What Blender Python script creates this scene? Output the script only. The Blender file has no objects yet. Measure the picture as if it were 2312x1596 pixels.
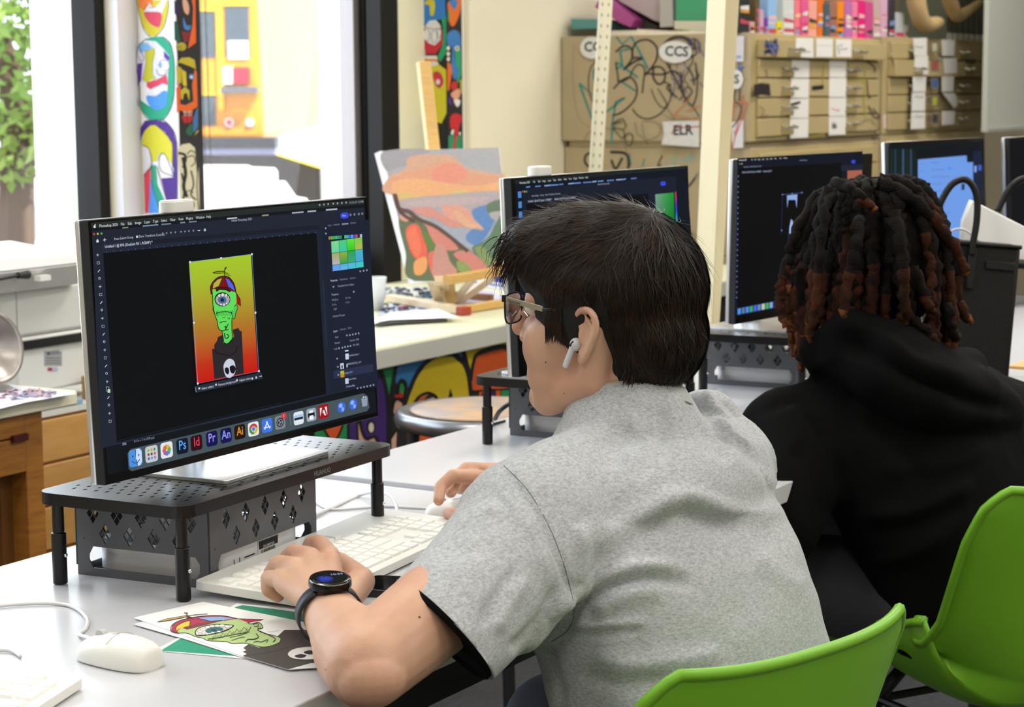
import bpy, bmesh, math, random
import numpy as np
from mathutils import Vector, Matrix
from mathutils.geometry import tessellate_polygon
random.seed(7); rng = np.random.default_rng(7)
sc = bpy.context.scene
COLL = sc.collection
# ------------------------------------------------------------------ camera
F_PX, CX, CY, ROLL = 4544., 1156., 798., .007
YAW, PITCH = math.radians(30.953), math.radians(7.41)
CAM = np.array([0, 0, 1.317])
Fh = np.array([math.cos(YAW), math.sin(YAW), 0]); Rh = np.array([math.sin(YAW), -math.cos(YAW), 0]); Uh = np.array([0, 0, 1.])
FW = Fh*math.cos(PITCH)-Uh*math.sin(PITCH); UP = Fh*math.sin(PITCH)+Uh*math.cos(PITCH)
R2 = math.cos(ROLL)*Rh-math.sin(ROLL)*UP; U2 = math.sin(ROLL)*Rh+math.cos(ROLL)*UP
cd = bpy.data.cameras.new('camera'); co = bpy.data.objects.new('camera', cd); COLL.objects.link(co)
m = Matrix.Identity(4)
for i in range(3):
    m[i][0], m[i][1], m[i][2], m[i][3] = R2[i], U2[i], -FW[i], CAM[i]
co.matrix_world = m
cd.sensor_width = 36; cd.lens = F_PX/2312*36; cd.clip_start = .05; cd.clip_end = 300
cd.dof.use_dof = True; cd.dof.focus_distance = 2.25; cd.dof.aperture_fstop = 13
sc.camera = co
# ------------------------------------------------------------------ look
sc.view_settings.view_transform = 'Standard'; sc.view_settings.look = 'None'
sc.view_settings.gamma = 1; sc.view_settings.use_curve_mapping = False
sc.view_settings.exposure = 0.0
sc.cycles.use_denoising = True
sc.cycles.max_bounces = 8; sc.cycles.diffuse_bounces = 4; sc.cycles.transparent_max_bounces = 12
sc.cycles.sample_clamp_indirect = 6
# ------------------------------------------------------------------ sky, sun and lamps
w = bpy.data.worlds.new('sky'); sc.world = w; w.use_nodes = True
bg = w.node_tree.nodes['Background']; bg.inputs[0].default_value = (.80, .90, 1, 1); bg.inputs[1].default_value = 2.6
def light(name, kind, loc, target, energy, color=(1, 1, 1), **k):
    l = bpy.data.lights.new(name, kind); l.energy = energy; l.color = color
    for a, b in k.items(): setattr(l, a, b)
    o = bpy.data.objects.new(name, l); COLL.objects.link(o); o.location = loc
    d = Vector(target)-Vector(loc); o.rotation_euler = d.to_track_quat('-Z', 'Y').to_euler()
    return o
light('sun', 'SUN', (0, 0, 30), (10, 26, 0), 9.0, (1, .97, .9), angle=.01)
# daylight entering by the window openings (the sky seen through them)
light('window_daylight', 'AREA', (2.3, 3.6, 1.75), (2.3, 0, 1.0), 48, (.76, .87, 1), shape='RECTANGLE', size=3.0, size_y=1.8)
light('window_daylight', 'AREA', (4.5, 3.6, 1.75), (4.3, 0, 1.0), 20, (.76, .87, 1), shape='RECTANGLE', size=.9, size_y=1.8)
# fluorescent ceiling lamps; their fixtures are built with the ceiling
LAMPS = [(x, y) for x in (-.6, 1.9, 4.4, 6.9) for y in (-2.2, -.1, 1.9)]
for x, y in LAMPS:
    light('ceiling_lamp', 'AREA', (x, y, 2.86), (x, y, 0), 30 if x > 4 else 17, (1, .965, .90), shape='RECTANGLE', size=1.2, size_y=.6)

# ------------------------------------------------------------------ pixels of the photograph -> places
def ray(u, v):
    return FW*F_PX+R2*(u-CX)+U2*(CY-v)
def PZ(u, v, z): r = ray(u, v); return CAM+r*((z-CAM[2])/r[2])
def PY(u, v, y): r = ray(u, v); return CAM+r*(y/r[1])
def PX(u, v, x): r = ray(u, v); return CAM+r*(x/r[0])
def PD(u, v, d): return CAM+ray(u, v)*(d/F_PX)
def PP(u, v, O, n): r = ray(u, v); return CAM+r*(np.dot(np.array(O)-CAM, n)/np.dot(r, n))
def nrm(a): a = np.array(a, float); return a/np.linalg.norm(a)
A_ = lambda *a: np.array(a, float)
# ------------------------------------------------------------------ materials
def hx(s, a=1.):
    s = s.lstrip('#'); c = [int(s[i:i+2], 16)/255 for i in (0, 2, 4)]
    return tuple((x/12.92 if x <= .04045 else ((x+.055)/1.055)**2.4) for x in c)+(a,)
MATS = {}
def mat(name, col='#808080', rough=.5, metal=0., noise=0., nscale=20., bump=0., bscale=80., coat=0., spec=.5, sheen=0., sss=0., stretch=None, c2=None, trans=0.):
    if name in MATS: return MATS[name]
    M = bpy.data.materials.new(name); M.use_nodes = True; nt = M.node_tree; b = nt.nodes['Principled BSDF']
    c = hx(col); b.inputs['Base Color'].default_value = c
    b.inputs['Roughness'].default_value = rough; b.inputs['Metallic'].default_value = metal
    b.inputs['Specular IOR Level'].default_value = spec; b.inputs['Coat Weight'].default_value = coat
    if sheen: b.inputs['Sheen Weight'].default_value = sheen
    if sss:
        b.inputs['Subsurface Weight'].default_value = sss; b.inputs['Subsurface Radius'].default_value = (1, .35, .2); b.inputs['Subsurface Scale'].default_value = .006
    if trans: b.inputs['Transmission Weight'].default_value = trans
    tc = nt.nodes.new('ShaderNodeTexCoord'); mp = nt.nodes.new('ShaderNodeMapping'); nt.links.new(tc.outputs['Object'], mp.inputs[0])
    if stretch: mp.inputs['Scale'].default_value = stretch
    if noise or c2:
        n = nt.nodes.new('ShaderNodeTexNoise'); n.inputs['Scale'].default_value = nscale; n.inputs['Detail'].default_value = 6
        nt.links.new(mp.outputs[0], n.inputs['Vector'])
        r = nt.nodes.new('ShaderNodeValToRGB'); r.color_ramp.elements[0].position = .3; r.color_ramp.elements[1].position = .7
        if c2: r.color_ramp.elements[0].color = hx(c2); r.color_ramp.elements[1].color = c
        else:
            r.color_ramp.elements[0].color = tuple(x*(1-noise) for x in c[:3])+(1,); r.color_ramp.elements[1].color = tuple(min(1, x*(1+noise*.6)) for x in c[:3])+(1,)
        nt.links.new(n.outputs[0], r.inputs[0]); nt.links.new(r.outputs[0], b.inputs['Base Color'])
    if bump:
        n2 = nt.nodes.new('ShaderNodeTexNoise'); n2.inputs['Scale'].default_value = bscale; n2.inputs['Detail'].default_value = 5
        nt.links.new(mp.outputs[0], n2.inputs['Vector'])
        bp = nt.nodes.new('ShaderNodeBump'); bp.inputs['Strength'].default_value = bump; bp.inputs['Distance'].default_value = .002
        nt.links.new(n2.outputs[0], bp.inputs['Height']); nt.links.new(bp.outputs[0], b.inputs['Normal'])
    MATS[name] = M; return M
def paintmat(name='paint', rough=.6, coat=0., emit=0., spec=.4):
    """flat artwork: the colours sit in the mesh's colour attribute"""
    if name in MATS: return MATS[name]
    M = bpy.data.materials.new(name); M.use_nodes = True; nt = M.node_tree; b = nt.nodes['Principled BSDF']
    a = nt.nodes.new('ShaderNodeVertexColor'); a.layer_name = 'Col'
    b.inputs['Roughness'].default_value = rough; b.inputs['Coat Weight'].default_value = coat; b.inputs['Specular IOR Level'].default_value = spec
    if emit:
        b.inputs['Base Color'].default_value = (.004, .004, .005, 1)
        nt.links.new(a.outputs[0], b.inputs['Emission Color']); b.inputs['Emission Strength'].default_value = emit
    else:
        n = nt.nodes.new('ShaderNodeTexNoise'); n.inputs['Scale'].default_value = 30; n.inputs['Detail'].default_value = 6
        mx = nt.nodes.new('ShaderNodeMix'); mx.data_type = 'RGBA'; mx.blend_type = 'MULTIPLY'; mx.inputs[0].default_value = .25
        nt.links.new(a.outputs[0], mx.inputs[6]); nt.links.new(n.outputs[0], mx.inputs[7]); nt.links.new(mx.outputs[2], b.inputs['Base Color'])
    MATS[name] = M; return M
def glassmat(name='window_glass', tint=(1, 1, 1, 1), refl=.08):
    if name in MATS: return MATS[name]
    M = bpy.data.materials.new(name); M.use_nodes = True; nt = M.node_tree; nt.nodes.remove(nt.nodes['Principled BSDF'])
    t = nt.nodes.new('ShaderNodeBsdfTransparent'); t.inputs[0].default_value = tint
    g = nt.nodes.new('ShaderNodeBsdfGlossy'); g.inputs['Roughness'].default_value = .02
    fr = nt.nodes.new('ShaderNodeLayerWeight'); fr.inputs[0].default_value = .25
    mu = nt.nodes.new('ShaderNodeMath'); mu.operation = 'MULTIPLY'; mu.inputs[1].default_value = refl*3
    mx = nt.nodes.new('ShaderNodeMixShader'); nt.links.new(fr.outputs['Fresnel'], mu.inputs[0]); nt.links.new(mu.outputs[0], mx.inputs[0])
    nt.links.new(t.outputs[0], mx.inputs[1]); nt.links.new(g.outputs[0], mx.inputs[2]); nt.links.new(mx.outputs[0], nt.nodes['Material Output'].inputs[0])
    MATS[name] = M; return M
def emat(name, col, s):
    if name in MATS: return MATS[name]
    M = mat(name, col, .5); b = M.node_tree.nodes['Principled BSDF']; b.inputs['Emission Color'].default_value = hx(col); b.inputs['Emission Strength'].default_value = s
    return M
# ------------------------------------------------------------------ objects
def off(o):
    v = Vector((0, 0, 0))
    while o: v += o.location; o = o.parent
    return v
def tag(o, label=None, cat=None, group=None, kind=None):
    for k, v in (('label', label), ('category', cat), ('group', group), ('kind', kind)):
        if v: o[k] = v
    return o
def thing(name, label, cat, loc, group=None):
    o = bpy.data.objects.new(name, None); COLL.objects.link(o); o.location = Vector([float(x) for x in loc]); o.empty_display_size = .05
    return tag(o, label, cat, group)
def copy_tree(o, parent=None):
    c = o.copy(); COLL.objects.link(c); c.parent = parent
    for ch in [x for x in COLL.objects if x.parent == o]: copy_tree(ch, c)
    return c
def rotz(a, o=(0, 0, 0)):
    return Matrix.Translation(Vector(o)) @ Matrix.Rotation(a, 4, 'Z')
def frame(O, ux, uy, uz=None):
    ux, uy = nrm(ux), nrm(uy); uz = nrm(np.cross(ux, uy)) if uz is None else nrm(uz)
    m = Matrix.Identity(4)
    for i in range(3): m[i][0], m[i][1], m[i][2], m[i][3] = ux[i], uy[i], uz[i], O[i]
    return m
class MB:
    def __init__(s, M=None): s.v = []; s.f = []; s.mi = []; s.M = M; s.k = 0; s.c = []; s.cc = None
    def add(s, vs, fs):
        b = len(s.v)
        for p in vs:
            p = Vector([float(x) for x in p]); s.v.append(tuple(s.M @ p) if s.M is not None else tuple(p))
        for f in fs: s.f.append([b+i for i in f]); s.mi.append(s.k); s.c.append(s.cc)
        return s
    def box(s, a, b):
        x0, y0, z0 = [min(p, q) for p, q in zip(a, b)]; x1, y1, z1 = [max(p, q) for p, q in zip(a, b)]
        return s.add([(x0, y0, z0), (x1, y0, z0), (x1, y1, z0), (x0, y1, z0), (x0, y0, z1), (x1, y0, z1), (x1, y1, z1), (x0, y1, z1)],
                     [(3, 2, 1, 0), (4, 5, 6, 7), (0, 1, 5, 4), (1, 2, 6, 5), (2, 3, 7, 6), (3, 0, 4, 7)])
    def hull8(s, bot, top):
        """4 bottom points (ccw from above) and 4 top points"""
        return s.add(list(bot)+list(top), [(3, 2, 1, 0), (4, 5, 6, 7), (0, 1, 5, 4), (1, 2, 6, 5), (2, 3, 7, 6), (3, 0, 4, 7)])
    def bar(s, p, q, w, h, up=(0, 0, 1)):
        p, q = A_(*p), A_(*q); d = nrm(q-p); x = np.cross(d, up); x = nrm(x)*w/2; y = nrm(np.cross(x, d))*h/2
        vs = [p-x-y, p+x-y, p+x+y, p-x+y, q-x-y, q+x-y, q+x+y, q-x+y]
        return s.add(vs, [(3, 2, 1, 0), (4, 5, 6, 7), (0, 1, 5, 4), (1, 2, 6, 5), (2, 3, 7, 6), (3, 0, 4, 7)])
    def cyl(s, p, q, r, r2=None, n=20, cap=True):
        return s.tube([p, q], [r, r if r2 is None else r2], n, cap)
    def tube(s, pts, rs, n=10, cap=True, closed=False):
        pts = [A_(*p) for p in pts]; rs = [rs]*len(pts) if np.isscalar(rs) else rs; N = len(pts)
        d0 = nrm(pts[1]-pts[0]); up = A_(0, 0, 1) if abs(d0[2]) < .9 else A_(1, 0, 0); x = nrm(np.cross(d0, up)); vs = []
        for i, p in enumerate(pts):
            a, b = (pts[(i-1) % N], pts[(i+1) % N]) if closed else (pts[max(0, i-1)], pts[min(N-1, i+1)])
            d = b-a; d = nrm(d) if np.linalg.norm(d) > 1e-9 else d0; d0 = d
            x = nrm(x-np.dot(x, d)*d); y = np.cross(d, x)
            vs += [p+(x*math.cos(t)+y*math.sin(t))*rs[i] for t in np.arange(n)*2*math.pi/n]
        fs = []
        for i in range(N if closed else N-1):
            j = (i+1) % N
            fs += [(i*n+k, i*n+(k+1) % n, j*n+(k+1) % n, j*n+k) for k in range(n)]
        if cap and not closed: fs += [tuple(range(n-1, -1, -1)), tuple((N-1)*n+k for k in range(n))]
        return s.add(vs, fs)
    def lathe(s, prof, o=(0, 0, 0), n=32, sx=1, sy=1):
        vs = []; fs = []
        for r, z in prof: vs += [(o[0]+r*math.cos(t)*sx, o[1]+r*math.sin(t)*sy, o[2]+z) for t in np.arange(n)*2*math.pi/n]
        for i in range(len(prof)-1): fs += [(i*n+k, i*n+(k+1) % n, (i+1)*n+(k+1) % n, (i+1)*n+k) for k in range(n)]
        if prof[0][0] > 1e-6: fs.append(tuple(range(n-1, -1, -1)))
        if prof[-1][0] > 1e-6: fs.append(tuple((len(prof)-1)*n+k for k in range(n)))
        return s.add(vs, fs)
    def prism(s, poly, z0, z1):
        n = len(poly); vs = [(x, y, z0) for x, y in poly]+[(x, y, z1) for x, y in poly]
        fs = [(k, (k+1) % n, n+(k+1) % n, n+k) for k in range(n)]
        tri = tessellate_polygon([[Vector((x, y, 0)) for x, y in poly]])
        fs += [tuple(reversed(t)) for t in tri]+[tuple(n+i for i in t) for t in tri]
        return s.add(vs, fs)
    def grid(s, P, closed=False):
        """P[i][j] -> points"""
        n, m_ = len(P), len(P[0]); fs = []
        for i in range(n-1):
            for j in range(m_ if closed else m_-1): fs.append((i*m_+j, i*m_+(j+1) % m_, (i+1)*m_+(j+1) % m_, (i+1)*m_+j))
        return s.add([p for r in P for p in r], fs)
    def ell(s, c, r, n=20, m_=12, M=None):
        vs = []; fs = []
        for i in range(1, m_):
            a = math.pi*i/m_
            for j in range(n): vs.append((r[0]*math.sin(a)*math.cos(2*math.pi*j/n), r[1]*math.sin(a)*math.sin(2*math.pi*j/n), r[2]*math.cos(a)))
        for i in range(m_-2): fs += [(i*n+(j+1) % n, i*n+j, (i+1)*n+j, (i+1)*n+(j+1) % n) for j in range(n)]
        t, b = len(vs), len(vs)+1; vs += [(0, 0, r[2]), (0, 0, -r[2])]
        fs += [(j, (j+1) % n, t) for j in range(n)]+[((m_-2)*n+(j+1) % n, (m_-2)*n+j, b) for j in range(n)]
        if M is not None: vs = [tuple(M @ Vector(p)) for p in vs]
        return s.add([(p[0]+c[0], p[1]+c[1], p[2]+c[2]) for p in vs], fs)
    def rbox(s, a, b, r=.01, n=3):
        """box with rounded vertical edges"""
        x0, y0, z0 = a; x1, y1, z1 = b; poly = []
        for cx, cy, t0 in ((x1-r, y1-r, 0), (x0+r, y1-r, 90), (x0+r, y0+r, 180), (x1-r, y0+r, 270)):
            for k in range(n+1):
                t = math.radians(t0+90*k/n); poly.append((cx+r*math.cos(t), cy+r*math.sin(t)))
        return s.prism(poly, z0, z1)
    def build(s, name, mats, parent=None, smooth=False, bevel=0, seg=2, label=None, kind=None, mod=None, auto=35):
        mats = mats if isinstance(mats, (list, tuple)) else [mats]
        me = bpy.data.meshes.new(name); V = np.array(s.v, float).reshape(-1, 3)
        if parent is not None: o0 = np.array(off(parent))
        else: o0 = np.array([(V[:, 0].min()+V[:, 0].max())/2, (V[:, 1].min()+V[:, 1].max())/2, V[:, 2].min()])
        me.from_pydata([tuple(p) for p in V-o0], [], s.f); me.update()
        for mm in mats: me.materials.append(mm)
        if len(mats) > 1: me.polygons.foreach_set('material_index', s.mi)
        if any(c is not None for c in s.c):
            a = me.color_attributes.new('Col', 'FLOAT_COLOR', 'CORNER'); buf = []
            for f, c in zip(s.f, s.c):
                for k, _ in enumerate(f): buf += list(c[k] if isinstance(c, list) else (c or (1, 1, 1, 1)))
            a.data.foreach_set('color', buf)
        o = bpy.data.objects.new(name, me); COLL.objects.link(o)
        if parent is not None: o.parent = parent
        else: o.location = Vector(o0)
        if smooth or auto:
            me.polygons.foreach_set('use_smooth', [True]*len(me.polygons))
            if not smooth: me.set_sharp_from_angle(angle=math.radians(auto))
        if bevel:
            b = o.modifiers.new('bevel', 'BEVEL'); b.width = bevel; b.segments = seg; b.limit_method = 'ANGLE'; b.angle_limit = .7; b.harden_normals = False
        if mod: mod(o)
        return tag(o, label, None, None, kind)
def bake(o):
    """replace an object's mesh by its evaluated one"""
    dg = bpy.context.evaluated_depsgraph_get(); dg.update(); me = bpy.data.meshes.new_from_object(o.evaluated_get(dg))
    o.modifiers.clear(); o.data = me; return o
def cut(o, cutter):
    """cutter: MB in world space"""
    c = cutter.build('cutter_tmp', MATS['steel'] if 'steel' in MATS else mat('steel'), None, auto=0)
    b = o.modifiers.new('cut', 'BOOLEAN'); b.operation = 'DIFFERENCE'; b.object = c; b.solver = 'EXACT'
    bpy.context.view_layer.update(); bake(o); bpy.data.objects.remove(c); return o
def setloc(o, loc=None, rz=None):
    if loc is not None: o.location = Vector([float(x) for x in loc])
    if rz is not None: o.rotation_euler = (0, 0, rz)
    return o
def cr(pts, n=8, closed=False):
    """Catmull-Rom through points"""
    P = [A_(*p) for p in pts]; N = len(P); out = []
    for i in range(N if closed else N-1):
        g = (lambda k: P[k % N]) if closed else (lambda k: P[min(max(k, 0), N-1)])
        a, b, c, d = g(i-1), g(i), g(i+1), g(i+2)
        for k in range(n):
            t = k/n; out.append(.5*((2*b)+(-a+c)*t+(2*a-5*b+4*c-d)*t*t+(-a+3*b-3*c+d)*t**3))
    if not closed: out.append(P[-1])
    return out
# ------------------------------------------------------------------ lettering
_txt = {}
def text_tris(s, bold=0.):
    k = (s, bold)
    if k not in _txt:
        c = bpy.data.curves.new('t', 'FONT'); c.body = s; c.size = 1; c.offset = bold; c.resolution_u = 2
        o = bpy.data.objects.new('t', c); COLL.objects.link(o); dg = bpy.context.evaluated_depsgraph_get(); dg.update()
        me = bpy.data.meshes.new_from_object(o.evaluated_get(dg))
        _txt[k] = ([(v.co.x, v.co.y) for v in me.vertices], [tuple(p.vertices) for p in me.polygons], max([v.co.x for v in me.vertices] or [0]))
        bpy.data.objects.remove(o); bpy.data.curves.remove(c); bpy.data.meshes.remove(me)
    return _txt[k]
class Art:
    """painted or printed shapes on a real plane; coordinates are metres on the plane, or photo pixels traced on to it (px=True)"""
    def __init__(s, O, ux, uy, n, eps=4e-5, px=True):
        s.O, s.ux, s.uy, s.n = A_(*O), nrm(ux), nrm(uy), nrm(n); s.mb = MB(); s.k = 0; s.eps = eps; s.px = px
    def P(s, p):
        if not s.px: return (p[0], p[1])
        q = PP(p[0], p[1], s.O, s.n)-s.O; return (np.dot(q, s.ux), np.dot(q, s.uy))
    def W(s, q): return s.O+s.ux*q[0]+s.uy*q[1]+s.n*(s.eps*s.k)
    def tri(s, q, fs, col):
        s.k += 1; s.mb.cc = hx(col) if isinstance(col, str) else col
        s.mb.add([s.W(p) for p in q], fs); return s
    def poly(s, pts, col, smooth=False):
        q = [s.P(p) for p in pts]
        if smooth: q = [tuple(p) for p in cr(q, 6, True)]
        return s.tri(q, tessellate_polygon([[Vector((a, b, 0)) for a, b in q]]), col)
    def grad(s, quad, c0, c1):
        """quad tl,tr,br,bl with c0 on top, c1 at the bottom"""
        q = [s.P(p) for p in quad]; s.k += 1; a, b = hx(c0), hx(c1); s.mb.cc = [a, a, b, b]; s.mb.add([s.W(p) for p in q], [(0, 1, 2, 3)]); return s
    def ell(s, c, rx, ry, col, rot=0, n=20):
        return s.poly([(c[0]+rx*math.cos(t)*math.cos(rot)-ry*math.sin(t)*math.sin(rot), c[1]+rx*math.cos(t)*math.sin(rot)+ry*math.sin(t)*math.cos(rot)) for t in np.arange(n)*2*math.pi/n], col)
    def line(s, pts, wd, col, smooth=False, closed=False):
        """wd in pixels or metres, as the coordinates are"""
        p = [A_(*a) for a in pts]
        if smooth: p = cr(p, 5, closed)
        if closed: p = p+[p[0]]
        L = []; R = []
        for i, a in enumerate(p):
            d = p[min(i+1, len(p)-1)]-p[max(i-1, 0)]; l = np.linalg.norm(d) or 1; nn = A_(-d[1], d[0])/l*wd/2; L.append(a+nn); R.append(a-nn)
        q = [s.P(a) for a in L+R]; n = len(p)
        return s.tri(q, [(i, i+1, n+i+1, n+i) for i in range(n-1)], col)
    def text(s, t, p, size, col, bold=0., right=None, sx=1., align=0.):
        """left end of the baseline at p; size = font size in metres; right = second point that gives the direction"""
        v, f, wd = text_tris(t, bold); o = A_(*s.P(p)); d = A_(1, 0) if right is None else nrm(A_(*s.P(right))-o); e = A_(-d[1], d[0])
        return s.tri([tuple(o+d*(x-wd*align)*size*sx+e*y*size) for x, y in v], f, col)
    def build(s, name, m, parent=None, **k): return s.mb.build(name, m, parent, auto=0, **k)
def bobj(mb, name, m, parent=None, label=None, cat=None, group=None, **k):
    o = mb.build(name, m, parent, **k)
    if label: tag(o, label, cat, group)
    return o
WHITE = mat('white_plastic', '#e9e9e6', .35); BLACK = mat('black_plastic', '#101012', .4); STEEL = mat('steel', '#9a9a9c', .3, 1)
ALU = mat('silver_metal', '#d4d6d8', .28, .85); PAINT = paintmat()
# ------------------------------------------------------------------ the room
YW = 3.4      # inner face of the window wall
wallm = mat('cream_wall_paint', '#e6dec8', .5, noise=.04, nscale=3, bump=.1)
floorm = mat('grey_carpet', '#46464a', .95, noise=.25, nscale=60, bump=.6, bscale=300)
def structure(mb, name, m, **k): return mb.build(name, m, None, kind='structure', **k)
structure(MB().box((-3, -4, -.1), (12, YW+.3, 0)), 'floor', floorm)
structure(MB().box((-3, -4, 2.9), (12, YW+.3, 3.0)), 'ceiling', mat('ceiling_tile', '#e2dfd4', .8))
structure(MB().box((-3.1, -4, 0), (-3, YW+.3, 2.9)), 'wall_left', wallm)
structure(MB().box((12, -4, 0), (12.1, YW+.3, 2.9)), 'wall_right', wallm)
structure(MB().box((-3.1, -4.1, 0), (12.1, -4, 2.9)), 'wall_back', wallm)
WX = [(.6, 3.775), (3.95, 4.93), (5.24, 5.425)]     # openings along the window wall
mb = MB(); zs, zt = .80, 2.6
mb.box((-3, YW, 0), (12, YW+.22, zs-.04)); mb.box((-3, YW, zt), (12, YW+.22, 2.9))
xs = [-3]+[a for p in WX for a in p]+[12]
for i in range(0, len(xs), 2): mb.box((xs[i], YW, zs-.04), (xs[i+1], YW+.22, zt))
structure(mb, 'wall_window_side', wallm)
DKF = mat('dark_bronze_frame', '#14110f', .6, spec=.2); GRYF = mat('grey_aluminium_frame', '#8d8684', .4, .4)
for i, (a, b) in enumerate(WX):
    t = .035 if i == 0 else .05 if i == 1 else .012
    y0, y1 = YW+.02, YW+.10
    mb = MB(); mb.box((a, y0, zs-.04), (b, y1, zs+t*.8)); mb.box((a, y0, zt-t), (b, y1, zt))
    for q in ((a, a+(t if i != 1 else .01)), (b-t, b)): mb.box((q[0], y0, zs), (q[1], y1, zt))
    fr = structure(mb, 'window_%d' % (i+1), DKF if i < 2 else mat('white_frame', '#e8e4da', .5), bevel=.003)
    g = MB(); g.box((a+.01, y0+.045, zs), (b-.01, y0+.051, zt-.01)); g.build('window_glass', glassmat(), fr)
    if i == 1:
        e = MB(); e.box((b-t-.03, y0+.02, zs+.02), (b-t, y1-.01, zt-t)); e.box((a+.01, y0+.02, zs+t*.8), (b-t, y1-.01, zs+t*.8+.02)); e.build('inner_frame', GRYF, fr)
    if i == 2:
        e = MB()
        for z in (1.02, 1.14, 1.245, 1.36, 1.52, 1.7): e.box((a, y0+.02, z-.006), (b, y0+.04, z+.006))
        e.build('window_bar', mat('white_frame', '#e8e4da', .5), fr)
# big dark surround of the middle window
# pillars between the windows, painted on two faces
plm = mat('pillar_paint', '#d9d2b4', .5)
structure(MB().box((3.775, YW-.02, .76), (3.95, YW, 2.9)), 'trim_1', mat('white_trim', '#dcd9de', .5))
structure(MB().box((4.95, YW-.035, .76), (5.24, YW, 2.9)), 'trim_2', plm)
structure(MB().box((4.86, YW-.05, .76), (4.95, YW, 2.9)), 'trim_3', DKF)
def pillar(x0, x1, y0, name, side, front, label, label2):
    p = structure(MB().box((x0, y0, .76), (x1, YW+.1, 2.9)), name, plm)
    return p
P1x, P1y, P1x2 = 3.846, 3.258, 3.93
P2x, P2y, P2x2 = 5.118, 3.297, 5.204
pillar(P1x, P1x2, P1y, 'trim_4', None, None, '', '')
pillar(P2x, P2x2, P2y, 'trim_5', None, None, '', '')
# ceiling fixtures
lm = emat('lamp_diffuser', '#fff6e4', 2.5)
for x, y in LAMPS:
    t = thing('ceiling_light', 'recessed fluorescent ceiling light panel with a white diffuser', 'ceiling light', (x, y, 2.87), 'fluorescent panels of the ceiling')
    MB().box((x-.63, y-.33, 2.88), (x+.63, y+.33, 2.9)).build('frame', WHITE, t); MB().box((x-.6, y-.3, 2.872), (x+.6, y+.3, 2.88)).build('diffuser', lm, t)
# ------------------------------------------------------------------ desks
TOP = .75
deskm = mat('light_grey_laminate', '#c6c6ca', .26, noise=.02, nscale=2.5, spec=.5)
edgem = mat('desk_edge_band', '#c9c8c6', .4)
def desk(x0, x1, y0, y1, label, z=TOP):
    t = thing('desk', label, 'desk', ((x0+x1)/2, (y0+y1)/2, 0))
    MB().rbox((x0, y0, z-.028), (x1, y1, z), .012).build('desktop', deskm, t, bevel=.004)
    a = MB().box((x0+.06, y0+.05, z-.09), (x1-.06, y0+.08, z-.028)); a.box((x0+.06, y1-.08, z-.09), (x1-.06, y1-.05, z-.028)); a.build('apron', mat('dark_steel', '#3a3a3d', .4, .6), t)
    for x in (x0+.08, x1-.08):
        for y in (y0+.07, y1-.07): MB().cyl((x, y, 0), (x, y, z-.028), .022).build('leg', mat('dark_steel', '#3a3a3d', .4, .6), t)
desk(.9, 2.374, 1.112, 1.765, 'light grey computer desk in the foreground, under the screen with the green drawing')
desk(2.384, 3.86, 1.125, 1.785, 'light grey computer desk further back, beyond the seam', TOP+.006)
desk(3.87, 5.4, 1.125, 1.785, 'light grey computer desk farthest back, under the black handbag', TOP+.006)
# ------------------------------------------------------------------ monitor stands
POWD = mat('black_powder_coat', '#09090b', .3, .0, spec=.4); SCREW = mat('chrome', '#e8e8e8', .15, 1)
def monitor_stand(O, a, L, D, H, label, z0=TOP, holes=True, foot=1.):
    """O = front-left corner on the desk, a = angle, L wide, D deep, H high"""
    t = thing('monitor_stand', label, 'monitor stand', (O[0], O[1], z0)); M = rotz(a, (O[0], O[1], z0))
    pl = MB(M).rbox((0, 0, H-.014), (L, D, H), .022, 6).build('perforated_shelf', POWD, t, auto=50)
    if holes:
        c = MB(M); n = int((L-.075)/.0165)
        for i in range(n+1):
            for j in range(11):
                x = .036+i*(L-.072)/n; y = .022+j*(D-.044)/10.5+(.5*(D-.044)/10.5 if i % 2 else 0)
                if y < D-.018: c.lathe([(.0031, H-.03), (.0031, H+.01)], (x, y, 0), 8, 1.35, .62) if True else 0
        cut(pl, c)
        pl.data.polygons.foreach_set('use_smooth', [False]*len(pl.data.polygons))
    for x in (.020, L-.020):
        for y in (.018, D-.018):
            l = MB(M).cyl((x, y, .001), (x, y, .062), .0086, n=24).build('leg', POWD, t, bevel=.001)
            MB(M).cyl((x, y, .062), (x, y, H-.014), .0068, n=24).build('inner_tube', POWD, l)
            MB(M).ell((x+.001, y-.0086, .035), (.0028, .0022, .0028), 10, 6).build('screw', SCREW, l, smooth=True)
    return t, M
st1, SM1 = monitor_stand((1.690, 1.440), .055, .458, .214, .112, 'black perforated monitor stand in the foreground, under the screen with the green drawing')
at = Art(SM1 @ Vector((0, -.0005, .105)), SM1.to_3x3() @ Vector((1, 0, 0)), (0, 0, 1), SM1.to_3x3() @ Vector((0, -1, 0)), px=False)
at.text('HUANUO', (.262, -.003), .0085, '#77777c', .02); at.build('brand_lettering', PAINT, st1)
st2, _ = monitor_stand((2.700, 1.470), .045, .43, .22, .112, 'black perforated monitor stand under the screen with the green colour picker', TOP+.006)
st3, _ = monitor_stand((3.385, 1.405), .05, .43, .23, .112, 'black monitor stand beside the person with dreadlocks', TOP+.006)
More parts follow.
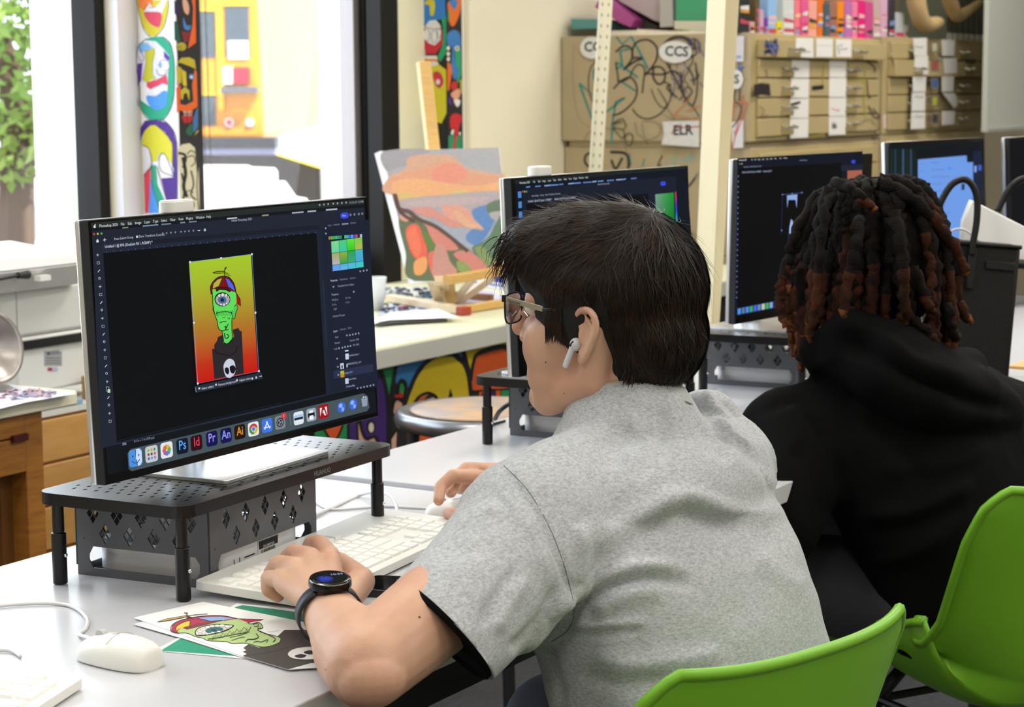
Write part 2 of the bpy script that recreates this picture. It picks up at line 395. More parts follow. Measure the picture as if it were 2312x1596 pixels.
# ------------------------------------------------------------------ steel boxes with diamond vents, small computers inside
CASE = mat('grey_steel_case', '#5d5e63', .42, .55, noise=.05, nscale=40); CASED = mat('case_inside', '#1d1d20', .6, .3)
def case_mesh(L, D, H, t):
    parts = []
    w = .0018
    def panel(O, ux, nn, W, front):
        ux = nrm(ux); F = frame(O, ux, (0, 0, 1)); b = MB(F).box((0, 0, 0), (W, H, w)); o = b.build('tmp', CASE, t, auto=0)
        c = MB(F); pt_ = .0425 if W > .2 else .0345; n = int((W-.012)/pt_)
        for r in range(2):
            for i in range(n-(r == 1)):
                cx = (W-(n-1)*pt_)/2+i*pt_+(pt_/2 if r else 0); cy = H-.022-r*.0235
                for dx, dy in ((0, 1), (0, -1), (1, 0), (-1, 0)):
                    x, y = cx+dx*.0046, cy+dy*.0066
                    c.prism([(x-.0041, y), (x, y-.0058), (x+.0041, y), (x, y+.0058)], -.01, .01)
        z0, z1, a, bb = .010, .036, .016, W-.012
        c.prism([(a, z0+.010), (a+.006, z0), (bb-.006, z0), (bb, z0+.008), (bb, z1-.008), (bb-.006, z1), (a+.006, z1), (a, z1-.010)], -.01, .01)
        if front: c.lathe([(.0011, -.01), (.0011, .01)], (.010, .045, 0), 8)
        cut(o, c); o.data.polygons.foreach_set('use_smooth', [False]*len(o.data.polygons)); return o
    return panel
def computer_case(O, a, L, D, H, label, clabel, z0, src=None):
    if src:
        c = copy_tree(src[0]); setloc(c, (O[0], O[1], z0), a-src[2]); c['label'] = label
        k = copy_tree(src[1]); k['label'] = clabel; v = Matrix.Rotation(a-src[2], 3, 'Z') @ Vector((src[1].location-src[0].location)); setloc(k, Vector((O[0], O[1], z0))+v, a-src[2]); return c, k, a
    t = thing('computer_mount_box', label, 'steel box', (O[0], O[1], z0)); R = rotz(a, (O[0], O[1], z0)); r3 = R.to_3x3(); pn = case_mesh(L, D, H, t)
    g = lambda x, y, z=0: R @ Vector((x, y, z))
    X = r3 @ Vector((1, 0, 0)); Y = r3 @ Vector((0, 1, 0))
    f = pn(g(0, 0), X, None, L, True); f.name = 'front_panel'
    s = pn(g(0, D), -Y, None, D, True); s.name = 'side_panel'
    s2 = pn(g(L, 0), Y, None, D, False); s2.name = 'side_panel'
    b = pn(g(L, D), -X, None, L, False); b.name = 'back_panel'
    MB(R).box((.001, .001, 0), (L-.001, D-.001, .0018)).build('floor_plate', CASED, t)
    MB(R).box((.001, .001, H-.002), (L-.001, D-.001, H)).build('top_plate', CASED, t)
    MB(R).box((-.0012, D-.004, .012), (0, D+.003, H)).build('hinge_flange', mat('case_edge', '#2c3f45', .4, .5), t)
    k = thing('compact_computer', clabel, 'computer', g(L/2, D/2, .004)); KW = mat('computer_shell', '#d9d9dc', .35, .25)
    MB(R).rbox((.020, .006, .004), (L-.020, D-.006, .040), .025, 8).build('computer_body', KW, k, bevel=.002)
    p = MB(R); p.box((.060, .0058, .014), (.0615, .0072, .021)); p.box((.072, .0058, .014), (.0735, .0072, .021)); p.box((.083, .0058, .018), (.106, .0072, .0196)); p.build('port', BLACK, k)
    A = Art(g(0, .0056, 0), X, (0, 0, 1), -Y, px=False, eps=3e-5)
    A.poly([(.113, .011), (.160, .011), (.160, .033), (.113, .033)], '#d8d8d6'); A.poly([(.115, .0215), (.158, .0215), (.158, .0315), (.115, .0315)], '#151517')
    x = .119
    for wd in (1, 2, 1, 1, 3, 1, 2, 2, 1, 3, 1, 1, 2, 1, 3, 1): A.poly([(x, .0145), (x+wd*.0007, .0145), (x+wd*.0007, .0205), (x, .0205)], '#222222'); x += wd*.0007+.0009
    A.text('SH-23M07328', (.124, .0225), .0042, '#cfcfcf', .01); A.build('barcode_label', PAINT, k)
    MB(R).lathe([(.0012, 0), (.0012, .0008)], (0, 0, 0), 10).build('tmp', emat('power_light', '#ffffff', 3), k).name = 'power_light'
    pl = k.children[-1] if k.children else None
    for o in COLL.objects:
        if o.parent == k and o.name.startswith('power_light'): o.rotation_euler = (math.pi/2, 0, a); o.location = (r3 @ Vector((.167-L/2, .0066-D/2, .025-.004)))
    return t, k, a
c1 = computer_case((1.766, 1.468), .10, .238, .185, .098, 'grey steel box with diamond vents under the nearest monitor stand', 'white compact computer with barcode label inside the nearest steel box', TOP)
computer_case((2.815, 1.50), .06, .238, .185, .098, 'grey steel box with diamond vents behind the young man\'s chin', 'white compact computer inside the steel box behind the young man\'s chin', TOP+.006, c1)
computer_case((3.50, 1.47), .06, .238, .185, .098, 'grey steel box with diamond vents beside the dreadlocks and black hoodie', 'white compact computer inside the steel box beside the black hoodie', TOP+.006, c1)
# ------------------------------------------------------------------ monitors
SCR = paintmat('screen', .3, 0, 1.0, .02); BEZ = mat('black_bezel', '#040406', .25, spec=.2); SIDE = mat('monitor_side', '#1c1c20', .45, spec=.3)
MW, MH = .5452, .2965
def monitor(p, label, cam=None, base=None, W=MW, H=MH):
    x, y, z, yaw, t, ro = p
    ux = A_(math.cos(yaw), math.sin(yaw), 0); b = A_(-math.sin(yaw), math.cos(yaw), 0); uy = b*math.sin(t)+A_(0, 0, math.cos(t))
    ux, uy = ux*math.cos(ro)+uy*math.sin(ro), uy*math.cos(ro)-ux*math.sin(ro); n = np.cross(ux, uy); F = frame((x, y, z), ux, uy)
    C0 = F @ Vector((W/2, 0, 0)); zb = TOP+.112+(.006 if x > 2.3 else 0)
    bx, by, brot = base if base else (C0[0], C0[1]+.05, yaw)
    T = thing('computer_monitor', label, 'computer monitor', (bx, by, zb))
    MB(F).box((0, 0, -.013), (W, H, 0)).build('bezel', BEZ if False else SIDE, T, bevel=.0012)
    MB(F).box((.0008, .0008, -.001), (W-.0008, H-.0008, .0006)).build('front_glass', BEZ, T)
    MB(F).box((-.0003, -.0003, -.021), (W+.0003, H+.0003, -.013)).build('rear_shell', ALU, T, bevel=.002)
    MB(F).rbox((W*.3, H*.25, -.05), (W*.7, H*.75, -.021), .02).build('rear_housing', ALU, T)
    R = rotz(brot, (bx, by, zb))
    MB(R).rbox((-.112, -.10, 0), (.112, .085, .0045), .004).build('base_plate', ALU, T, bevel=.0015)
    MB(R).rbox((-.11, -.098, -.0003), (.11, .083, .0005), .004).build('rubber_foot', BLACK, T)
    back = F @ Vector((W/2, H*.45, -.045))
    MB().tube([(bx, by+.045, zb+.004), (bx, by+.045, zb+.05), (back[0], max(back[1], by+.02)+.012, back[2]-.02), (back[0], back[1]+.012, back[2]+.03)], [.027, .024, .022, .022], 20).build('neck', ALU, T)
    A = Art(F @ Vector((0, 0, .0008)), ux, uy, n, eps=2.5e-5); A.W0, A.H0, A.F = W, H, F
    if cam is not None:
        c = F @ Vector((cam, H, -.012))
        wc = thing('webcam', 'white webcam clipped on top of '+('the screen with the green drawing' if x < 2 else 'the screen with the green colour picker'), 'webcam', (c[0], c[1], c[2]))
        MB().rbox((c[0]-.024, c[1]-.010, c[2]+.0005), (c[0]+.024, c[1]+.012, c[2]+.013), .009, 5).build('camera_body', WHITE, wc, bevel=.001)
        MB().rbox((c[0]-.023, c[1]-.009, c[2]+.013), (c[0]+.023, c[1]+.011, c[2]+.0145), .009, 5).build('cap', mat('pale_cap', '#f4f2ee', .4), wc)
    return T, A
def crop(x0, y0, s): return lambda p: (x0+p[0]/s, y0+p[1]/s)
class Tr:
    """an Art seen through a crop's own pixel grid"""
    def __init__(s, art, x0, y0, sc): s.a = art; s.c = crop(x0, y0, sc); s.s = sc; s.lw = 1.
    def poly(s, p, col, **k): s.a.poly([s.c(q) for q in p], col, **k)
    def grad(s, p, a, b): s.a.grad([s.c(q) for q in p], a, b)
    def ell(s, c, rx, ry, col, rot=0, n=16): s.a.ell(s.c(c), rx/s.s, ry/s.s, col, rot, n)
    def line(s, p, w, col, **k): s.a.line([s.c(q) for q in p], w*s.lw/s.s, col, **k)
    def text(s, t, p, size, col, bold=0, d=(1, 0), **k): s.a.text(t, s.c(p), size, col, bold, right=s.c((p[0]+d[0]*60, p[1]+d[1]*60)), **k)
def menu(T, x, y, sl, items, size, col='#c9cfd0'):
    for t, dx in items: T.text(t, (x+dx, y+sl*dx), size, col, .012 if dx == 0 else .006, (1, sl))
# ---- nearest screen
T1, S1 = monitor((1.6631, 1.5289, .8835, .0131, .0434, 0), 'computer monitor in the foreground showing a green one-eyed drawing on an orange gradient', cam=.168, base=(1.925, 1.590, .06))
Q = Tr(S1, 150, 420, 2.28)
Q.poly([(126, 190), (1532, 66), (1596, 1165), (212, 1486)], '#12161a')
Q.poly([(126, 190), (1532, 66), (1533, 92), (128, 218)], '#252c2a')
for x, l, c in ((288, 30, '#8f8a66'), (392, 80, '#7e93a8'), (488, 50, '#6f8496'), (585, 26, '#7a8a90'), (630, 40, '#7184a0'), (826, 52, '#b9c0c4'), (1006, 34, '#9a9080'), (1160, 60, '#9fa9b4'), (1240, 44, '#a4b0ba'), (1335, 58, '#a9b8c4')):
    y = 216-(x-288)*.0885
    Q.line([(x, y), (x+l, y-l*.088)], 8, c)
Q.poly([(129, 232), (1533, 110), (1583, 1022), (178, 1350)], '#1f2533')
Q.poly([(175, 300), (1298, 200), (1299, 222), (178, 322)], '#191e29'); Q.poly([(178, 296), (404, 275), (405, 303), (180, 324)], '#232a39')
Q.poly([(180, 326), (1299, 226), (1300, 244), (183, 346)], '#202738')
Q.poly([(187, 346), (1286, 240), (1336, 1070), (258, 1320)], '#0a0d0f')
Q.line([(243, 1315), (1110, 1115)], 3, '#1b2130'); Q.line([(700, 1222), (1105, 1130)], 6, '#262e42')
for i in range(30): x = 205+i*37; Q.line([(x, 335-(x-205)*.092), (x, 342-(x-205)*.092)], 3, '#56607a')
Q.ell((141, 209), 6, 7.5, '#dfe4e6'); Q.ell((148, 206), 3, 3.4, '#252c2a'); Q.ell((143, 199), 2.2, 3.2, '#dfe4e6', .6)
menu(Q, 165, 213, -.087, [('Photoshop 2025', 0), ('File', 110), ('Edit', 146), ('Image', 183), ('Layer', 231), ('Type', 276), ('Select', 317), ('Filter', 364), ('View', 406), ('Plugins', 446), ('Window', 496), ('Help', 550)], .0046)
Q.text('Fri Oct 24  1:24 PM', (1452, 91), .0040, '#9aa3ad', .004, (1, -.088))
for x in (1298, 1320, 1342, 1368, 1390, 1412, 1434): Q.ell((x, 97-(x-1298)*.088), 4, 5, '#9aa3ad')
Q.text('Adobe Photoshop 2025', (843, 184), .0042, '#a6afbf', .004, (1, -.088))
for x, c in ((136, '#b8433f'), (155, '#b9a34a'), (174, '#46a24e')): Q.ell((x, 248-(x-136)*.09), 5.5, 6.5, c)
Q.poly([(146, 283), (153, 272), (160, 281), (159, 290), (148, 291)], '#cfd6e2'); Q.line([(181, 278), (198, 276)], 3, '#cfd6e2'); Q.line([(189, 268), (190, 286)], 3, '#cfd6e2')
Q.text('Auto-Select:', (238, 278), .0042, '#aab3c4', .005, (1, -.085)); Q.text('Group', (304, 272), .0042, '#aab3c4', .005, (1, -.085)); Q.text('Show Transform Controls', (366, 266), .0042, '#aab3c4', .005, (1, -.085))
Q.poly([(351, 256), (361, 255), (362, 266), (352, 267)], '#cfd6e2')
for x in (488, 508, 530, 553, 582, 602, 622, 645): y = 244-(x-488)*.088; Q.line([(x-5, y), (x+5, y-1)], 2.5, '#9aa4b8'); Q.line([(x, y-6), (x, y+6)], 2, '#9aa4b8')
Q.line([(667, 229), (680, 228)], 4, '#cfd6e2'); Q.ell((704, 226), 6, 7, '#cfd6e2'); Q.ell((704, 226), 2.6, 3, '#1f2533')
Q.text('Untitled-1 @ 50% (Gradient Fill 1, RGB/8*) *', (189, 319), .0044, '#cdd5e4', .008, (1, -.097))
Q.poly([(1406, 141), (1440, 138), (1441, 163), (1407, 166)], '#3948d8', smooth=True)
Q.text('Share', (1412, 157), .0035, '#d0d6ff', .005, (1, -.09))
for x in (1454, 1474, 1496, 1514): Q.ell((x, 148-(x-1454)*.09), 4.5, 6, '#8f99ad'); Q.ell((x, 148-(x-1454)*.09), 2, 3, '#1f2533')
# toolbar
for i in range(22):
    t = i/21; x, y = 151+t*61, 355+t*855
    if i in (17,): Q.poly([(x-8, y-14), (x+6, y-14), (x+6, y+8), (x-8, y+8)], '#0c0d10'); Q.line([(x-8, y-14), (x+6, y-14), (x+6, y+8), (x-8, y+8)], 2, '#cfd6e2', closed=True); Q.poly([(x-1, y-2), (x+13, y-2), (x+13, y+16), (x-1, y+16)], '#b9d9b4'); continue
    if i % 4 == 0: Q.line([(x-7, y), (x+7, y-1)], 2.6, '#b9c2d2'); Q.line([(x, y-7), (x, y+7)], 2.6, '#b9c2d2')
    elif i % 4 == 1: Q.line([(x-6, y-6), (x+6, y-6), (x+6, y+6), (x-6, y+6)], 2, '#b9c2d2', closed=True)
    elif i % 4 == 2: Q.line([(x-5, y+7), (x+5, y-6)], 4, '#b9c2d2')
    else: Q.ell((x, y-2), 6, 6.5, '#b9c2d2'); Q.ell((x, y-2), 3.4, 4, '#1f2533')
# the document
TL, TR, BR, BL = [A_(*p) for p in ((618, 391), (937, 351), (973, 952), (658, 1016))]
st = [(0, '#a6c72a'), (.15, '#a4bd2b'), (.35, '#aaa02c'), (.55, '#ad7c29'), (.72, '#b85a23'), (.85, '#bd3318'), (1, '#c91410')]
for (a, c0), (b, c1_) in zip(st, st[1:]): Q.grad([TL+(BL-TL)*a, TR+(BR-TR)*a, TR+(BR-TR)*b, TL+(BL-TL)*b], c0, c1_)
G = Tr(S1, 380, 540, 4.2); G.lw = 1.45
def monster(G, outline='#14120f'):
    k = outline
    G.poly([(390, 1040), (415, 1038), (412, 1000), (440, 960), (445, 930), (490, 905), (500, 960), (600, 925), (585, 860), (640, 840), (655, 870), (672, 870), (692, 1270), (412, 1325)], '#2b2629')
    G.line([(415, 1010), (430, 1075), (500, 1090), (560, 1100), (620, 1060), (625, 1010)], 5, '#161315', smooth=True)
    G.poly([(484, 860), (500, 960), (495, 980), (535, 992), (560, 965), (590, 930), (575, 850), (580, 740), (560, 700)], '#5ed35c')
    G.poly([(390, 500), (395, 560), (400, 640), (418, 720), (440, 770), (450, 840), (475, 865), (520, 860), (575, 760), (585, 720), (608, 640), (618, 560), (612, 500), (570, 490), (500, 470), (430, 475), (395, 480)], '#5fdc5a', smooth=True)
    G.line([(390, 480), (395, 560), (400, 640), (418, 720), (438, 775), (450, 840), (478, 866), (515, 858), (545, 800)], 5, k, smooth=True)
    G.line([(484, 866), (498, 950), (500, 975), (535, 990), (580, 950), (578, 850), (580, 745), (606, 650)], 5, k, smooth=True)
    G.poly([(600, 640), (622, 620), (634, 650), (615, 700), (605, 750), (588, 752), (585, 700)], '#57c05a', smooth=True); G.line([(600, 640), (622, 620), (634, 650), (615, 700), (605, 750), (588, 752)], 4, k, smooth=True)
    G.line([(408, 640), (398, 660), (410, 700)], 5, k, smooth=True)
    G.poly([(375, 520), (374, 460), (395, 410), (440, 366), (500, 350), (555, 366), (600, 430), (615, 505), (565, 490), (500, 455), (430, 465), (395, 475), (385, 525)], '#7d1013'); G.line([(385, 525), (374, 460), (395, 410), (440, 366), (500, 350), (555, 366), (600, 430), (616, 510)], 6, k, smooth=True)
    G.poly([(615, 500), (655, 570), (660, 635), (625, 605)], '#a01615'); G.line([(616, 505), (655, 570), (660, 635), (622, 605)], 5, k)
    G.poly([(390, 475), (400, 420), (440, 380), (485, 370), (455, 445), (420, 460)], '#b5b03c'); G.line([(390, 475), (400, 420), (440, 380), (485, 370), (455, 445), (420, 460)], 4, k, closed=True)
    G.poly([(510, 364), (548, 378), (590, 430), (610, 500), (570, 470), (540, 450)], '#5563e0'); G.line([(510, 364), (548, 378), (590, 430), (610, 500), (570, 470), (540, 450)], 4, k, closed=True)
    G.poly([(415, 460), (450, 450), (530, 452), (570, 490), (555, 503), (520, 485), (460, 480), (430, 500)], '#3a1214')
    G.ell((486, 570), 76, 68, k); G.ell((488, 573), 68, 58, '#b9a0b4'); G.ell((484, 576), 40, 34, '#3c6e8c'); G.ell((484, 576), 17, 17, '#10202c')
    for x, y, r in ((455, 535, 14), (488, 528, 16), (520, 533, 14), (540, 548, 9), (440, 555, 8)): G.ell((x, y), r, r*1.25, k); G.ell((x, y), r-3, r*1.25-3, '#d9dde0')
    for x, y, r in ((470, 618, 12), (498, 620, 13), (524, 608, 11), (543, 585, 8), (448, 605, 9), (430, 590, 7)): G.ell((x, y), r, r*1.2, k); G.ell((x, y), r-3, r*1.2-3, '#d9dde0')
    G.line([(418, 705), (470, 690), (530, 688), (578, 702)], 5, k, smooth=True)
    z = [(425+i*15, 675+(55 if i % 2 else 0)+(10 if i < 3 else 0)) for i in range(11)]; G.line(z, 4, k)
    z = [(425+i*15, 725-(50 if i % 2 else 0)) for i in range(11)]; G.line(z, 3.5, k)
    G.line([(455, 795), (490, 780), (520, 785)], 5, k, smooth=True); G.line([(480, 745), (505, 742)], 4, k); G.line([(530, 745), (545, 760), (553, 740)], 4, k); G.line([(500, 835), (515, 825), (512, 860), (540, 855)], 5, k, smooth=True)
    G.line([(500, 890), (505, 930), (525, 940), (542, 915), (520, 900)], 6, k, smooth=True)
    G.line([(498, 305), (440, 305), (390, 318), (440, 322), (495, 318)], 5, k, smooth=True); G.line([(495, 310), (520, 262), (505, 275), (498, 330), (505, 350)], 5, k); G.line([(500, 310), (530, 325), (562, 352), (520, 335), (500, 320)], 4, k)
    G.poly([(495, 1250), (493, 1190), (520, 1145), (555, 1132), (590, 1155), (604, 1210), (600, 1265), (575, 1300), (545, 1315), (515, 1300)], '#c9d0dc', smooth=True)
    G.poly([(503, 1225), (530, 1215), (545, 1245), (535, 1280), (510, 1265)], '#17151c', smooth=True); G.poly([(550, 1210), (585, 1195), (605, 1225), (590, 1270), (560, 1262)], '#17151c', smooth=True)
monster(G)
Q.line([TL, TR, BR, BL], 2, '#7fa0d8', closed=True)
for a, b in ((TL, TL), (TR, TR), (BR, BR), (BL, BL), (TL, TR), (TR, BR), (BL, TL)):
    c = (a+b)/2; Q.poly([c-(4, 5), c+(4, -5), c+(4, 5), c-(4, -5)], '#dfe6f2')
Q.poly([(640, 1030), (985, 958), (993, 990), (646, 1064)], '#252c3a')
for t, x, y in (('Select subject', 677, 1048), ('Remove background', 763, 1029), ('Adjust colors', 871, 1006)): Q.text(t, (x, y), .0042, '#c3cbd8', .006, (1, -.21)); Q.ell((x-12, y-7), 5, 6, '#c3cbd8')
for x, y in ((938, 990), (958, 985)): Q.ell((x, y), 5, 6, '#c3cbd8')
Q.line([(974, 980), (988, 977)], 4, '#c3cbd8'); Q.line([(645, 1036), (648, 1060)], 3, '#8993a5')
# panels on the right
P2 = Tr(S1, 700, 440, 3.469)
def pq(x, y, w_, h_, c, sl=-.07): P2.poly([(x, y), (x+w_, y+w_*sl), (x+w_+h_*.055, y+h_+w_*sl), (x+h_*.055, y+h_)], c)
pq(92, 220, 340, 1310, '#1b2132', -.075); P2.line([(73, 668), (103, 1190)], 4, '#2c3750')
for t, x, y, c in (('Color', 110, 248, '#77819a'), ('Swatches', 155, 242, '#77819a'), ('Gradients', 221, 236, '#c3cbe0'), ('Patterns', 288, 229, '#77819a'), ('Properties', 132, 680, '#c3cbe0'), ('Adjustments', 202, 670, '#77819a'), ('Libraries', 283, 660, '#77819a'), ('Embedded Smart Object', 188, 722, '#8c96ac'), ('Transform', 138, 790, '#a3adc3'), ('W: 8.5 in', 142, 832, '#8c96ac'), ('H: 11 in', 247, 815, '#8c96ac'), ('X: 0 in', 142, 868, '#8c96ac'), ('Y: 0 in', 247, 850, '#8c96ac'), ('0.00°', 155, 903, '#8c96ac'), ('Gradient Fill Layer', 147, 958, '#8c96ac'), ('Layers', 152, 1076, '#c3cbe0'), ('Channels', 204, 1062, '#77819a'), ('Paths', 266, 1050, '#77819a'), ('Kind', 166, 1122, '#8c96ac'), ('Normal', 162, 1168, '#8c96ac'), ('Opacity: 100%', 280, 1148, '#8c96ac'), ('Lock:', 158, 1214, '#8c96ac'), ('Fill: 100%', 305, 1184, '#8c96ac'), ('Hue/Saturation 1', 268, 1266, '#9aa4ba'), ('IMG20251024_1217', 266, 1332, '#9aa4ba'), ('Gradient Fill 1', 232, 1404, '#9aa4ba'), ('Smart Filters', 266, 1452, '#9aa4ba'), ('Gradient Map', 250, 1508, '#9aa4ba')):
    if t == 'Gradient Fill 1': pq(150, 1378, 312, 62, '#29304a', -.18)
    P2.text(t, (x, y), .0037, c, .006, (1, -.12 if y < 1000 else -.17))
for i, c in enumerate(('#a87a2c', '#56b84a', '#3fae5d', '#4ab87a', '#3c9c74', '#2f8f66', '#10120f', '#47c08a', '#4fa9c0', '#3d6fd0', '#6ca0e0', '#3a56c4', '#d24a68', '#20222c', '#b9bfd0')): pq(112+i*17.5, 326-i*1.25, 16, 25, c)
gg = [['#7fd88c', '#45d078', '#5fe03c', '#7dc853'], ['#a8a860', '#8fae3c', '#2f9d58', '#45b3c4'], ['#5aa3e6', '#55a8e0', '#52b5dc', '#3fc2c6']]; g2 = [['#6ad0a0', '#3fc4a4', '#35c425', '#b0b558'], ['#b2b4b8', '#2aa04c', '#3aa878', '#4aa4d8'], ['#6aa0e8', '#68b8e0', '#48c0d8', '#4ac8b8']]
for r in range(3):
    for c in range(4):
        x, y, hh = 131+c*61+r*4.5, 366+r*93-c*8.5, (90 if r < 2 else 46); q = [(x, y), (x+59, y-7.5), (x+59+hh*.05, y-7.5+hh), (x+hh*.05, y+hh)]; P2.grad(q, gg[r][c], g2[r][c])
for x, y in ((358, 598), (384, 594), (409, 590), (147, 720), (306, 758), (252, 1099), (275, 1097), (298, 1093), (320, 1088), (343, 1083), (190, 1200), (215, 1196), (236, 1190), (257, 1186), (278, 1182), (333, 1513), (359, 1508), (384, 1503), (408, 1497), (433, 1492), (457, 1487), (172, 1281), (177, 1345), (180, 1408), (81, 262), (82, 303)): P2.ell((x, y), 6, 7, '#aab3c8'); P2.ell((x, y), 3, 3.5, '#2a3146')
P2.line([(232, 1222), (258, 1218)], 9, '#dfe4ee')
for x, y, w_, h_, c in ((234, 1244, 26, 45, '#c8d2e6'), (194, 1320, 27, 44, '#cdd6e8'), (237, 1316, 18, 42, '#0a0b0e'), (194, 1378, 30, 52, '#c08a2c'), (232, 1438, 26, 42, '#c2cce4')): pq(x, y, w_, h_, c, -.15)
pq(196, 1382, 26, 20, '#a8c030', -.15); P2.ell((247, 1336), 4, 17, '#e8ecf2'); P2.ell((208, 1345), 6, 16, '#30343e')
Q.text('50%', (257, 1334), .0042, '#aab3c4', .004, (1, -.2)); Q.text('8.5 in x 11 in (300 ppi)', (318, 1318), .0038, '#8792a8', .004, (1, -.2))
# dock
dk = [(283, 1375), (300, 1352), (1500, 1066), (1522, 1078), (1532, 1140), (1518, 1158), (305, 1466), (290, 1455)]
Q.poly(dk, '#46555a')
def icon(x, y, w_, bgc, kind=None, txt=None, tc=None):
    h_ = w_*1.30; sl = -.236
    def K(a, b): return (x+a*w_/2+b*h_*.03, y+b*h_/2+a*w_/2*sl)
    if bgc:
        r = .36; pts = []
        for cx, cy, t0 in ((1-r, -1+r, -90), (1-r, 1-r, 0), (-1+r, 1-r, 90), (-1+r, -1+r, 180)):
            for k in range(4): a = math.radians(t0+30*k); pts.append(K(cx+r*math.cos(a), cy+r*math.sin(a)))
        Q.poly(pts, bgc)
    E = lambda a, b, ra, rb, c: Q.poly([K(a+ra*math.cos(t), b+rb*math.sin(t)) for t in np.arange(14)*2*math.pi/14], c)
    Lk = lambda pts, wd, c: Q.line([K(*p) for p in pts], wd, c)
    if txt: Q.text(txt, K(0, .42), .0155*w_/60, tc, .012, (1, sl), align=.5)
    if kind == 'face':
        Q.poly([K(.1, -.98), K(.6, -.98), K(.95, -.6), K(.95, .6), K(.6, .98), K(.25, .98), K(.1, .2), K(-.05, .2)], '#c9dcf6'); Lk([(-.4, -.35), (-.4, -.1)], 5, '#1c3a72'); Lk([(.5, -.35), (.5, -.1)], 5, '#1c3a72'); Lk([(-.6, .3), (-.3, .55), (.2, .62), (.6, .3)], 4, '#1c3a72'); Lk([(.1, -.9), (-.08, .2), (.12, .22), (.22, .95)], 3, '#1c3a72')
    if kind == 'grid':
        cs = ['#7cc04a', '#d89a3c', '#3c9a5c', '#a03a3c', '#4a4a50', '#c05a6a', '#4a62b8', '#5aa0d0', '#b46ab8']
        for i in range(9): E((i % 3-1)*.5, (i//3-1)*.5, .17, .17, cs[i])
    if kind == 'flower':
        for i, c in enumerate(('#e0a03c', '#c8c048', '#6cb04c', '#4aa89c', '#5a7ac8', '#9a62b0', '#d05a7a', '#dc6a3c')): a = i*math.pi/4-math.pi/2; E(.42*math.cos(a), .42*math.sin(a), .3, .3, c)
    if kind == 'chrome':
        E(0, 0, .82, .78, '#c8403c'); Q.poly([K(0, 0), K(-.75, -.3), K(-.78, .2), K(-.4, .7), K(0, .78)], '#3a9a50'); Q.poly([K(0, 0), K(.8, -.2), K(.8, .2), K(.4, .7), K(0, .78)], '#d8b840'); E(0, 0, .40, .38, '#e8ecf2'); E(0, 0, .3, .29, '#4a7ad8')
    if kind == 'store': Lk([(-.5, .5), (.1, -.6)], 6, '#dce6fa'); Lk([(.5, .5), (-.1, -.6)], 6, '#dce6fa'); Lk([(-.65, .25), (.65, .25)], 6, '#dce6fa')
    if kind == 'gear': E(0, 0, .72, .7, '#20242a'); E(0, 0, .55, .53, '#8a929c'); E(0, 0, .42, .4, '#20242a'); Lk([(0, 0), (.5, 0)], 5, '#8a929c'); Lk([(0, 0), (-.25, -.45)], 5, '#8a929c'); Lk([(0, 0), (-.25, .45)], 5, '#8a929c')
    if kind == 'pic': Q.poly([K(-.9, -.1), K(.9, -.1), K(.9, .25), K(-.9, .25)], '#20242c'); Q.poly([K(-.9, -.5), K(.9, -.5), K(.9, -.1), K(-.9, -.1)], '#a9c4e6')
    if kind == 'printer': Q.poly([K(-.7, -.3), K(.7, -.3), K(.7, .35), K(-.7, .35)], '#14161a'); Q.poly([K(-.4, -.7), K(.4, -.7), K(.4, -.3), K(-.4, -.3)], '#e9edf2'); Q.poly([K(-.4, .1), K(.4, .1), K(.4, .75), K(-.4, .75)], '#f2f4f8')
    if kind == 'red': Q.poly([K(-.65, .6), K(-.65, -.6), K(-.25, -.6)], '#eef0f2'); Q.poly([K(.65, .6), K(.65, -.6), K(.25, -.6)], '#eef0f2'); Q.poly([K(-.1, -.2), K(.12, -.2), K(.4, .6), K(.15, .6), K(-.02, .2), K(-.2, .2)], '#eef0f2')
    if kind == 'globe': E(0, 0, .85, .85, '#3c66d8'); E(-.15, -.3, .4, .35, '#8fb0f0'); E(.25, .35, .3, .35, '#84a8ee')
    if kind == 'bin': Q.poly([K(-.75, -.8), K(.75, -.8), K(.55, .85), K(-.55, .85)], '#8f9bb0'); E(0, -.8, .75, .2, '#1c2430'); E(-.2, -.82, .25, .12, '#dfe4ec'); E(.3, -.78, .2, .1, '#dfe4ec')
for a in ((325, 1397, 68, '#4a90e0', 'face'), (407, 1377, 64, '#c4c9cd', 'grid'), (484, 1357, 62, '#e2e5e8', 'flower'), (564, 1337, 60, '#10182e', None, 'Ps', '#5fa0e8'), (637, 1320, 59, '#2c0c18', None, 'Id', '#d83a56'), (716, 1299, 58, '#14124c', None, 'Pr', '#9a94f0'), (789, 1282, 57, '#14124c', None, 'An', '#8f98f4'), (860, 1264, 56, '#20140a', None, 'Ai', '#e0962c'), (930, 1249, 55, '#e4e8ea', 'chrome'), (1000, 1231, 54, '#3c74e4', 'store'), (1067, 1215, 53, '#7c858e', 'gear'), (1162, 1193, 51, '#dfe6f2', 'pic'), (1227, 1176, 50, '#9aa8b8', 'printer'), (1290, 1159, 55, '#a01418', 'red'), (1382, 1138, 50, None, 'globe'), (1442, 1122, 50, None, 'globe'), (1501, 1108, 44, None, 'bin')): icon(*a)
Q.ell((1084, 1181), 13, 17, '#d8363a'); Q.text('1', (1081, 1188), .0045, '#ffffff', .01, (1, -.2)); Q.line([(1113, 1170), (1120, 1230)], 2, '#7a878c')
S1.build('screen', SCR, T1)
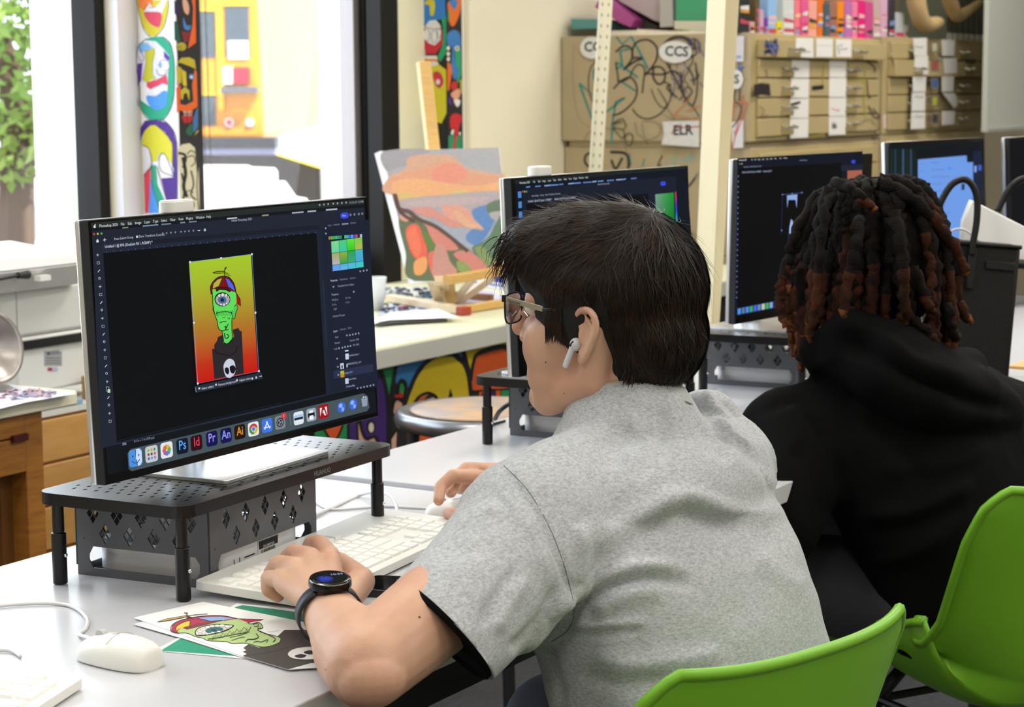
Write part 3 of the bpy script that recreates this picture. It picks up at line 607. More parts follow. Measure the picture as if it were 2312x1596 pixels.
# ---- second screen
T2, S2 = monitor((2.5526, 1.5188, .8946, -.045, .0429, 0), 'computer monitor behind the young man showing a green colour picker', cam=.10, base=(2.84, 1.57, -.04))
Q = Tr(S2, 850, 0, 2.89)
Q.poly([(900, 1178), (2020, 1082), (2060, 1600), (2070, 2000), (960, 2300), (925, 1700)], '#0d1420')
Q.poly([(900, 1178), (2020, 1082), (2021, 1100), (901, 1198)], '#1c2624')
for i in range(14): x = 975+i*52+(i % 3)*8; Q.line([(x, 1222-(x-975)*.082), (x+28+(i % 4)*9, 1220-(x-975)*.082-2)], 9, ('#5a86c8', '#5a78b0', '#88a4c4')[i % 3])
for i in range(6): y = 1250+i*66; Q.poly([(921+i*3, y), (943+i*3, y-2), (944+i*3, y+40), (922+i*3, y+42)], '#4f86c8')
Q.poly([(948, 1235), (1950, 1150), (1985, 1700), (985, 2150)], '#181e2c'); Q.poly([(975, 1330), (1770, 1262), (1800, 1700), (1000, 2150)], '#0b0c10')
menu(Q, 932, 1200, -.085, [('Photoshop 2025', 0), ('File', 88), ('Edit', 120), ('Image', 148), ('Layer', 184), ('Type', 218), ('Select', 250), ('Filter', 288), ('View', 320), ('Plugins', 350), ('Window', 386), ('Help', 428)], .0042)
Q.text('Adobe Photoshop 2025', (1440, 1208), .0038, '#98a2b4', .004, (1, -.085)); Q.text('Auto-Select:   Group   Show Transform Controls', (1010, 1284), .0040, '#98a2b4', .005, (1, -.085)); Q.text('Untitled-1 @ 66.7% (Layer 1, RGB/8) *      Untitled-2 @ 50% (Layer 2, RGB/8)', (985, 1320), .0042, '#c0c8d8', .006, (1, -.085))
for x, c in ((950, '#b8433f'), (963, '#b9a34a'), (976, '#46a24e')): Q.ell((x, 1250), 5, 6, c)
Q.poly([(1852, 1187), (1880, 1185), (1881, 1208), (1853, 1210)], '#3948d8', smooth=True)
A0, B0, C0_, D0 = (1815, 1268), (1935, 1256), (1945, 1640), (1830, 1650)
n = 10
for i in range(n):
    a, b = i/n, (i+1)/n; L = lambda p, q, t: (p[0]+(q[0]-p[0])*t, p[1]+(q[1]-p[1])*t)
    def mixc(t): return '#%02x%02x%02x' % (int(120*(1-t)+20*t), int(160*(1-t)+150*t), int(140*(1-t)+40*t))
    def dk_(t): return '#%02x%02x%02x' % (int(30*(1-t)+5*t), int(40*(1-t)+45*t), int(36*(1-t)+12*t))
    Q.grad([L(A0, B0, a), L(A0, B0, b), L(D0, C0_, b), L(D0, C0_, a)], mixc((a+b)/2), dk_((a+b)/2))
hues = ['#c8342c', '#c02c90', '#5a34d0', '#2c50d8', '#2ca0d0', '#2cc070', '#48c02c']
for i in range(6): Q.grad([(1943+i*1.5, 1252+i*42), (1952+i*1.5, 1251+i*42), (1953+i*1.5, 1293+i*42), (1944+i*1.5, 1294+i*42)], hues[i], hues[i+1])
S2.build('screen', SCR, T2)
# ---- third screen
T3, S3 = monitor((3.30, 1.51, .8975, -.08, -.018, -.008), 'computer monitor left of the person with dreadlocks, showing a white arch shape', base=(3.555, 1.555, -.02))
Q = Tr(S3, 1600, 0, 3.192)
Q.poly([(208, 1140), (1110, 1090), (1110, 2100), (190, 2270)], '#0e1322'); Q.poly([(215, 1215), (960, 1172), (965, 2100), (205, 2240)], '#050608')
Q.poly([(1000, 1230), (1105, 1222), (1106, 1300), (1000, 1310)], '#a8604a'); Q.poly([(955, 1190), (1112, 1182), (1112, 1225), (956, 1232)], '#1b2132')
menu(Q, 218, 1160, -.05, [('Photoshop 2025', 0), ('File', 88), ('Edit', 112), ('Image', 135), ('Layer', 165), ('Type', 195), ('Select', 222), ('Filter', 255), ('View', 290), ('Window', 320)], .0042)
Q.text('Untitled-1 @ 33.3% (Layer 3, RGB/8) *    Untitled-2 @ 25%', (238, 1248), .0046, '#a9b4cc', .006, (1, -.05)); Q.text('Auto-Select:   Show Transform Controls', (250, 1208), .004, '#8c98b4', .005, (1, -.05)); Q.text('Adobe Photoshop', (655, 1160), .004, '#8c98b4', .004, (1, -.03))
Q.poly([(1030, 1155), (1052, 1154), (1053, 1175), (1031, 1176)], '#3948d8', smooth=True); Q.ell((222, 1181), 5, 5, '#46a24e'); Q.ell((238, 1180), 5, 5, '#b9a34a')
for i in range(24): Q.line([(209-i*.6, 1270+i*38), (215-i*.6, 1270+i*38)], 10, '#6a84b8')
Q.line([(528, 1402), (668, 1388)], 2, '#5c6cae'); Q.line([(528, 1402), (520, 1690)], 2, '#323c6a')
for p in ((528, 1402), (598, 1396), (668, 1388), (522, 1660)): Q.poly([(p[0]-4, p[1]-4), (p[0]+4, p[1]-4), (p[0]+4, p[1]+4), (p[0]-4, p[1]+4)], '#7c90d8')
Q.poly([(560, 1408), (635, 1400), (630, 1500), (622, 1440), (598, 1402), (570, 1440), (562, 1500)], '#8fa8dc'); Q.poly([(590, 1578), (600, 1590), (610, 1650), (606, 1740), (585, 1760), (575, 1730), (578, 1640)], '#a4bcec')
R3 = Tr(S3, 1560, 680, 5.78)
R3.poly([(590, 90), (1380, -60), (1390, 30), (595, 185)], '#1c3060')
for i, c in enumerate(('#4a90e0', '#56789a', '#4a88e8', '#3aa85a', '#5560e0', '#5a90b0', '#c8c0b8', '#3ab050', '#88a0d0', '#222233', '#a03050', '#903050', '#b06030', '#4060e0')):
    x = 622+i*52; y = 130-i*10.2; R3.poly([(x-20, y-32), (x+20, y-40), (x+20, y+34), (x-20, y+42)], c)
S3.build('screen', SCR, T3)
# ---- fourth and fifth screens
T4, S4 = monitor((4.62, 1.70, .895, -.137, .05, 0), 'computer monitor behind the dreadlocks showing a pale blue page over a dark forest picture', base=(4.9, 1.72, -.1), W=MW*.94, H=MH)
Q = Tr(S4, 1600, 0, 3.192)
Q.poly([(1295, 1050), (1965, 1022), (1965, 2000), (1295, 2000)], '#0b1518')
for i, c in enumerate(('#1c2c22', '#24384a', '#16241c', '#38526e', '#1a2a20', '#2c4256', '#122018')): Q.poly([(1310+i*28, 1075), (1325+i*28, 1075), (1322+i*28+(i % 3)*6, 2000), (1305+i*28, 2000)], c)
Q.poly([(1505, 1080), (1965, 1050), (1965, 1130), (1505, 1160)], '#0c1118'); Q.poly([(1508, 1150), (1858, 1120), (1862, 1170), (1905, 1168), (1905, 1900), (1508, 1900)], '#6e9be6')
Q.poly([(1905, 1090), (1965, 1085), (1965, 1900), (1905, 1900)], '#16203a')
for i in range(13): y = 1172+i*52; Q.line([(1602, y), (1602+(60+i*37 % 90), y-3)], 5, '#5a82c8'); Q.line([(1525, y+10), (1552, y+9)], 5, '#5a84d0')
Q.ell((1734, 1213), 10, 10, '#3c8af0'); Q.poly([(1820, 1325), (1842, 1323), (1842, 1368), (1820, 1370)], '#20304c'); Q.poly([(1912, 1195), (1928, 1194), (1928, 1240), (1912, 1241)], '#8fa8dc'); Q.poly([(1942, 1190), (1962, 1189), (1962, 1228), (1942, 1229)], '#3c66d8')
S4.build('screen', SCR, T4)
q5 = PZ(2290, 307, 1.195)
T5, S5 = monitor((q5[0], q5[1], .895, -.137, .05, 0), 'dark computer monitor cut off by the right edge of the photo, behind the black handbag', base=(q5[0]+.27, q5[1]+.05, -.1))
S5.px = False; S5.poly([(.008, .02), (MW-.008, .02), (MW-.008, MH-.008), (.008, MH-.008)], '#0a0c12'); S5.build('screen', SCR, T5)
# ------------------------------------------------------------------ keyboards and mice
KW_ = mat('keyboard_white', '#e7e7e2', .38); KEY = mat('key_white', '#f0f0ec', .42)
def keyboard(O, a, label, tilt=.05, L=.44, D=.150, z0=TOP):
    t = thing('keyboard', label, 'keyboard', (O[0], O[1], z0)); M = rotz(a, (O[0], O[1], z0)) @ Matrix.Rotation(tilt, 4, 'X') @ Matrix.Translation((0, 0, .002))
    MB(M).rbox((0, 0, .000), (L, D, .010), .008, 4).build('case', KW_, t, bevel=.003, seg=3)
    MB(M).box((.004, .004, .0002), (L-.004, .010, .003)).build('front_edge', mat('clear_lip', '#b9c4d4', .2), t)
    u = .0186; proto = {}; n = 0
    rows = []
    y0 = .012
    R0 = [1.25, 1.25, 1.25, 6.25, 1.25, 1.25, 1.25, 1.25]; R1 = [2.25]+[1]*10+[2.75]; R2_ = [1.75]+[1]*11+[2.25]; R3_ = [1.5]+[1]*12+[1.5]; R4 = [1]*13+[2]
    X0, XN, XP = .008, .008+15.3*u, .008+18.55*u
    for j, r in enumerate((R0, R1, R2_, R3_, R4)):
        x = X0
        for w_ in r: rows.append((x, y0+j*u, w_)); x += w_*u
    x = X0
    for i in range(13): rows.append((x+(i > 0)*.6*u+(i > 4)*.3*u+(i > 8)*.3*u, y0+5.35*u, 1)); x += u
    for i in range(3): rows += [(XN+i*u, y0, 1), (XN+i*u, y0+3*u, 1), (XN+i*u, y0+4*u, 1)]
    rows.append((XN+u, y0+u, 1))
    for j in range(4): rows += [(XP+i*u, y0+(j+1)*u, 1) for i in range(3)]
    rows += [(XP, y0, 2), (XP+2*u, y0, 1), (XP+3*u, y0+u, 1), (XP+3*u, y0+3*u, 1)]
    r3 = M.to_3x3().to_4x4()
    for x, y, w_ in rows:
        if n >= 99: break
        n += 1
        if w_ not in proto:
            b = MB(r3); W_, H_ = w_*u-.0022, u-.0022
            b.hull8([(0, 0, 0), (W_, 0, 0), (W_, H_, 0), (0, H_, 0)], [(.0012, .001, .0035), (W_-.0012, .001, .0035), (W_-.0012, H_-.0006, .0035), (.0012, H_-.0006, .0035)])
            o = b.build('key', KEY, None, bevel=.0005, auto=20); ofs = o.location.copy(); proto[w_] = (o, ofs); o.parent = t
        else: o = proto[w_][0].copy(); COLL.objects.link(o); o.parent = t
        p = M @ Vector((x, y, .0098)); o.location = p+proto[w_][1]-Vector(t.location)
    return t, M
keyboard((1.744, 1.305), .120, 'white keyboard under the young man\'s left hand', L=.44, D=.155)
k2 = PZ(190, 1527, .762); ka = math.atan2(1.318-1.287, 1.396-1.297)
keyboard((k2[0]-.44*math.cos(ka), k2[1]-.44*math.sin(ka)), ka, 'white keyboard cut off by the lower left corner of the photo', L=.44, D=.135)
def mouse(O, a, label, z0=TOP, s=1.):
    t = thing('computer_mouse', label, 'computer mouse', (O[0], O[1], z0)); M = rotz(a, (O[0], O[1], z0)) @ Matrix.Scale(s, 4)
    L, W_, H = .056, .031, .036
    P = []
    for i in range(15):
        u_ = i/14; th = math.pi*(u_-.5); x = L*math.sin(th); row = []
        wv = W_*max(.02, math.cos(th))**.34; hv = H*max(.02, math.cos(th*.97))**.45*(1-.22*u_)
        for j in range(28):
            ph = 2*math.pi*j/28; c, s_ = math.cos(ph), math.sin(ph)
            y = wv*math.copysign(abs(c)**.8, c); z = hv*max(s_, 0)**.75 if s_ > 0 else 0.004*s_
            row.append((x, y, z+.0025))
        P.append(row)
    b = MB(M).grid(P, True); b.add(P[0], [tuple(range(27, -1, -1))]); b.add(P[-1], [tuple(range(28))]); b.build('shell', KW_, t, smooth=True)
    MB(M).cyl((.030, -.004, .029), (.030, .004, .029), .0075).build('scroll_wheel', mat('grey_rubber', '#b9b9b9', .6), t)
    b = MB(M)
    b.tube([(.055, 0, .012), (.02, 0, .0318), (-.002, 0, .0372)], .0004, 6); b.tube([(-.002, y, .0372-abs(y)**2*15) for y in np.linspace(-.024, .024, 9)], .0004, 6); b.build('seam', mat('seam_grey', '#a3a39f', .6), t)
    return t, M
ms = PZ(268, 1497, .76); mouse((1.484, 1.352), 1.50, 'white computer mouse in the foreground, left of the drawing paper', s=.84)
m2 = PZ(1022, 1170, .757); mouse((m2[0]+.02, m2[1]), 2.0, 'white computer mouse under the young man\'s right hand', s=.85)
CAB = mat('white_cable', '#dcdcdc', .4)
def cable(px, label, r=.0021, m_=CAB, z=None, name='cable', cat='cable', group=None):
    pts = [PZ(u, v, (TOP+r+.0003) if z is None else z+r) if len(q) == 2 else PZ(u, v, q[2]) for q in px for u, v in [q[:2]]]
    o = MB().tube(cr(pts, 6), r, 8).build(name, m_, None, smooth=True); tag(o, label, cat, group); return o
cable([(-40, 1372), (40, 1364), (120, 1362), (168, 1371), (196, 1396), (194, 1418), (180, 1432), (200, 1440, .757), (216, 1446, .763)], 'white cable of the foreground mouse, curling on the desk')
cable([(-30, 1468), (20, 1468), (40, 1476), (46, 1482)], 'short white cable end at the corner keyboard, lower left')
cable([(655, 1180), (705, 1165), (760, 1140), (810, 1118), (850, 1110, .768), (880, 1119, .772), (894, 1140, .766), (898, 1165, .762)], 'thick white cable arching behind the white keyboard', .0026)
cable([(680, 1105), (715, 1135), (750, 1150), (810, 1147), (870, 1143), (930, 1146), (975, 1149), (993, 1155, .758)], 'thin white cable of the mouse under the right hand', .0017)
cable([(200, 1250), (185, 1253), (180, 1250), (186, 1247), (202, 1243)], 'small white cable loop behind the nearest steel box', .0016)
BC = mat('black_cable', '#131316', .45)
cable([(1140, 950), (1112, 958), (1100, 966)], 'thin black cable behind the steel box, near the round stool', .0022, BC, TOP+.006)
cable([(1152, 910, .80), (1130, 926, .79), (1118, 945, .765)], 'thick black cable behind the steel box, near the round stool', .004, BC)
# ------------------------------------------------------------------ sheets of paper and drawings on the desk
def sheet(px, z, label, name='paper_sheet', cat='paper', col='#ededeb', curl=None, art=None, th=.0006):
    q = [PZ(u, v, z) for u, v in px]; t = thing(name, label, cat, (np.mean([a[0] for a in q]), np.mean([a[1] for a in q]), z-th))
    b = MB().prism([(a[0], a[1]) for a in q][::1], z-th, z); b.build('paper', mat('paper_'+col, col, .55), t)
    return t
zt_ = TOP+.0002
def ordr(px): return px
paper = sheet([(322, 1395), (322, 1412), (300, 1397), (460, 1358), (905, 1432), (780, 1560)], TOP+.0030, 'dummy') if False else None
def flat_art(label, name, cat, z, outline, fill, draw=None, th=.0005):
    q = [PZ(u, v, z) for u, v in outline]; c = np.mean(q, axis=0); t = thing(name, label, cat, (c[0], c[1], z-th))
    MB().prism([(a[0], a[1]) for a in q], z-th, z).build('paper', mat('paper_'+fill, fill, .5), t)
    if draw:
        A = Art((0, 0, z+.00002), (1, 0, 0), (0, 1, 0), (0, 0, 1), eps=1.2e-5); draw(A); A.build('drawing', PAINT, t)
    return t
def teal(A): 
    A.poly([(362, 1469), (408, 1441), (640, 1440), (700, 1400), (900, 1420), (860, 1490), (560, 1483)], '#2a9a78')
def teal2(A):
    A.poly([(529, 1371), (548, 1366), (700, 1385), (760, 1400), (760, 1425), (590, 1400)], '#1f8f70')
    A.poly([(600, 1400), (690, 1400), (760, 1420), (740, 1450), (660, 1424)], '#1f57a8')
    for p in ([(625, 1403), (640, 1410)], [(650, 1406), (668, 1416)], [(672, 1420), (690, 1428)]): A.line(p, 2, '#16366c')
flat_art('white-bordered green sheet lying partly under the drawing of the green monster', 'paper_sheet', 'paper', TOP+.0009, [(347, 1468), (400, 1441), (540, 1405), (860, 1420), (800, 1498), (575, 1489)], '#e9e9ea', teal)
flat_art('white-bordered green and blue print under the edge of the white keyboard', 'printed_sheet', 'paper', TOP+.0016, [(512, 1375), (534, 1362), (640, 1372), (820, 1400), (820, 1450), (690, 1440), (560, 1392)], '#e6e6e8', teal2)
flat_art('plain white sheet just under the drawing of the green monster', 'paper_sheet', 'paper', TOP+.0021, [(301, 1409), (322, 1403), (560, 1440), (620, 1478), (548, 1484), (420, 1443)], '#dcdce2')
def mon(A):
    k = '#1c1a16'; s = 5.255; T = Tr(A, 300, 1340, s); T.lw = 1.3
    T.poly([(1310, 645), (1370, 600), (1500, 640), (1700, 520), (1800, 430), (2020, 430), (2300, 420), (2400, 700), (2300, 820), (2110, 825), (1840, 900), (1300, 740), (1350, 715), (1300, 690), (1345, 672)], '#4a4340')
    T.line([(1340, 735), (1600, 700), (1900, 620), (2000, 560), (1990, 480)], 5, '#211e1c', smooth=True)
    T.poly([(540, 470), (520, 440), (620, 400), (860, 360), (1080, 310), (1230, 298), (1340, 320), (1385, 360), (1440, 350), (1500, 340), (1530, 380), (1540, 410), (1480, 430), (1600, 480), (1700, 505), (1755, 530), (1740, 575), (1640, 620), (1520, 635), (1340, 595), (1180, 590), (1100, 565), (900, 560), (830, 520), (740, 510), (640, 470)], '#b5cf8a')
    T.line([(540, 470), (640, 470), (740, 510), (830, 530), (900, 560), (1100, 570), (1180, 592), (1340, 590), (1520, 633), (1640, 620), (1745, 575), (1752, 530), (1700, 505), (1560, 470), (1480, 430), (1540, 410), (1520, 360), (1480, 342), (1385, 360), (1340, 320), (1230, 298), (1080, 320)], 7, k, smooth=True)
    T.poly([(450, 440), (470, 370), (560, 320), (700, 285), (900, 262), (1080, 265), (1240, 298), (1080, 320), (900, 360), (640, 425), (580, 410), (530, 440), (540, 468)], '#b13a55'); T.line([(540, 468), (450, 440), (470, 370), (560, 320), (700, 285), (900, 262), (1080, 265), (1240, 298)], 7, k, smooth=True)
    T.poly([(1240, 298), (1550, 308), (1520, 322), (1370, 345)], '#b8324c'); T.line([(1240, 298), (1550, 308), (1370, 345)], 5, k)
    T.poly([(510, 440), (520, 390), (590, 345), (680, 320), (675, 390), (560, 415)], '#e6c944'); T.poly([(760, 290), (900, 278), (1060, 278), (1190, 295), (1060, 318), (920, 328)], '#8fb2e2')
    T.poly([(600, 400), (760, 360), (960, 325), (1080, 318), (900, 365), (640, 430)], '#7a4040')
    T.line([(680, 320), (672, 388)], 5, k); T.line([(760, 292), (920, 328), (1060, 318)], 5, k); T.line([(510, 440), (520, 390), (590, 345), (680, 318)], 5, k, smooth=True)
    T.poly([(735, 480), (760, 420), (860, 380), (1000, 362), (1150, 368), (1200, 385), (1120, 440), (960, 485), (780, 505)], k, smooth=True); T.poly([(748, 478), (770, 425), (870, 388), (1000, 370), (1140, 376), (1180, 388), (1100, 432), (950, 475), (790, 495)], '#e6dcd8', smooth=True)
    T.poly([(860, 440), (920, 405), (1020, 400), (1090, 420), (1020, 455), (900, 470)], '#2f6f74', smooth=True); T.ell((960, 436), 30, 10, '#173c40')
    for x, y in ((800, 450), (835, 432), (890, 400), (940, 390), (1000, 385), (1060, 382), (1120, 395)): T.ell((x, y), 34, 17, k); T.ell((x, y), 30, 14, '#ece9e2')
    for x, y in ((800, 485), (880, 482), (950, 468), (1020, 455), (1090, 425)): T.ell((x, y), 28, 12, k); T.ell((x, y), 24, 9, '#ece9e2')
    T.line([(890, 545), (1050, 520), (1200, 490), (1350, 460), (1400, 400)], 5, k, smooth=True); T.line([(940+i*42, 560-i*12-(50 if i % 2 else 0)) for i in range(11)], 4, k); T.line([(940+i*42, 515-i*10+(45 if i % 2 else 0)) for i in range(11)], 3, k)
    T.line([(1150, 525), (1300, 490), (1390, 455)], 4, k, smooth=True); T.line([(1170, 560), (1280, 525), (1330, 520)], 4, k, smooth=True); T.line([(1460, 480), (1490, 520), (1440, 545), (1360, 550), (1340, 580)], 7, k, smooth=True); T.line([(1430, 585), (1480, 570), (1520, 580), (1600, 550), (1580, 590)], 5, k, smooth=True); T.line([(1480, 440), (1600, 490), (1690, 540), (1660, 580)], 6, k, smooth=True)
    T.line([(1420, 375), (1470, 355), (1490, 385), (1440, 395)], 5, k, smooth=True); T.ell((1500, 412), 22, 10, k); T.ell((1500, 412), 14, 6, '#b5cf8a')
    T.poly([(290, 340), (400, 305), (610, 270), (620, 285), (420, 325)], '#caa468'); T.line([(290, 342), (400, 305), (620, 268), (890, 245), (720, 258)], 4, k); T.line([(620, 285), (400, 328), (290, 342)], 3, k); T.line([(610, 235), (650, 240), (630, 280), (720, 290)], 8, '#8a5a2c', smooth=True); T.line([(640, 270), (700, 292)], 8, '#3c2c1c')
    T.text('Rosado', (1615, 465), .004, '#444444', 0, (1, -.15))
    T.poly([(1840, 730), (1880, 680), (1980, 650), (2120, 640), (2250, 680), (2200, 770), (2050, 790), (1900, 775)], '#ece9e4', smooth=True); T.poly([(1920, 745), (1990, 725), (2060, 740), (2020, 770), (1950, 768)], '#2a2624', smooth=True); T.poly([(2030, 700), (2100, 680), (2170, 700), (2120, 730), (2050, 722)], '#2a2624', smooth=True)
    T.line([(300+3, 1), (300+3, 1)], .1, k) if False else None
flat_art('paper drawing of a green one-eyed monster in a propeller cap, beside the elbow', 'drawing', 'drawing', TOP+.0028, [(302, 1394), (458, 1358), (900, 1447), (830, 1500), (650, 1511), (548, 1481)], '#efeeec', mon)
# phone by the sleeve
c = PZ(897, 1352, TOP+.005)+A_(.052, .004, 0); t = thing('mobile_phone', 'black phone lying on the desk, half hidden by the grey sleeve', 'phone', (c[0], c[1], TOP)); M = rotz(.35, (c[0], c[1], TOP))
MB(M).rbox((-.03, -.07, .0005), (.04, .065, .009), .008, 4).build('phone_body', mat('phone_black', '#121214', .25), t, bevel=.002); MB(M).rbox((-.027, -.067, .009), (.037, .062, .0094), .007, 4).build('display', mat('dark_glass', '#050506', .08), t)
# crumpled glittery strip behind the keyboard
# ------------------------------------------------------------------ painted panels on the pillars
def board(name, label, cat, lo, hi, m_, art=None):
    t = thing(name, label, cat, ((lo[0]+hi[0])/2, (lo[1]+hi[1])/2, lo[2])); MB().box(lo, hi).build('board', m_, t)
    return t
ZB, ZT = .765, 2.1
wb = board('painted_panel', 'white panel painted with stacked colourful cartoon faces, on the pillar behind the nearest screen', 'painting', (P1x-.006, P1y-.004, ZB), (P1x-.0005, YW-.03, ZT), mat('white_board_paint', '#e3dfe4', .6))
A = Art((P1x-.0062, P1y, 1), (0, -1, 0), (0, 0, 1), (-1, 0, 0)); T = Tr(A, 280, 0, 3.326); K = '#3a3840'
T.poly([(95, 0), (140, 200), (190, 270), (240, 270), (300, 200), (335, 60), (330, 0)], '#d6c52c'); T.poly([(105, -30), (215, -30), (215, 60), (150, 80), (110, 50)], '#ef8338'); T.poly([(150, 90), (190, 20), (215, 60), (250, 40), (290, 0), (280, -20), (330, -20), (280, 110), (150, 110)], '#e4e0e8')
T.poly([(150, 95), (200, 88), (280, 100), (270, 195), (235, 200), (180, 160)], '#d8455c', smooth=True); T.line([(95, 0), (140, 200), (190, 272), (240, 270), (300, 200), (335, 60), (332, 0)], 5, K, smooth=True); T.line([(150, 80), (175, 30), (200, 60), (240, 50)], 4, K)
T.poly([(120, 330), (170, 290), (230, 275), (290, 275), (350, 330), (378, 480), (375, 720), (340, 840), (290, 900), (200, 905), (140, 840), (120, 750), (180, 790), (240, 825), (300, 800), (325, 700), (330, 560), (340, 420), (300, 370), (240, 310)], '#1fa47e')
T.poly([(240, 310), (300, 370), (340, 420), (330, 560), (325, 640), (200, 660), (150, 620), (110, 640), (95, 480), (105, 360), (160, 300)], '#e2deea')
T.poly([(100, 480), (140, 470), (130, 600), (105, 650)], '#5a2c9c'); T.poly([(300, 380), (345, 430), (335, 460), (300, 430)], '#5a2c9c'); T.poly([(110, 330), (170, 320), (220, 360), (120, 400)], '#7fb8ec')
T.poly([(160, 385), (230, 360), (235, 400), (215, 480), (215, 560), (240, 590), (200, 600), (190, 625), (140, 600), (165, 480)], '#c9c42c'); T.line([(160, 385), (230, 360), (215, 480), (215, 560), (240, 590), (190, 625), (140, 600), (165, 480)], 4, '#7a7a30', closed=True)
T.poly([(170, 620), (240, 600), (320, 560), (330, 640), (290, 625), (210, 680), (170, 650)], '#dc3f5a'); T.poly([(165, 700), (210, 665), (270, 640), (300, 640), (270, 700), (200, 725)], '#e8e6f0'); T.poly([(170, 720), (240, 720), (300, 680), (325, 700), (315, 790), (250, 825), (190, 790)], '#4c97ea', smooth=True)
T.ell((300, 495), 42, 42, '#e9e6f2'); T.line([(258, 495), (275, 460), (310, 450), (340, 480), (335, 520), (300, 530)], 4, K, smooth=True); T.ell((275, 490), 12, 24, '#7fa8ec'); T.line([(245, 520), (260, 560), (300, 565), (325, 540)], 5, K, smooth=True); T.line([(110, 350), (150, 430), (130, 460), (110, 420)], 4, K, smooth=True)
T.line([(170, 290), (110, 350), (95, 480), (115, 640), (120, 750), (140, 840), (200, 905), (290, 900), (340, 840), (375, 720), (378, 480), (350, 330), (290, 275)], 5, K, smooth=True); T.line([(70, 345), (55, 480), (65, 700), (85, 800), (112, 800), (95, 700), (85, 450), (90, 350), (70, 345)], 6, '#2e6f92')
T.poly([(125, 1040), (125, 960), (160, 905), (240, 900), (320, 920), (370, 980), (395, 1080), (400, 1300), (395, 1600), (330, 1540), (280, 1340), (370, 1330), (365, 1080), (310, 990), (240, 935), (180, 950), (150, 1000)], '#4a1f88')
T.poly([(135, 1080), (150, 990), (200, 940), (240, 940), (310, 1000), (365, 1080), (362, 1240), (310, 1160), (260, 1150), (250, 1210), (215, 1210), (190, 1120), (150, 1090)], '#d8cf2e'); T.poly([(145, 1090), (190, 1120), (205, 1210), (150, 1310)], '#e4e0ea'); T.ell((320, 1250), 45, 72, '#e8e4ee', -.6)
T.poly([(200, 1250), (150, 1310), (160, 1600), (185, 1600), (200, 1400)], '#d8405c'); T.poly([(200, 1340), (190, 1600), (265, 1600), (250, 1480)], '#4c97ea'); T.poly([(200, 1240), (240, 1240), (250, 1380), (330, 1560), (270, 1570), (215, 1380)], '#1fa47e'); T.poly([(250, 1290), (280, 1340), (330, 1540), (260, 1400)], '#e4e0ea')
for p in ([(125, 1050), (150, 990), (200, 940), (240, 940), (310, 1000), (365, 1080), (365, 1300)], [(140, 1090), (190, 1120), (210, 1240), (150, 1320)], [(265, 1240), (270, 1170), (310, 1160), (370, 1300), (370, 1320), (290, 1290), (265, 1240)], [(210, 1240), (215, 1390), (270, 1570)], [(250, 1250), (290, 1400), (340, 1560)], [(190, 905), (300, 905), (385, 1010), (400, 1200), (402, 1600)]): T.line(p, 5, K, smooth=True)
A.build('faces_painting', PAINT, wb)
kb = board('painted_panel', 'black panel painted with orange and yellow faces, on the pillar next to the bus view', 'painting', (P1x, P1y-.006, ZB), (P1x2+.002, P1y-.0005, ZT), mat('black_board_paint', '#131012', .6))
A = Art((P1x, P1y-.0062, 1), (1, 0, 0), (0, 0, 1), (0, -1, 0)); T = Tr(A, 280, 0, 3.326)
T.poly([(505, -20), (535, -20), (540, 320), (480, 365), (515, 180), (520, 60)], '#dd5c1c'); T.poly([(440, 0), (470, 0), (490, 60), (480, 110), (450, 80)], '#d2a08a', smooth=True); T.poly([(445, 130), (470, 190), (500, 190), (490, 225), (450, 210)], '#3f79bd', smooth=True); T.poly([(430, 235), (500, 240), (480, 310), (450, 320)], '#7a1f1c'); T.poly([(375, 160), (400, 160), (425, 320), (378, 300)], '#17513f'); T.poly([(375, 0), (420, 40), (410, 120), (378, 100)], '#2d1648')
T.ell((430, 350), 38, 32, '#a89c2a'); T.line([(395, 360), (430, 345), (425, 382)], 5, '#131012')
T.poly([(388, 480), (430, 435), (490, 430), (530, 450), (540, 520), (500, 500), (420, 470)], '#b7a528'); T.poly([(390, 490), (430, 510), (430, 620), (395, 640)], '#b7a528'); T.poly([(390, 660), (425, 640), (420, 780), (460, 790), (520, 760), (510, 640), (530, 520), (545, 540), (552, 800), (490, 840), (420, 830), (395, 850)], '#d85f1e')
T.poly([(430, 520), (465, 540), (470, 650), (440, 640)], '#c4b230'); T.poly([(425, 680), (455, 650), (490, 680), (490, 760), (470, 700), (450, 700), (440, 750), (425, 740)], '#b5a92c'); T.ell((505, 575), 22, 22, '#3d6f9e'); T.ell((505, 578), 11, 12, '#c9d6df'); T.ell((405, 625), 10, 20, '#c98a70'); T.poly([(440, 830), (515, 835), (505, 870), (450, 880)], '#c08d80'); T.poly([(425, 870), (520, 870), (500, 920), (450, 925)], '#a81e20'); T.line([(470, 830), (475, 920)], 5, '#131012'); T.line([(430, 850), (470, 860), (515, 850)], 6, '#131012')
T.poly([(545, 810), (553, 810), (555, 950), (520, 1000), (515, 900)], '#39699c'); T.poly([(500, 930), (520, 960), (500, 1020), (460, 990)], '#1b5a44', smooth=True); T.poly([(552, 970), (556, 990), (525, 1020)], '#b8a828')
T.poly([(400, 1130), (430, 1085), (490, 1075), (530, 1110), (535, 1180), (545, 1300), (560, 1250), (566, 1600), (420, 1600), (412, 1300)], '#cdc4a8')
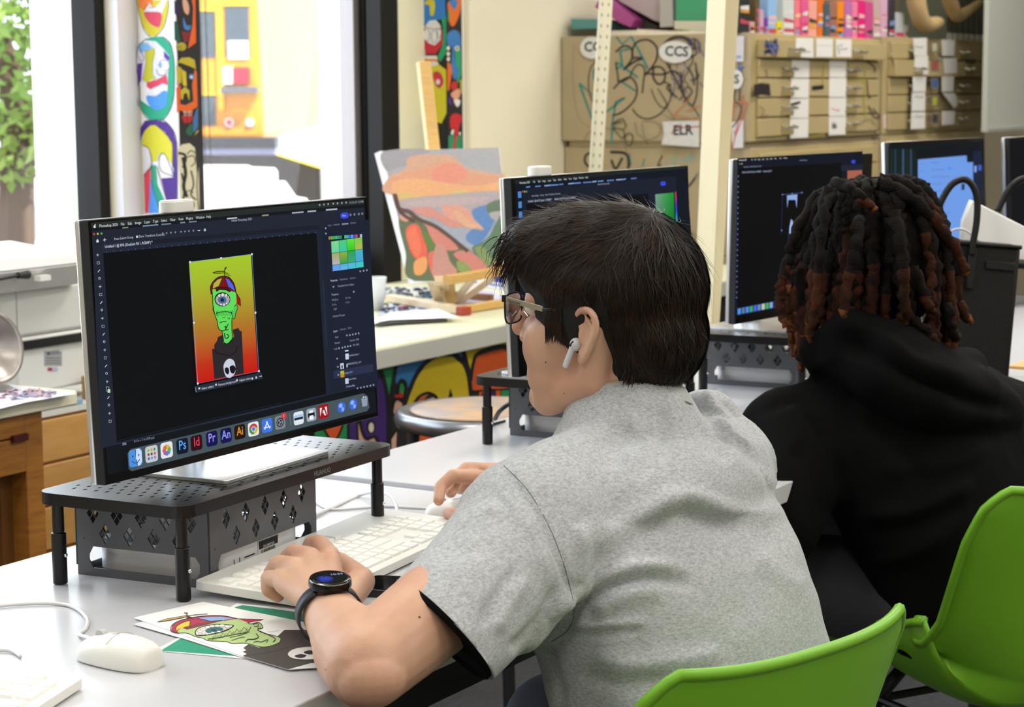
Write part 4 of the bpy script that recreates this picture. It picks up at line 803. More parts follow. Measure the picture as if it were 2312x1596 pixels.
for p, w_ in (([(405, 1150), (450, 1160), (460, 1200), (440, 1260)], 20), ([(440, 1180), (460, 1300), (445, 1400), (470, 1480)], 26), ([(470, 1180), (520, 1170), (530, 1220), (500, 1250)], 8), ([(500, 1280), (520, 1380), (500, 1460), (540, 1500)], 12), ([(430, 1300), (450, 1420), (430, 1560)], 14), ([(470, 1160), (500, 1130), (530, 1150)], 8), ([(555, 1250), (545, 1400), (560, 1590)], 8), ([(450, 1450), (490, 1430), (520, 1450)], 7), ([(480, 1500), (520, 1530), (500, 1590)], 16)): T.line(p, w_, '#131012', smooth=True)
A.build('faces_painting', PAINT, kb)
h_ = PX(455, 152, P1x2+.01)
# second pillar
w2 = board('painted_panel', 'panel with blue, white and yellow faces on the pillar left of the easel post', 'painting', (P2x-.006, P2y-.004, ZB), (P2x-.0005, YW-.04, ZT), mat('black_board_paint', '#131012', .6))
A = Art((P2x-.0062, P2y, 1), (0, -1, 0), (0, 0, 1), (-1, 0, 0)); T = Tr(A, 920, 0, 4.694); K = '#1c1a1e'
T.poly([(105, -20), (400, -20), (405, 180), (340, 210), (260, 215), (220, 260), (150, 275), (115, 240)], '#2f7cc8'); T.poly([(180, 40), (210, 0), (270, -10), (290, 60), (275, 160), (240, 155), (235, 60), (200, 50)], '#cfc22e', smooth=True)
T.poly([(360, 200), (408, 175), (412, 560), (345, 660), (320, 600), (370, 480), (380, 330)], '#1f9c6c'); T.poly([(115, 260), (150, 280), (165, 620), (120, 560)], '#2c1a58')
T.poly([(140, 290), (180, 300), (375, 320), (370, 470), (300, 570), (200, 570), (160, 450)], '#c42a3c'); T.poly([(190, 280), (230, 220), (300, 210), (345, 260), (360, 320), (350, 420), (290, 480), (230, 460), (170, 400)], '#dcd8da'); T.ell((203, 370), 32, 64, '#e2e0e2'); T.ell((285, 385), 30, 66, '#e2e0e2'); T.ell((338, 350), 20, 50, '#e2e0e2')
for c, a, b in (((203, 370), 32, 64), ((285, 385), 30, 66), ((338, 350), 20, 50)): T.line([(c[0]+a*math.cos(t), c[1]+b*math.sin(t)) for t in np.arange(16)*math.pi/8], 5, K, closed=True)
T.line([(190, 285), (250, 305), (360, 305)], 5, K); T.poly([(180, 590), (310, 590), (325, 640), (180, 640)], '#e0dcd6'); T.poly([(180, 625), (320, 625), (325, 650), (175, 650)], '#e07a3a'); T.ell((270, 675), 60, 26, '#dcd9da')
T.poly([(240, 710), (330, 680), (410, 740), (415, 1200), (360, 1310), (280, 1280), (150, 1240), (110, 1100), (110, 930), (180, 900), (270, 850)], '#d2c72e'); T.poly([(110, 820), (180, 790), (270, 790), (260, 850), (110, 900)], '#1f9c6c'); T.poly([(270, 790), (310, 755), (360, 790), (380, 870), (345, 930), (300, 900)], '#cc2a40', smooth=True); T.ell((325, 868), 22, 28, '#e2dee2'); T.line([(270, 790), (310, 755), (360, 790), (382, 870), (345, 932), (300, 900)], 5, '#8a8a6a', smooth=True, closed=True)
T.poly([(160, 1260), (210, 1220), (250, 1280), (235, 1360), (190, 1320)], '#3d86cc', smooth=True); T.poly([(130, 1480), (170, 1420), (250, 1410), (290, 1460), (290, 1600), (230, 1600), (220, 1520), (150, 1500)], '#1f9c72'); T.poly([(110, 1460), (150, 1440), (130, 1500), (210, 1540), (220, 1600), (120, 1600)], '#dcd8da'); T.poly([(0, 1500), (60, 1450), (105, 1440), (105, 1600), (40, 1600)], '#221c1a'); T.poly([(150, 1200), (100, 1210), (90, 1400), (240, 1400), (160, 1260)], '#131012')
A.build('faces_painting', PAINT, w2)
k2_ = board('painted_panel', 'narrow black panel with blue, orange and red faces beside the bright window slit', 'painting', (P2x, P2y-.006, ZB), (P2x2+.002, P2y-.0005, ZT), mat('black_board_paint', '#131012', .6))
A = Art((P2x, P2y-.0062, 1), (1, 0, 0), (0, 0, 1), (0, -1, 0)); T = Tr(A, 920, 0, 4.694)
T.poly([(425, 60), (450, 10), (560, -20), (556, 130), (500, 265), (460, 270), (440, 200)], '#dd6a1e', smooth=True); T.poly([(440, 10), (525, 0), (520, 70), (490, 100)], '#3f78b4', smooth=True); T.poly([(424, 110), (440, 100), (445, 190), (426, 240)], '#1f8a60')
T.poly([(415, 400), (430, 350), (490, 318), (545, 345), (566, 430), (560, 500), (520, 480), (495, 530), (510, 680), (540, 730), (520, 830), (490, 830), (465, 730), (470, 600), (470, 500), (430, 480)], '#3a78b8', smooth=True); T.poly([(500, 520), (566, 520), (570, 780), (540, 880), (520, 860), (545, 740), (510, 680)], '#2a9a64')
for x, y in ((432, 510), (432, 570), (432, 625)): T.ell((x, y), 17, 24, '#dcd8c8'); T.line([(x-17, y-20), (x+17, y-24)], 4, K)
T.ell((525, 512), 26, 26, '#e0dcce'); T.ell((525, 512), 12, 14, '#2a2622'); T.poly([(420, 660), (455, 670), (470, 760), (440, 960), (420, 960)], '#dd6a1e'); T.poly([(460, 900), (490, 860), (525, 880), (520, 940), (470, 950)], '#c02828', smooth=True); T.poly([(460, 990), (545, 940), (556, 1010), (520, 1060), (480, 1040)], '#d89c80', smooth=True); T.poly([(490, 1060), (555, 1060), (550, 1110), (520, 1130)], '#e2dcd0', smooth=True); T.poly([(430, 1020), (460, 1050), (470, 1130), (435, 1090)], '#5a2c8c')
T.poly([(450, 1250), (490, 1205), (545, 1210), (575, 1250), (540, 1370), (500, 1600), (475, 1600), (500, 1380), (455, 1360)], '#c4262c', smooth=True); T.poly([(430, 1440), (490, 1420), (490, 1500), (470, 1600), (432, 1600)], '#1f8a60'); T.poly([(520, 1440), (572, 1440), (572, 1600), (505, 1600)], '#1f8a60'); T.ell((475, 1400), 14, 30, '#e6e2da', .3); T.ell((552, 1415), 10, 20, '#e6e2da')
T.poly([(555, 850), (572, 840), (574, 1000), (562, 980)], '#c8b828')
A.build('faces_painting', PAINT, k2_)
# window blind chain
for i, (u, lb) in enumerate(((455, 'left strand of the beaded blind chain in front of the bus'), (467, 'right strand of the beaded blind chain in front of the bus'))):
    a, b = PY(u-6, -20, 3.36), PY(u+9, 375, 3.36); mb = MB()
    for k in range(90): p = a+(b-a)*k/89; mb.ell(p, (.0017, .0017, .0022), 6, 4)
    mb.tube([a+(0, 0, 1.0), b], .0006, 5); tag(mb.build('blind_chain', mat('bead_brown', '#5a4a40', .5), None, smooth=True), lb, 'blind chain', 'blind chain strands')
# ------------------------------------------------------------------ counter under the windows with a mural on its front
CZ_ = .76; CY0 = 2.51
t = thing('window_counter', 'long cream counter under the windows, paint-stained, with a painted front', 'counter', (4.1, 3.0, 0))
cm = mat('stained_counter_top', '#d8d4b4', .5, c2='#bfc0a4', nscale=5)
MB().box((3.45, CY0, CZ_-.045), (5.9, YW-.035, CZ_)).build('worktop', [cm], t, bevel=.004)
MB().box((3.45, CY0-.004, CZ_-.047), (5.9, CY0, CZ_-.004)).build('edge_strip', mat('grey_edge', '#b4b3aa', .45), t, bevel=.002)
MY = 2.545
MB().box((3.45, MY, .0), (5.9, MY+.02, CZ_-.045)).build('front_panel', mat('black_board_paint', '#131012', .6), t)
MB().box((3.45, YW-.06, .0), (5.9, YW-.035, CZ_-.045)).build('back_panel', wallm, t)
A = Art((3, MY-.0003, .4), (1, 0, 0), (0, 0, 1), (0, -1, 0)); T = Tr(A, 700, 740, 5.026)
G_, BL_, YE, OR, PU, RE, PK, WH = '#1f8a50', '#2e78b0', '#cfb414', '#d8581a', '#3c1c6a', '#c41f1c', '#d6a890', '#ded4be'
T.poly([(700, 380), (975, 345), (940, 600), (915, 860), (880, 900), (850, 640), (800, 470)], G_); T.poly([(1015, 340), (1690, 215), (1730, 330), (1640, 290), (1480, 280), (1330, 380), (1230, 470), (1150, 640), (1090, 700), (1080, 600), (1030, 570), (980, 640), (960, 560)], BL_)
T.poly([(1740, 205), (2320, 100), (2600, 60), (2600, 400), (2310, 250), (2190, 190), (2050, 230), (1900, 300), (1850, 400), (1810, 500)], YE); T.poly([(1085, 880), (1150, 700), (1230, 540), (1330, 400), (1480, 315), (1620, 330), (1740, 430), (1790, 560), (1810, 640), (1810, 830), (1600, 850), (1605, 760), (1590, 690), (1560, 830), (1450, 820), (1420, 770), (1330, 720), (1220, 780), (1170, 880)], YE)
T.poly([(1830, 560), (1850, 420), (1900, 320), (2050, 270), (2190, 240), (2290, 300), (2400, 450), (2400, 640), (2170, 700), (1900, 720), (1835, 700)], OR); T.poly([(1190, 870), (1260, 780), (1340, 750), (1300, 810), (1260, 870)], '#c0602a'); T.poly([(1280, 860), (1310, 820), (1400, 790), (1430, 820), (1380, 870)], WH)
T.poly([(1000, 720), (1020, 640), (1050, 630), (1070, 680), (1060, 760)], G_); T.poly([(960, 790), (985, 735), (1040, 735), (1055, 790), (1010, 800)], RE, smooth=True); T.poly([(930, 960), (960, 840), (1010, 820), (1045, 860), (1030, 960)], PK, smooth=True)
T.poly([(740, 480), (800, 560), (850, 700), (865, 900), (870, 1400), (740, 1400), (700, 1100), (745, 1000)], PU); T.poly([(560, 1050), (740, 1000), (780, 1250), (600, 1260), (570, 1150)], PU); T.poly([(50, 1180), (420, 1080), (420, 1400), (50, 1400)], G_); T.poly([(160, 1140), (355, 1100), (340, 1170), (300, 1250), (235, 1245)], OR); T.poly([(440, 1080), (520, 1060), (530, 1400), (440, 1400)], PU); T.poly([(545, 1080), (600, 1200), (640, 1280), (720, 1250), (760, 1310), (760, 1450), (560, 1450)], PK)
T.ell((690, 1120), 52, 78, '#131012'); T.ell((692, 1130), 30, 56, WH); T.poly([(900, 1300), (980, 1180), (970, 1500), (880, 1600)], PK); T.poly([(1100, 1180), (1400, 1240), (1500, 1290), (1500, 1600), (1080, 1600)], OR); T.poly([(1920, 680), (1970, 690), (1930, 790), (1915, 770)], OR); T.poly([(1990, 690), (2090, 690), (2080, 770), (1960, 780)], PU); T.poly([(2100, 690), (2155, 690), (2155, 800), (2110, 790)], OR); T.poly([(2165, 700), (2270, 700), (2270, 780), (2165, 790)], G_); T.poly([(1990, 790), (2070, 775), (2100, 810), (1990, 815)], WH)
for p, w_ in (([(985, 330), (945, 600), (905, 900), (900, 1400)], 42), ([(780, 400), (850, 640), (885, 900), (885, 1300)], 40), ([(1060, 900), (1130, 700), (1220, 500), (1330, 380), (1480, 285), (1640, 300), (1740, 400), (1800, 560), (1830, 850)], 46), ([(1730, 200), (1770, 350), (1820, 560)], 30), ([(1820, 600), (1850, 400), (1900, 290), (2060, 225), (2200, 205), (2300, 260), (2420, 400)], 36), ([(990, 760), (1010, 620), (1050, 595), (1085, 640), (1085, 780)], 32), ([(1160, 880), (1230, 780), (1330, 735), (1420, 770), (1440, 820)], 24), ([(955, 800), (1060, 800)], 20), ([(930, 1000), (950, 850), (1000, 815), (1060, 860)], 20), ([(430, 1060), (430, 1420)], 26), ([(560, 1050), (590, 1180), (640, 1260), (730, 1230), (780, 1320)], 34), ([(150, 1140), (220, 1250), (300, 1250), (370, 1100)], 22), ([(880, 1300), (960, 1170), (1000, 1160)], 20), ([(1830, 720), (2300, 690)], 20), ([(1985, 690), (1930, 790)], 18), ([(2090, 690), (2090, 780)], 14)):
    T.line(p, w_, '#0e0c0c', smooth=len(p) > 2)
T.poly([(1588, 690), (1612, 760), (1610, 830), (1575, 830)], '#0e0c0c')
A.build('mural_painting', PAINT, t)
# round stool
sx, sy, sz = 3.545, 2.195, .655
t = thing('round_stool', 'round metal stool with a worn wooden seat behind the desks', 'stool', (sx, sy, 0)); GM = mat('stool_grey_metal', '#8d8f94', .28, .8)
MB().lathe([(.0, -.03), (.165, -.035), (.185, -.028), (.190, -.012), (.186, .0), (.176, .004), (.168, .001), (.0, -.002)], (sx, sy, sz), 48).build('seat_rim', GM, t, smooth=True)
MB().lathe([(.0, .0), (.152, .0), (.158, .003), (.152, .006), (0, .007)], (sx, sy, sz), 48).build('wooden_seat', mat('worn_wood', '#bb9468', .45, c2='#7d7f86', nscale=9, stretch=(1, 1, 1)), t, smooth=True)
for k in range(4):
    a = math.radians(45+90*k); MB().tube([(sx+.15*math.cos(a), sy+.15*math.sin(a), sz-.03), (sx+.21*math.cos(a), sy+.21*math.sin(a), 0)], .013, 12).build('leg', mat('stool_dark_leg', '#3c3d42', .4, .6), t)
MB().tube([(sx+.185*math.cos(a), sy+.185*math.sin(a), .22) for a in np.arange(40)*2*math.pi/40], .008, 8, closed=True).build('foot_ring', GM, t, smooth=True)
# ------------------------------------------------------------------ small easel with a landscape painting
wood = mat('pale_wood', '#c8a05c', .5, noise=.12, nscale=30, stretch=(1, 1, 12)); wood2 = mat('light_pine', '#dfc9a6', .5, noise=.08, nscale=30)
# canvas plane: leans back
pb, pt = 2.74, 2.84
BLc, BRc = PY(936, 636, pb), PY(1152, 611, pb); TLc = PY(858, 341, pt+.02); TRc = PY(1128, 333, pt+.02)
ux = nrm(BRc-BLc+TRc-TLc); uy = nrm((TLc-BLc)+(TRc-BRc)); uy = nrm(uy-np.dot(uy, ux)*ux); n = nrm(np.cross(ux, uy))
t = thing('landscape_painting', 'unframed canvas of a pink and orange sunset over rocks, leaning on the small easel', 'painting', (BLc+BRc)/2)
b = MB(); d_ = -n*.018; b.hull8([BLc, BRc, BRc+d_, BLc+d_], [TLc, TRc, TRc+d_, TLc+d_]); b.build('canvas', mat('canvas_white', '#e2e0e6', .7), t)
A = Art(BLc+n*.0004, ux, uy, n, eps=5e-5); T = Tr(A, 840, 320, 3.99)
lay = [([(95, 84), (1142, 52), (1260, 1160), (372, 1252)], '#a3a4ac'), ([(100, 90), (500, 70), (420, 170), (250, 230), (130, 260)], '#9a98a2'), ([(350, 130), (700, 120), (850, 230), (1100, 280), (1190, 300), (1170, 440), (190, 480), (150, 320), (300, 240)], '#c9a08a'), ([(160, 330), (480, 230), (650, 170), (800, 220), (900, 290), (1150, 320), (1180, 430), (700, 450), (200, 440)], '#d29a7e'), ([(550, 250), (740, 190), (860, 300), (700, 380), (560, 360)], '#d88f7c'), ([(180, 380), (400, 330), (900, 400), (1190, 350), (1190, 440), (820, 470), (500, 490), (250, 520)], '#dca77a'), ([(220, 470), (300, 450), (400, 490), (330, 520), (240, 520)], '#cbb073'), ([(700, 460), (800, 435), (860, 450), (740, 475)], '#ccb878'),
    ([(230, 530), (560, 490), (900, 455), (1190, 450), (1195, 560), (1050, 640), (900, 600), (700, 560), (400, 600), (280, 610)], '#a9a0a8'), ([(290, 560), (700, 500), (1050, 500), (900, 560), (600, 590)], '#b5a4a8'), ([(480, 640), (700, 590), (900, 640), (1060, 620), (1100, 800), (950, 930), (850, 960), (650, 800)], '#9aa4b4'), ([(900, 620), (1040, 570), (1060, 640), (1110, 680), (1060, 800), (960, 930), (860, 900), (850, 840), (930, 740)], '#5d84bc'), ([(1040, 560), (1180, 520), (1195, 620), (1050, 640)], '#5f7462'), ([(1060, 640), (1195, 630), (1200, 700), (1090, 700)], '#a8a4a8'),
    ([(350, 610), (430, 590), (550, 600), (700, 690), (900, 780), (840, 770), (700, 770), (570, 700), (440, 660)], '#c98c84'), ([(620, 590), (760, 570), (880, 620), (900, 680), (1000, 780), (960, 790), (850, 720), (700, 700)], '#d1998a'), ([(740, 620), (800, 640), (860, 700), (950, 740), (990, 780), (880, 780), (780, 720)], '#d3a58a'),
    ([(240, 690), (420, 700), (700, 870), (880, 980), (1060, 1180), (370, 1250), (300, 1000)], '#5c6b50'), ([(1200, 640), (1230, 1000), (1100, 1110), (1000, 1110), (900, 960), (1000, 900), (1060, 840), (1120, 720)], '#5a7a62'), ([(1190, 740), (1215, 720), (1225, 860), (1200, 880)], '#c8867c'), ([(920, 960), (1000, 950), (1090, 1060), (1230, 980), (1240, 1080), (1060, 1120), (980, 1060)], '#7c9060'), ([(1060, 1130), (1240, 1000), (1260, 1160), (1080, 1190)], '#c98a7c'),
    ([(300, 800), (370, 740), (430, 780), (490, 960), (480, 1060), (400, 1060), (340, 980)], '#d8604e'), ([(310, 830), (370, 760), (410, 830), (440, 960), (400, 1040), (340, 940)], '#de7258'), ([(380, 1080), (480, 1040), (490, 1140), (440, 1200), (380, 1190)], '#dc9a62'), ([(420, 710), (560, 760), (760, 940), (740, 980), (600, 960), (520, 850), (480, 760)], '#c98076'), ([(510, 1000), (570, 1000), (600, 1140), (600, 1220), (540, 1200), (500, 1080)], '#d36a58'), ([(570, 940), (650, 950), (700, 1080), (760, 1180), (560, 1230), (540, 1100)], '#bd8c84'), ([(730, 1020), (800, 980), (900, 1000), (1040, 1140), (920, 1170), (820, 1100)], '#c67f76'), ([(760, 1080), (840, 1090), (880, 1160), (780, 1170)], '#86985a'), ([(250, 660), (340, 670), (310, 720), (250, 700)], '#cb9a8a'), ([(440, 800), (500, 830), (560, 930), (520, 990), (470, 900)], '#5f7a3e')]
for p, c in lay: T.poly(p, c, smooth=(c != '#a3a4ac'))
T.line([(200, 470), (240, 600), (330, 630), (420, 700), (560, 760), (700, 860), (860, 990)], 34, '#5a423c', smooth=True); T.line([(205, 480), (260, 640), (380, 720)], 30, '#563634', smooth=True)
A.build('landscape', PAINT, t)
t = thing('table_easel', 'small wooden table easel holding the landscape canvas', 'easel', (4.5, 2.9, CZ_))
def bar_(nm, p, q, w_, h2, m_=wood): MB().bar(p, q, w_, h2).build(nm, m_, t, bevel=.002)
a = PY(956, 140, 2.97); b = PY(1010, 640, 2.86); b2 = a+(b-a)*((a[2]-CZ_-.004)/(a[2]-b[2]))
bar_('mast', a, b2, .034, .022)
ledgeL, ledgeR = PY(1010, 632, 2.70), PY(1160, 606, 2.70); bar_('canvas_ledge', ledgeL, ledgeR+(.12, 0, 0), .026, .022)
for u, v, u2 in ((975, 630, 978), (1112, 625, 1125), (1075, 620, 1080)):
    p = PY(u, v, 2.80); bar_('leg', p, (PZ(u2, 680, CZ_+.012)[0], 2.86, CZ_+.003), .026, .018, wood2)
p = PY(990, 630, 2.73); q = PZ(1012, 668, CZ_+.006); bar_('leg', p, q, .028, .016, wood2)
p, q = PZ(880, 672, CZ_+.012), PZ(1040, 700, CZ_+.012); bar_('base_bar', p, q, .028, .02, wood2)
bar_('red_tip', q, q+nrm(q-p)*.03, .029, .021, mat('red_paint', '#a03a24', .5))
p, q = PZ(1045, 698, CZ_+.012), PZ(1160, 680, CZ_+.012); bar_('base_bar', p, q, .022, .02)
p, q = PZ(985, 662, CZ_+.010), PZ(1110, 672, CZ_+.010); bar_('base_bar', p, q, .02, .018, mat('brown_wood', '#8a5a34', .5))
# things lying on the counter
def csheet(px, col, label, z=CZ_+.0005, th=.0006, name='paper_sheet', cat='paper', draw=None, group=None):
    q = [PZ(u, v, z+th) for u, v in px]; o = MB().prism([(a[0], a[1]) for a in q], z, z+th); 
    if draw is None: o = o.build(name, mat('paper_'+col, col, .6), None); return tag(o, label, cat, group)
    c = np.mean(q, axis=0); t = thing(name, label, cat, (c[0], c[1], z)); o.build('paper', mat('paper_'+col, col, .6), t); A = Art((0, 0, z+th+.0001), (1, 0, 0), (0, 1, 0), (0, 0, 1)); draw(A); A.build('print', PAINT, t); return t
csheet([(842, 728), (880, 722), (1035, 716), (990, 697), (880, 704)], '#e8e8ee', 'white sheet with curled edge on the counter in front of the easel', CZ_+.012, .001)
csheet([(845, 732), (890, 727), (1010, 720), (985, 716), (870, 722)], '#3a3a36', 'dark folder under the white sheet on the counter', CZ_+.003, .006, 'folder', 'folder')
def scrib(cols, px, n, sd=1, w_=4):
    def f(A):
        r = random.Random(sd); xs = [p[0] for p in px]; ys = [p[1] for p in px]
        for i in range(n):
            c = (r.uniform(min(xs)+8, max(xs)-8), r.uniform(min(ys)+4, max(ys)-4)); A.line([(c[0]+r.uniform(-14, 14), c[1]+r.uniform(-4, 4)) for _ in range(4)], r.uniform(1.5, w_), r.choice(cols), smooth=True)
    return f
q = [(852, 712), (905, 714), (990, 694), (975, 676), (880, 686)]; csheet(q, '#b9c0d2', 'printed sheet with dark blue figures on the counter, left of the easel', CZ_+.0006, .0006, draw=scrib(['#2a3350', '#8f3a4a', '#5a6a9a', '#22242e'], q, 26, 3))
q = [(862, 664), (905, 676), (1000, 668), (1020, 645), (900, 646)]; csheet(q, '#c2beb4', 'newspaper spread behind the easel feet', CZ_+.0006, .001, name='newspaper', cat='newspaper', draw=scrib(['#3c4450', '#70788a', '#2c5a7a', '#8a8f98'], q, 40, 4, 6))
csheet([(1030, 688), (1070, 694), (1150, 676), (1110, 655), (1040, 660)], '#b9b6cc', 'lilac-white sheet behind the easel feet', CZ_+.0006)
for k, (z, c) in enumerate(((0, '#e4e2ee'), (.006, '#2b3f92'), (.010, '#d8d6e8'), (.016, '#38489c'))):
    csheet([(1065+k*4, 640-k*4), (1150, 650-k*4), (1190, 640-k*4), (1120, 628-k*4)], c, ['white-covered book lowest in the pile behind the easel', 'blue book second lowest in the pile behind the easel', 'white magazine in the pile behind the easel', 'blue book on top of the pile behind the easel'][k], CZ_+.001+z, .0055 if k % 2 == 0 else .0035, 'book', 'book', group='book pile behind the easel')
p = PZ(848, 700, CZ_); tag(MB().lathe([(.02, 0), (.030, .085), (.0285, .085), (.019, .003), (0, .003)], (p[0], p[1], CZ_+.0005), 24).build('paper_cup', WHITE, None, smooth=True), 'white paper cup on the counter, just right of the nearest screen', 'cup')
p = PZ(1003, 676, CZ_); tag(MB().lathe([(.012, 0), (.014, .03), (.009, .05), (0, .052)], (p[0], p[1], CZ_+.002), 14).build('glue_bottle', mat('grey_bottle', '#6e7568', .5), None, smooth=True), 'small grey bottle at the foot of the easel', 'bottle')
# ------------------------------------------------------------------ left side: art table, drawers, scanner stack, fan
TZ = .76; wood3 = mat('oak_wood', '#a8702c', .45, c2='#8a5620', nscale=6, stretch=(2, 2, 18)); wood4 = mat('birch_drawer', '#c99a5c', .5, c2='#bd8a48', nscale=5, stretch=(2, 12, 12))
tx, ty = 2.82, 2.655
t = thing('art_table', 'wooden art table with a white doodled top and drawers, at the left edge', 'table', (2.2, 2.75, 0))
MB().box((1.4, ty, TZ-.027), (tx, ty+.26, TZ)).build('tabletop', mat('cream_tabletop', '#e6e1c8', .45), t, bevel=.003)
A = Art((0, 0, TZ+.0004), (1, 0, 0), (0, 1, 0), (0, 0, 1)); r = random.Random(5)
A.poly([(0, 866), (175, 888), (60, 908), (-30, 930)], '#e9e6f2')
for i in range(60):
    c = (r.uniform(-5, 120), 0); c = (c[0], 868+c[0]*.14+r.uniform(2, 34*(1-c[0]/180))); A.line([(c[0]+r.uniform(-14, 14), c[1]+r.uniform(-4, 4)) for _ in range(4)], r.uniform(.8, 3), r.choice(['#b4b0d8', '#d8c0d0', '#9a9ac0', '#dcc0c8', '#c0c8e4', '#dc9aa8']), smooth=True)
A.build('doodles', PAINT, t)
lx0, lx1 = 2.70, 2.745
MB().box((lx0, ty+.02, 0), (lx1, ty+.07, TZ-.027)).build('leg', wood3, t, bevel=.002); MB().box((lx0, ty+.19, 0), (lx1, ty+.24, TZ-.027)).build('leg', wood3, t)
MB().box((lx0-.03, ty+.06, 0), (lx0, ty+.20, TZ-.03)).build('side_panel', mat('oak_shaded_face', '#6a4218', .5), t)  # inner face of the leg, its shade put into a darker brown
for z0, z1 in ((.690, .731), (.622, .687)):
    d = MB().box((1.5, ty+.018, z0), (lx0-.002, ty+.20, z1)).build('drawer', wood3, t, bevel=.002)
p = PY(42, 988, ty+.016); MB().box((p[0]-.018, ty+.010, p[2]-.007), (p[0]+.02, ty+.018, p[2]+.006)).build('drawer_pull', mat('dark_red_pull', '#4a140e', .4), t)
# wooden plan chest
py_, px0, px1 = 2.96, 2.62, 3.0-.005
pz = .655
t = thing('plan_chest', 'pale wooden plan chest with wide drawers behind the art table', 'chest of drawers', (3.0, 3.1, 0))
MB().box((1.6, py_, .05), (3.6-.76, py_+.38, pz)).build('carcass', wood4, t); MB().box((1.58, py_-.01, pz), (3.6-.752, py_+.38, pz+.012)).build('top', mat('white_top', '#d8d6cc', .5), t)
for i, (z0, z1) in enumerate(((.575, .648), (.497, .569), (.40, .491), (.30, .394), (.2, .294), (.08, .194))):
    d = MB().box((1.62, py_-.012, z0), (3.6-.77, py_, z1)).build('drawer', wood4, t, bevel=.002)
p = PY(18, 1133, py_-.02); d = MB(); d.tube([(p[0]-.05, py_-.012, p[2]), (p[0]-.05, py_-.035, p[2]), (p[0]+.05, py_-.035, p[2]), (p[0]+.05, py_-.012, p[2])], .004, 8).build('handle', mat('dark_steel', '#3a3a3d', .4, .6), t)
# the chest continues to the right behind the nearest screen
t = thing('plan_chest', 'pale wooden plan chest just left of and behind the nearest screen', 'chest of drawers', (3.2, 3.1, 0))
MB().box((2.86, py_, .05), (3.43, py_+.38, pz)).build('carcass', wood4, t); MB().box((2.852, py_-.012, pz), (3.44, py_+.38, pz+.012)).build('top', mat('white_top', '#d8d6cc', .5), t)
for z0, z1 in ((.560, .648), (.470, .554), (.375, .464), (.27, .369), (.15, .264)): MB().box((2.865, py_-.012, z0), (3.42, py_, z1)).build('drawer', wood4, t, bevel=.002)
top = pz+.012
# dustbin below
c = PY(40, 1290, 2.40); t = thing('waste_bin', 'grey plastic waste bin with a bin liner, left behind the desk', 'bin', (2.58, 2.40, 0))
MB().lathe([(.10, 0), (.14, .36), (.145, .42), (.15, .425), (.138, .42), (.1, .02), (0, .02)], (2.44, 2.30, 0), 28).build('bin_body', mat('grey_bin', '#77777a', .5, noise=.1), t, smooth=True)
tag(MB().tube(cr([(2.70, 2.35, .42), (2.75, 2.33, .47), (2.80, 2.31, .45), (2.84, 2.30, .36), (2.85, 2.30, .1), (2.84, 2.3, .004)], 6), .005, 8).build('cable', mat('beige_cable', '#c9b09a', .5), None, smooth=True), 'beige cable looping down behind the desk, between the waste bin and steel box', 'cable')
# grey sack
b = MB().ell((2.78, 2.38, .20), (.09, .08, .20), 24, 14); tag(b.build('plastic_bag', mat('grey_bag', '#8b8782', .45, bump=.6, bscale=20), None, smooth=True), 'grey plastic bag standing behind the front left leg of the stand', 'bag')
# scanner stack
SC = mat('scanner_grey_white', '#d3d2d3', .42); SC2 = mat('printer_white', '#dcdcda', .45)
def pbox(name, label, cat, x0, x1, y0, y1, z0, z1, m_, bev=.006):
    t = thing(name, label, cat, ((x0+x1)/2, (y0+y1)/2, z0)); MB().box((x0, y0, z0), (x1, y1, z1)).build('body', m_, t, bevel=bev); return t
t = pbox('label_printer', 'white box printer with a black slot and grey label, lowest of the stack', 'printer', 3.03, 3.30, 3.02, 3.30, top+.0275, .815, SC2)
MB().box((3.045, 3.012, .790), (3.29, 3.02, .808)).build('slot', BLACK, t)
for x in (3.06, 3.27):
    for y in (3.04, 3.28): MB().cyl((x, y, top+.0005), (x, y, top+.0275), .012).build('foot', BLACK, t)
A = Art((3, 3.0195, .8), (1, 0, 0), (0, 0, 1), (0, -1, 0)); A.poly([(100, 793), (140, 793), (140, 826), (100, 826)], '#a9aaae'); A.text('MODEL', (106, 803), .012, '#44464c', .01)
for v in (808, 814, 820): A.line([(104, v), (136, v)], 2, '#6c6e74')
A.poly([(107, 829), (130, 829), (130, 838), (107, 838)], '#b9c0dc'); A.poly([(108, 830), (118, 830), (118, 837), (108, 837)], '#c03a4a'); A.build('rating_label', PAINT, t)
t = pbox('desktop_printer', 'white desktop printer under the flatbed scanner, at the left', 'printer', 2.75, 3.34, 3.02, 3.36, .8155, .916, SC2, .008)
MB().box((3.035, 3.0195, .815), (3.038, 3.021, .913)).build('panel_gap', mat('seam_grey', '#a3a39f', .6), t); MB().cyl((2.93, 3.02, .905), (2.93, 3.0185, .905), .004).build('screw', BLACK, t)
t = thing('flatbed_scanner', 'grey-white flatbed scanner on top of the printer, at the left window', 'scanner', (3.0, 3.12, .9165))
MB().hull8([(2.6, 2.97, .917), (3.20, 2.99, .917), (3.30, 3.3, .917), (2.6, 3.3, .917)], [(2.6, 2.93, .965), (3.19, 2.95, .965), (3.34, 3.32, .965), (2.6, 3.32, .965)]).build('base', SC, t, bevel=.004)
MB().hull8([(2.6, 2.93, .966), (3.19, 2.95, .966), (3.34, 3.32, .966), (2.6, 3.32, .966)], [(2.6, 2.95, .998), (3.17, 2.97, .985), (3.31, 3.30, .992), (2.6, 3.30, 1.0)]).build('lid', SC, t, bevel=.004)
p = PY(95, 626, 2.945); MB().box((p[0]-.018, 2.932, p[2]-.006), (p[0]+.012, 2.95, p[2]+.005)).build('button', WHITE, t)
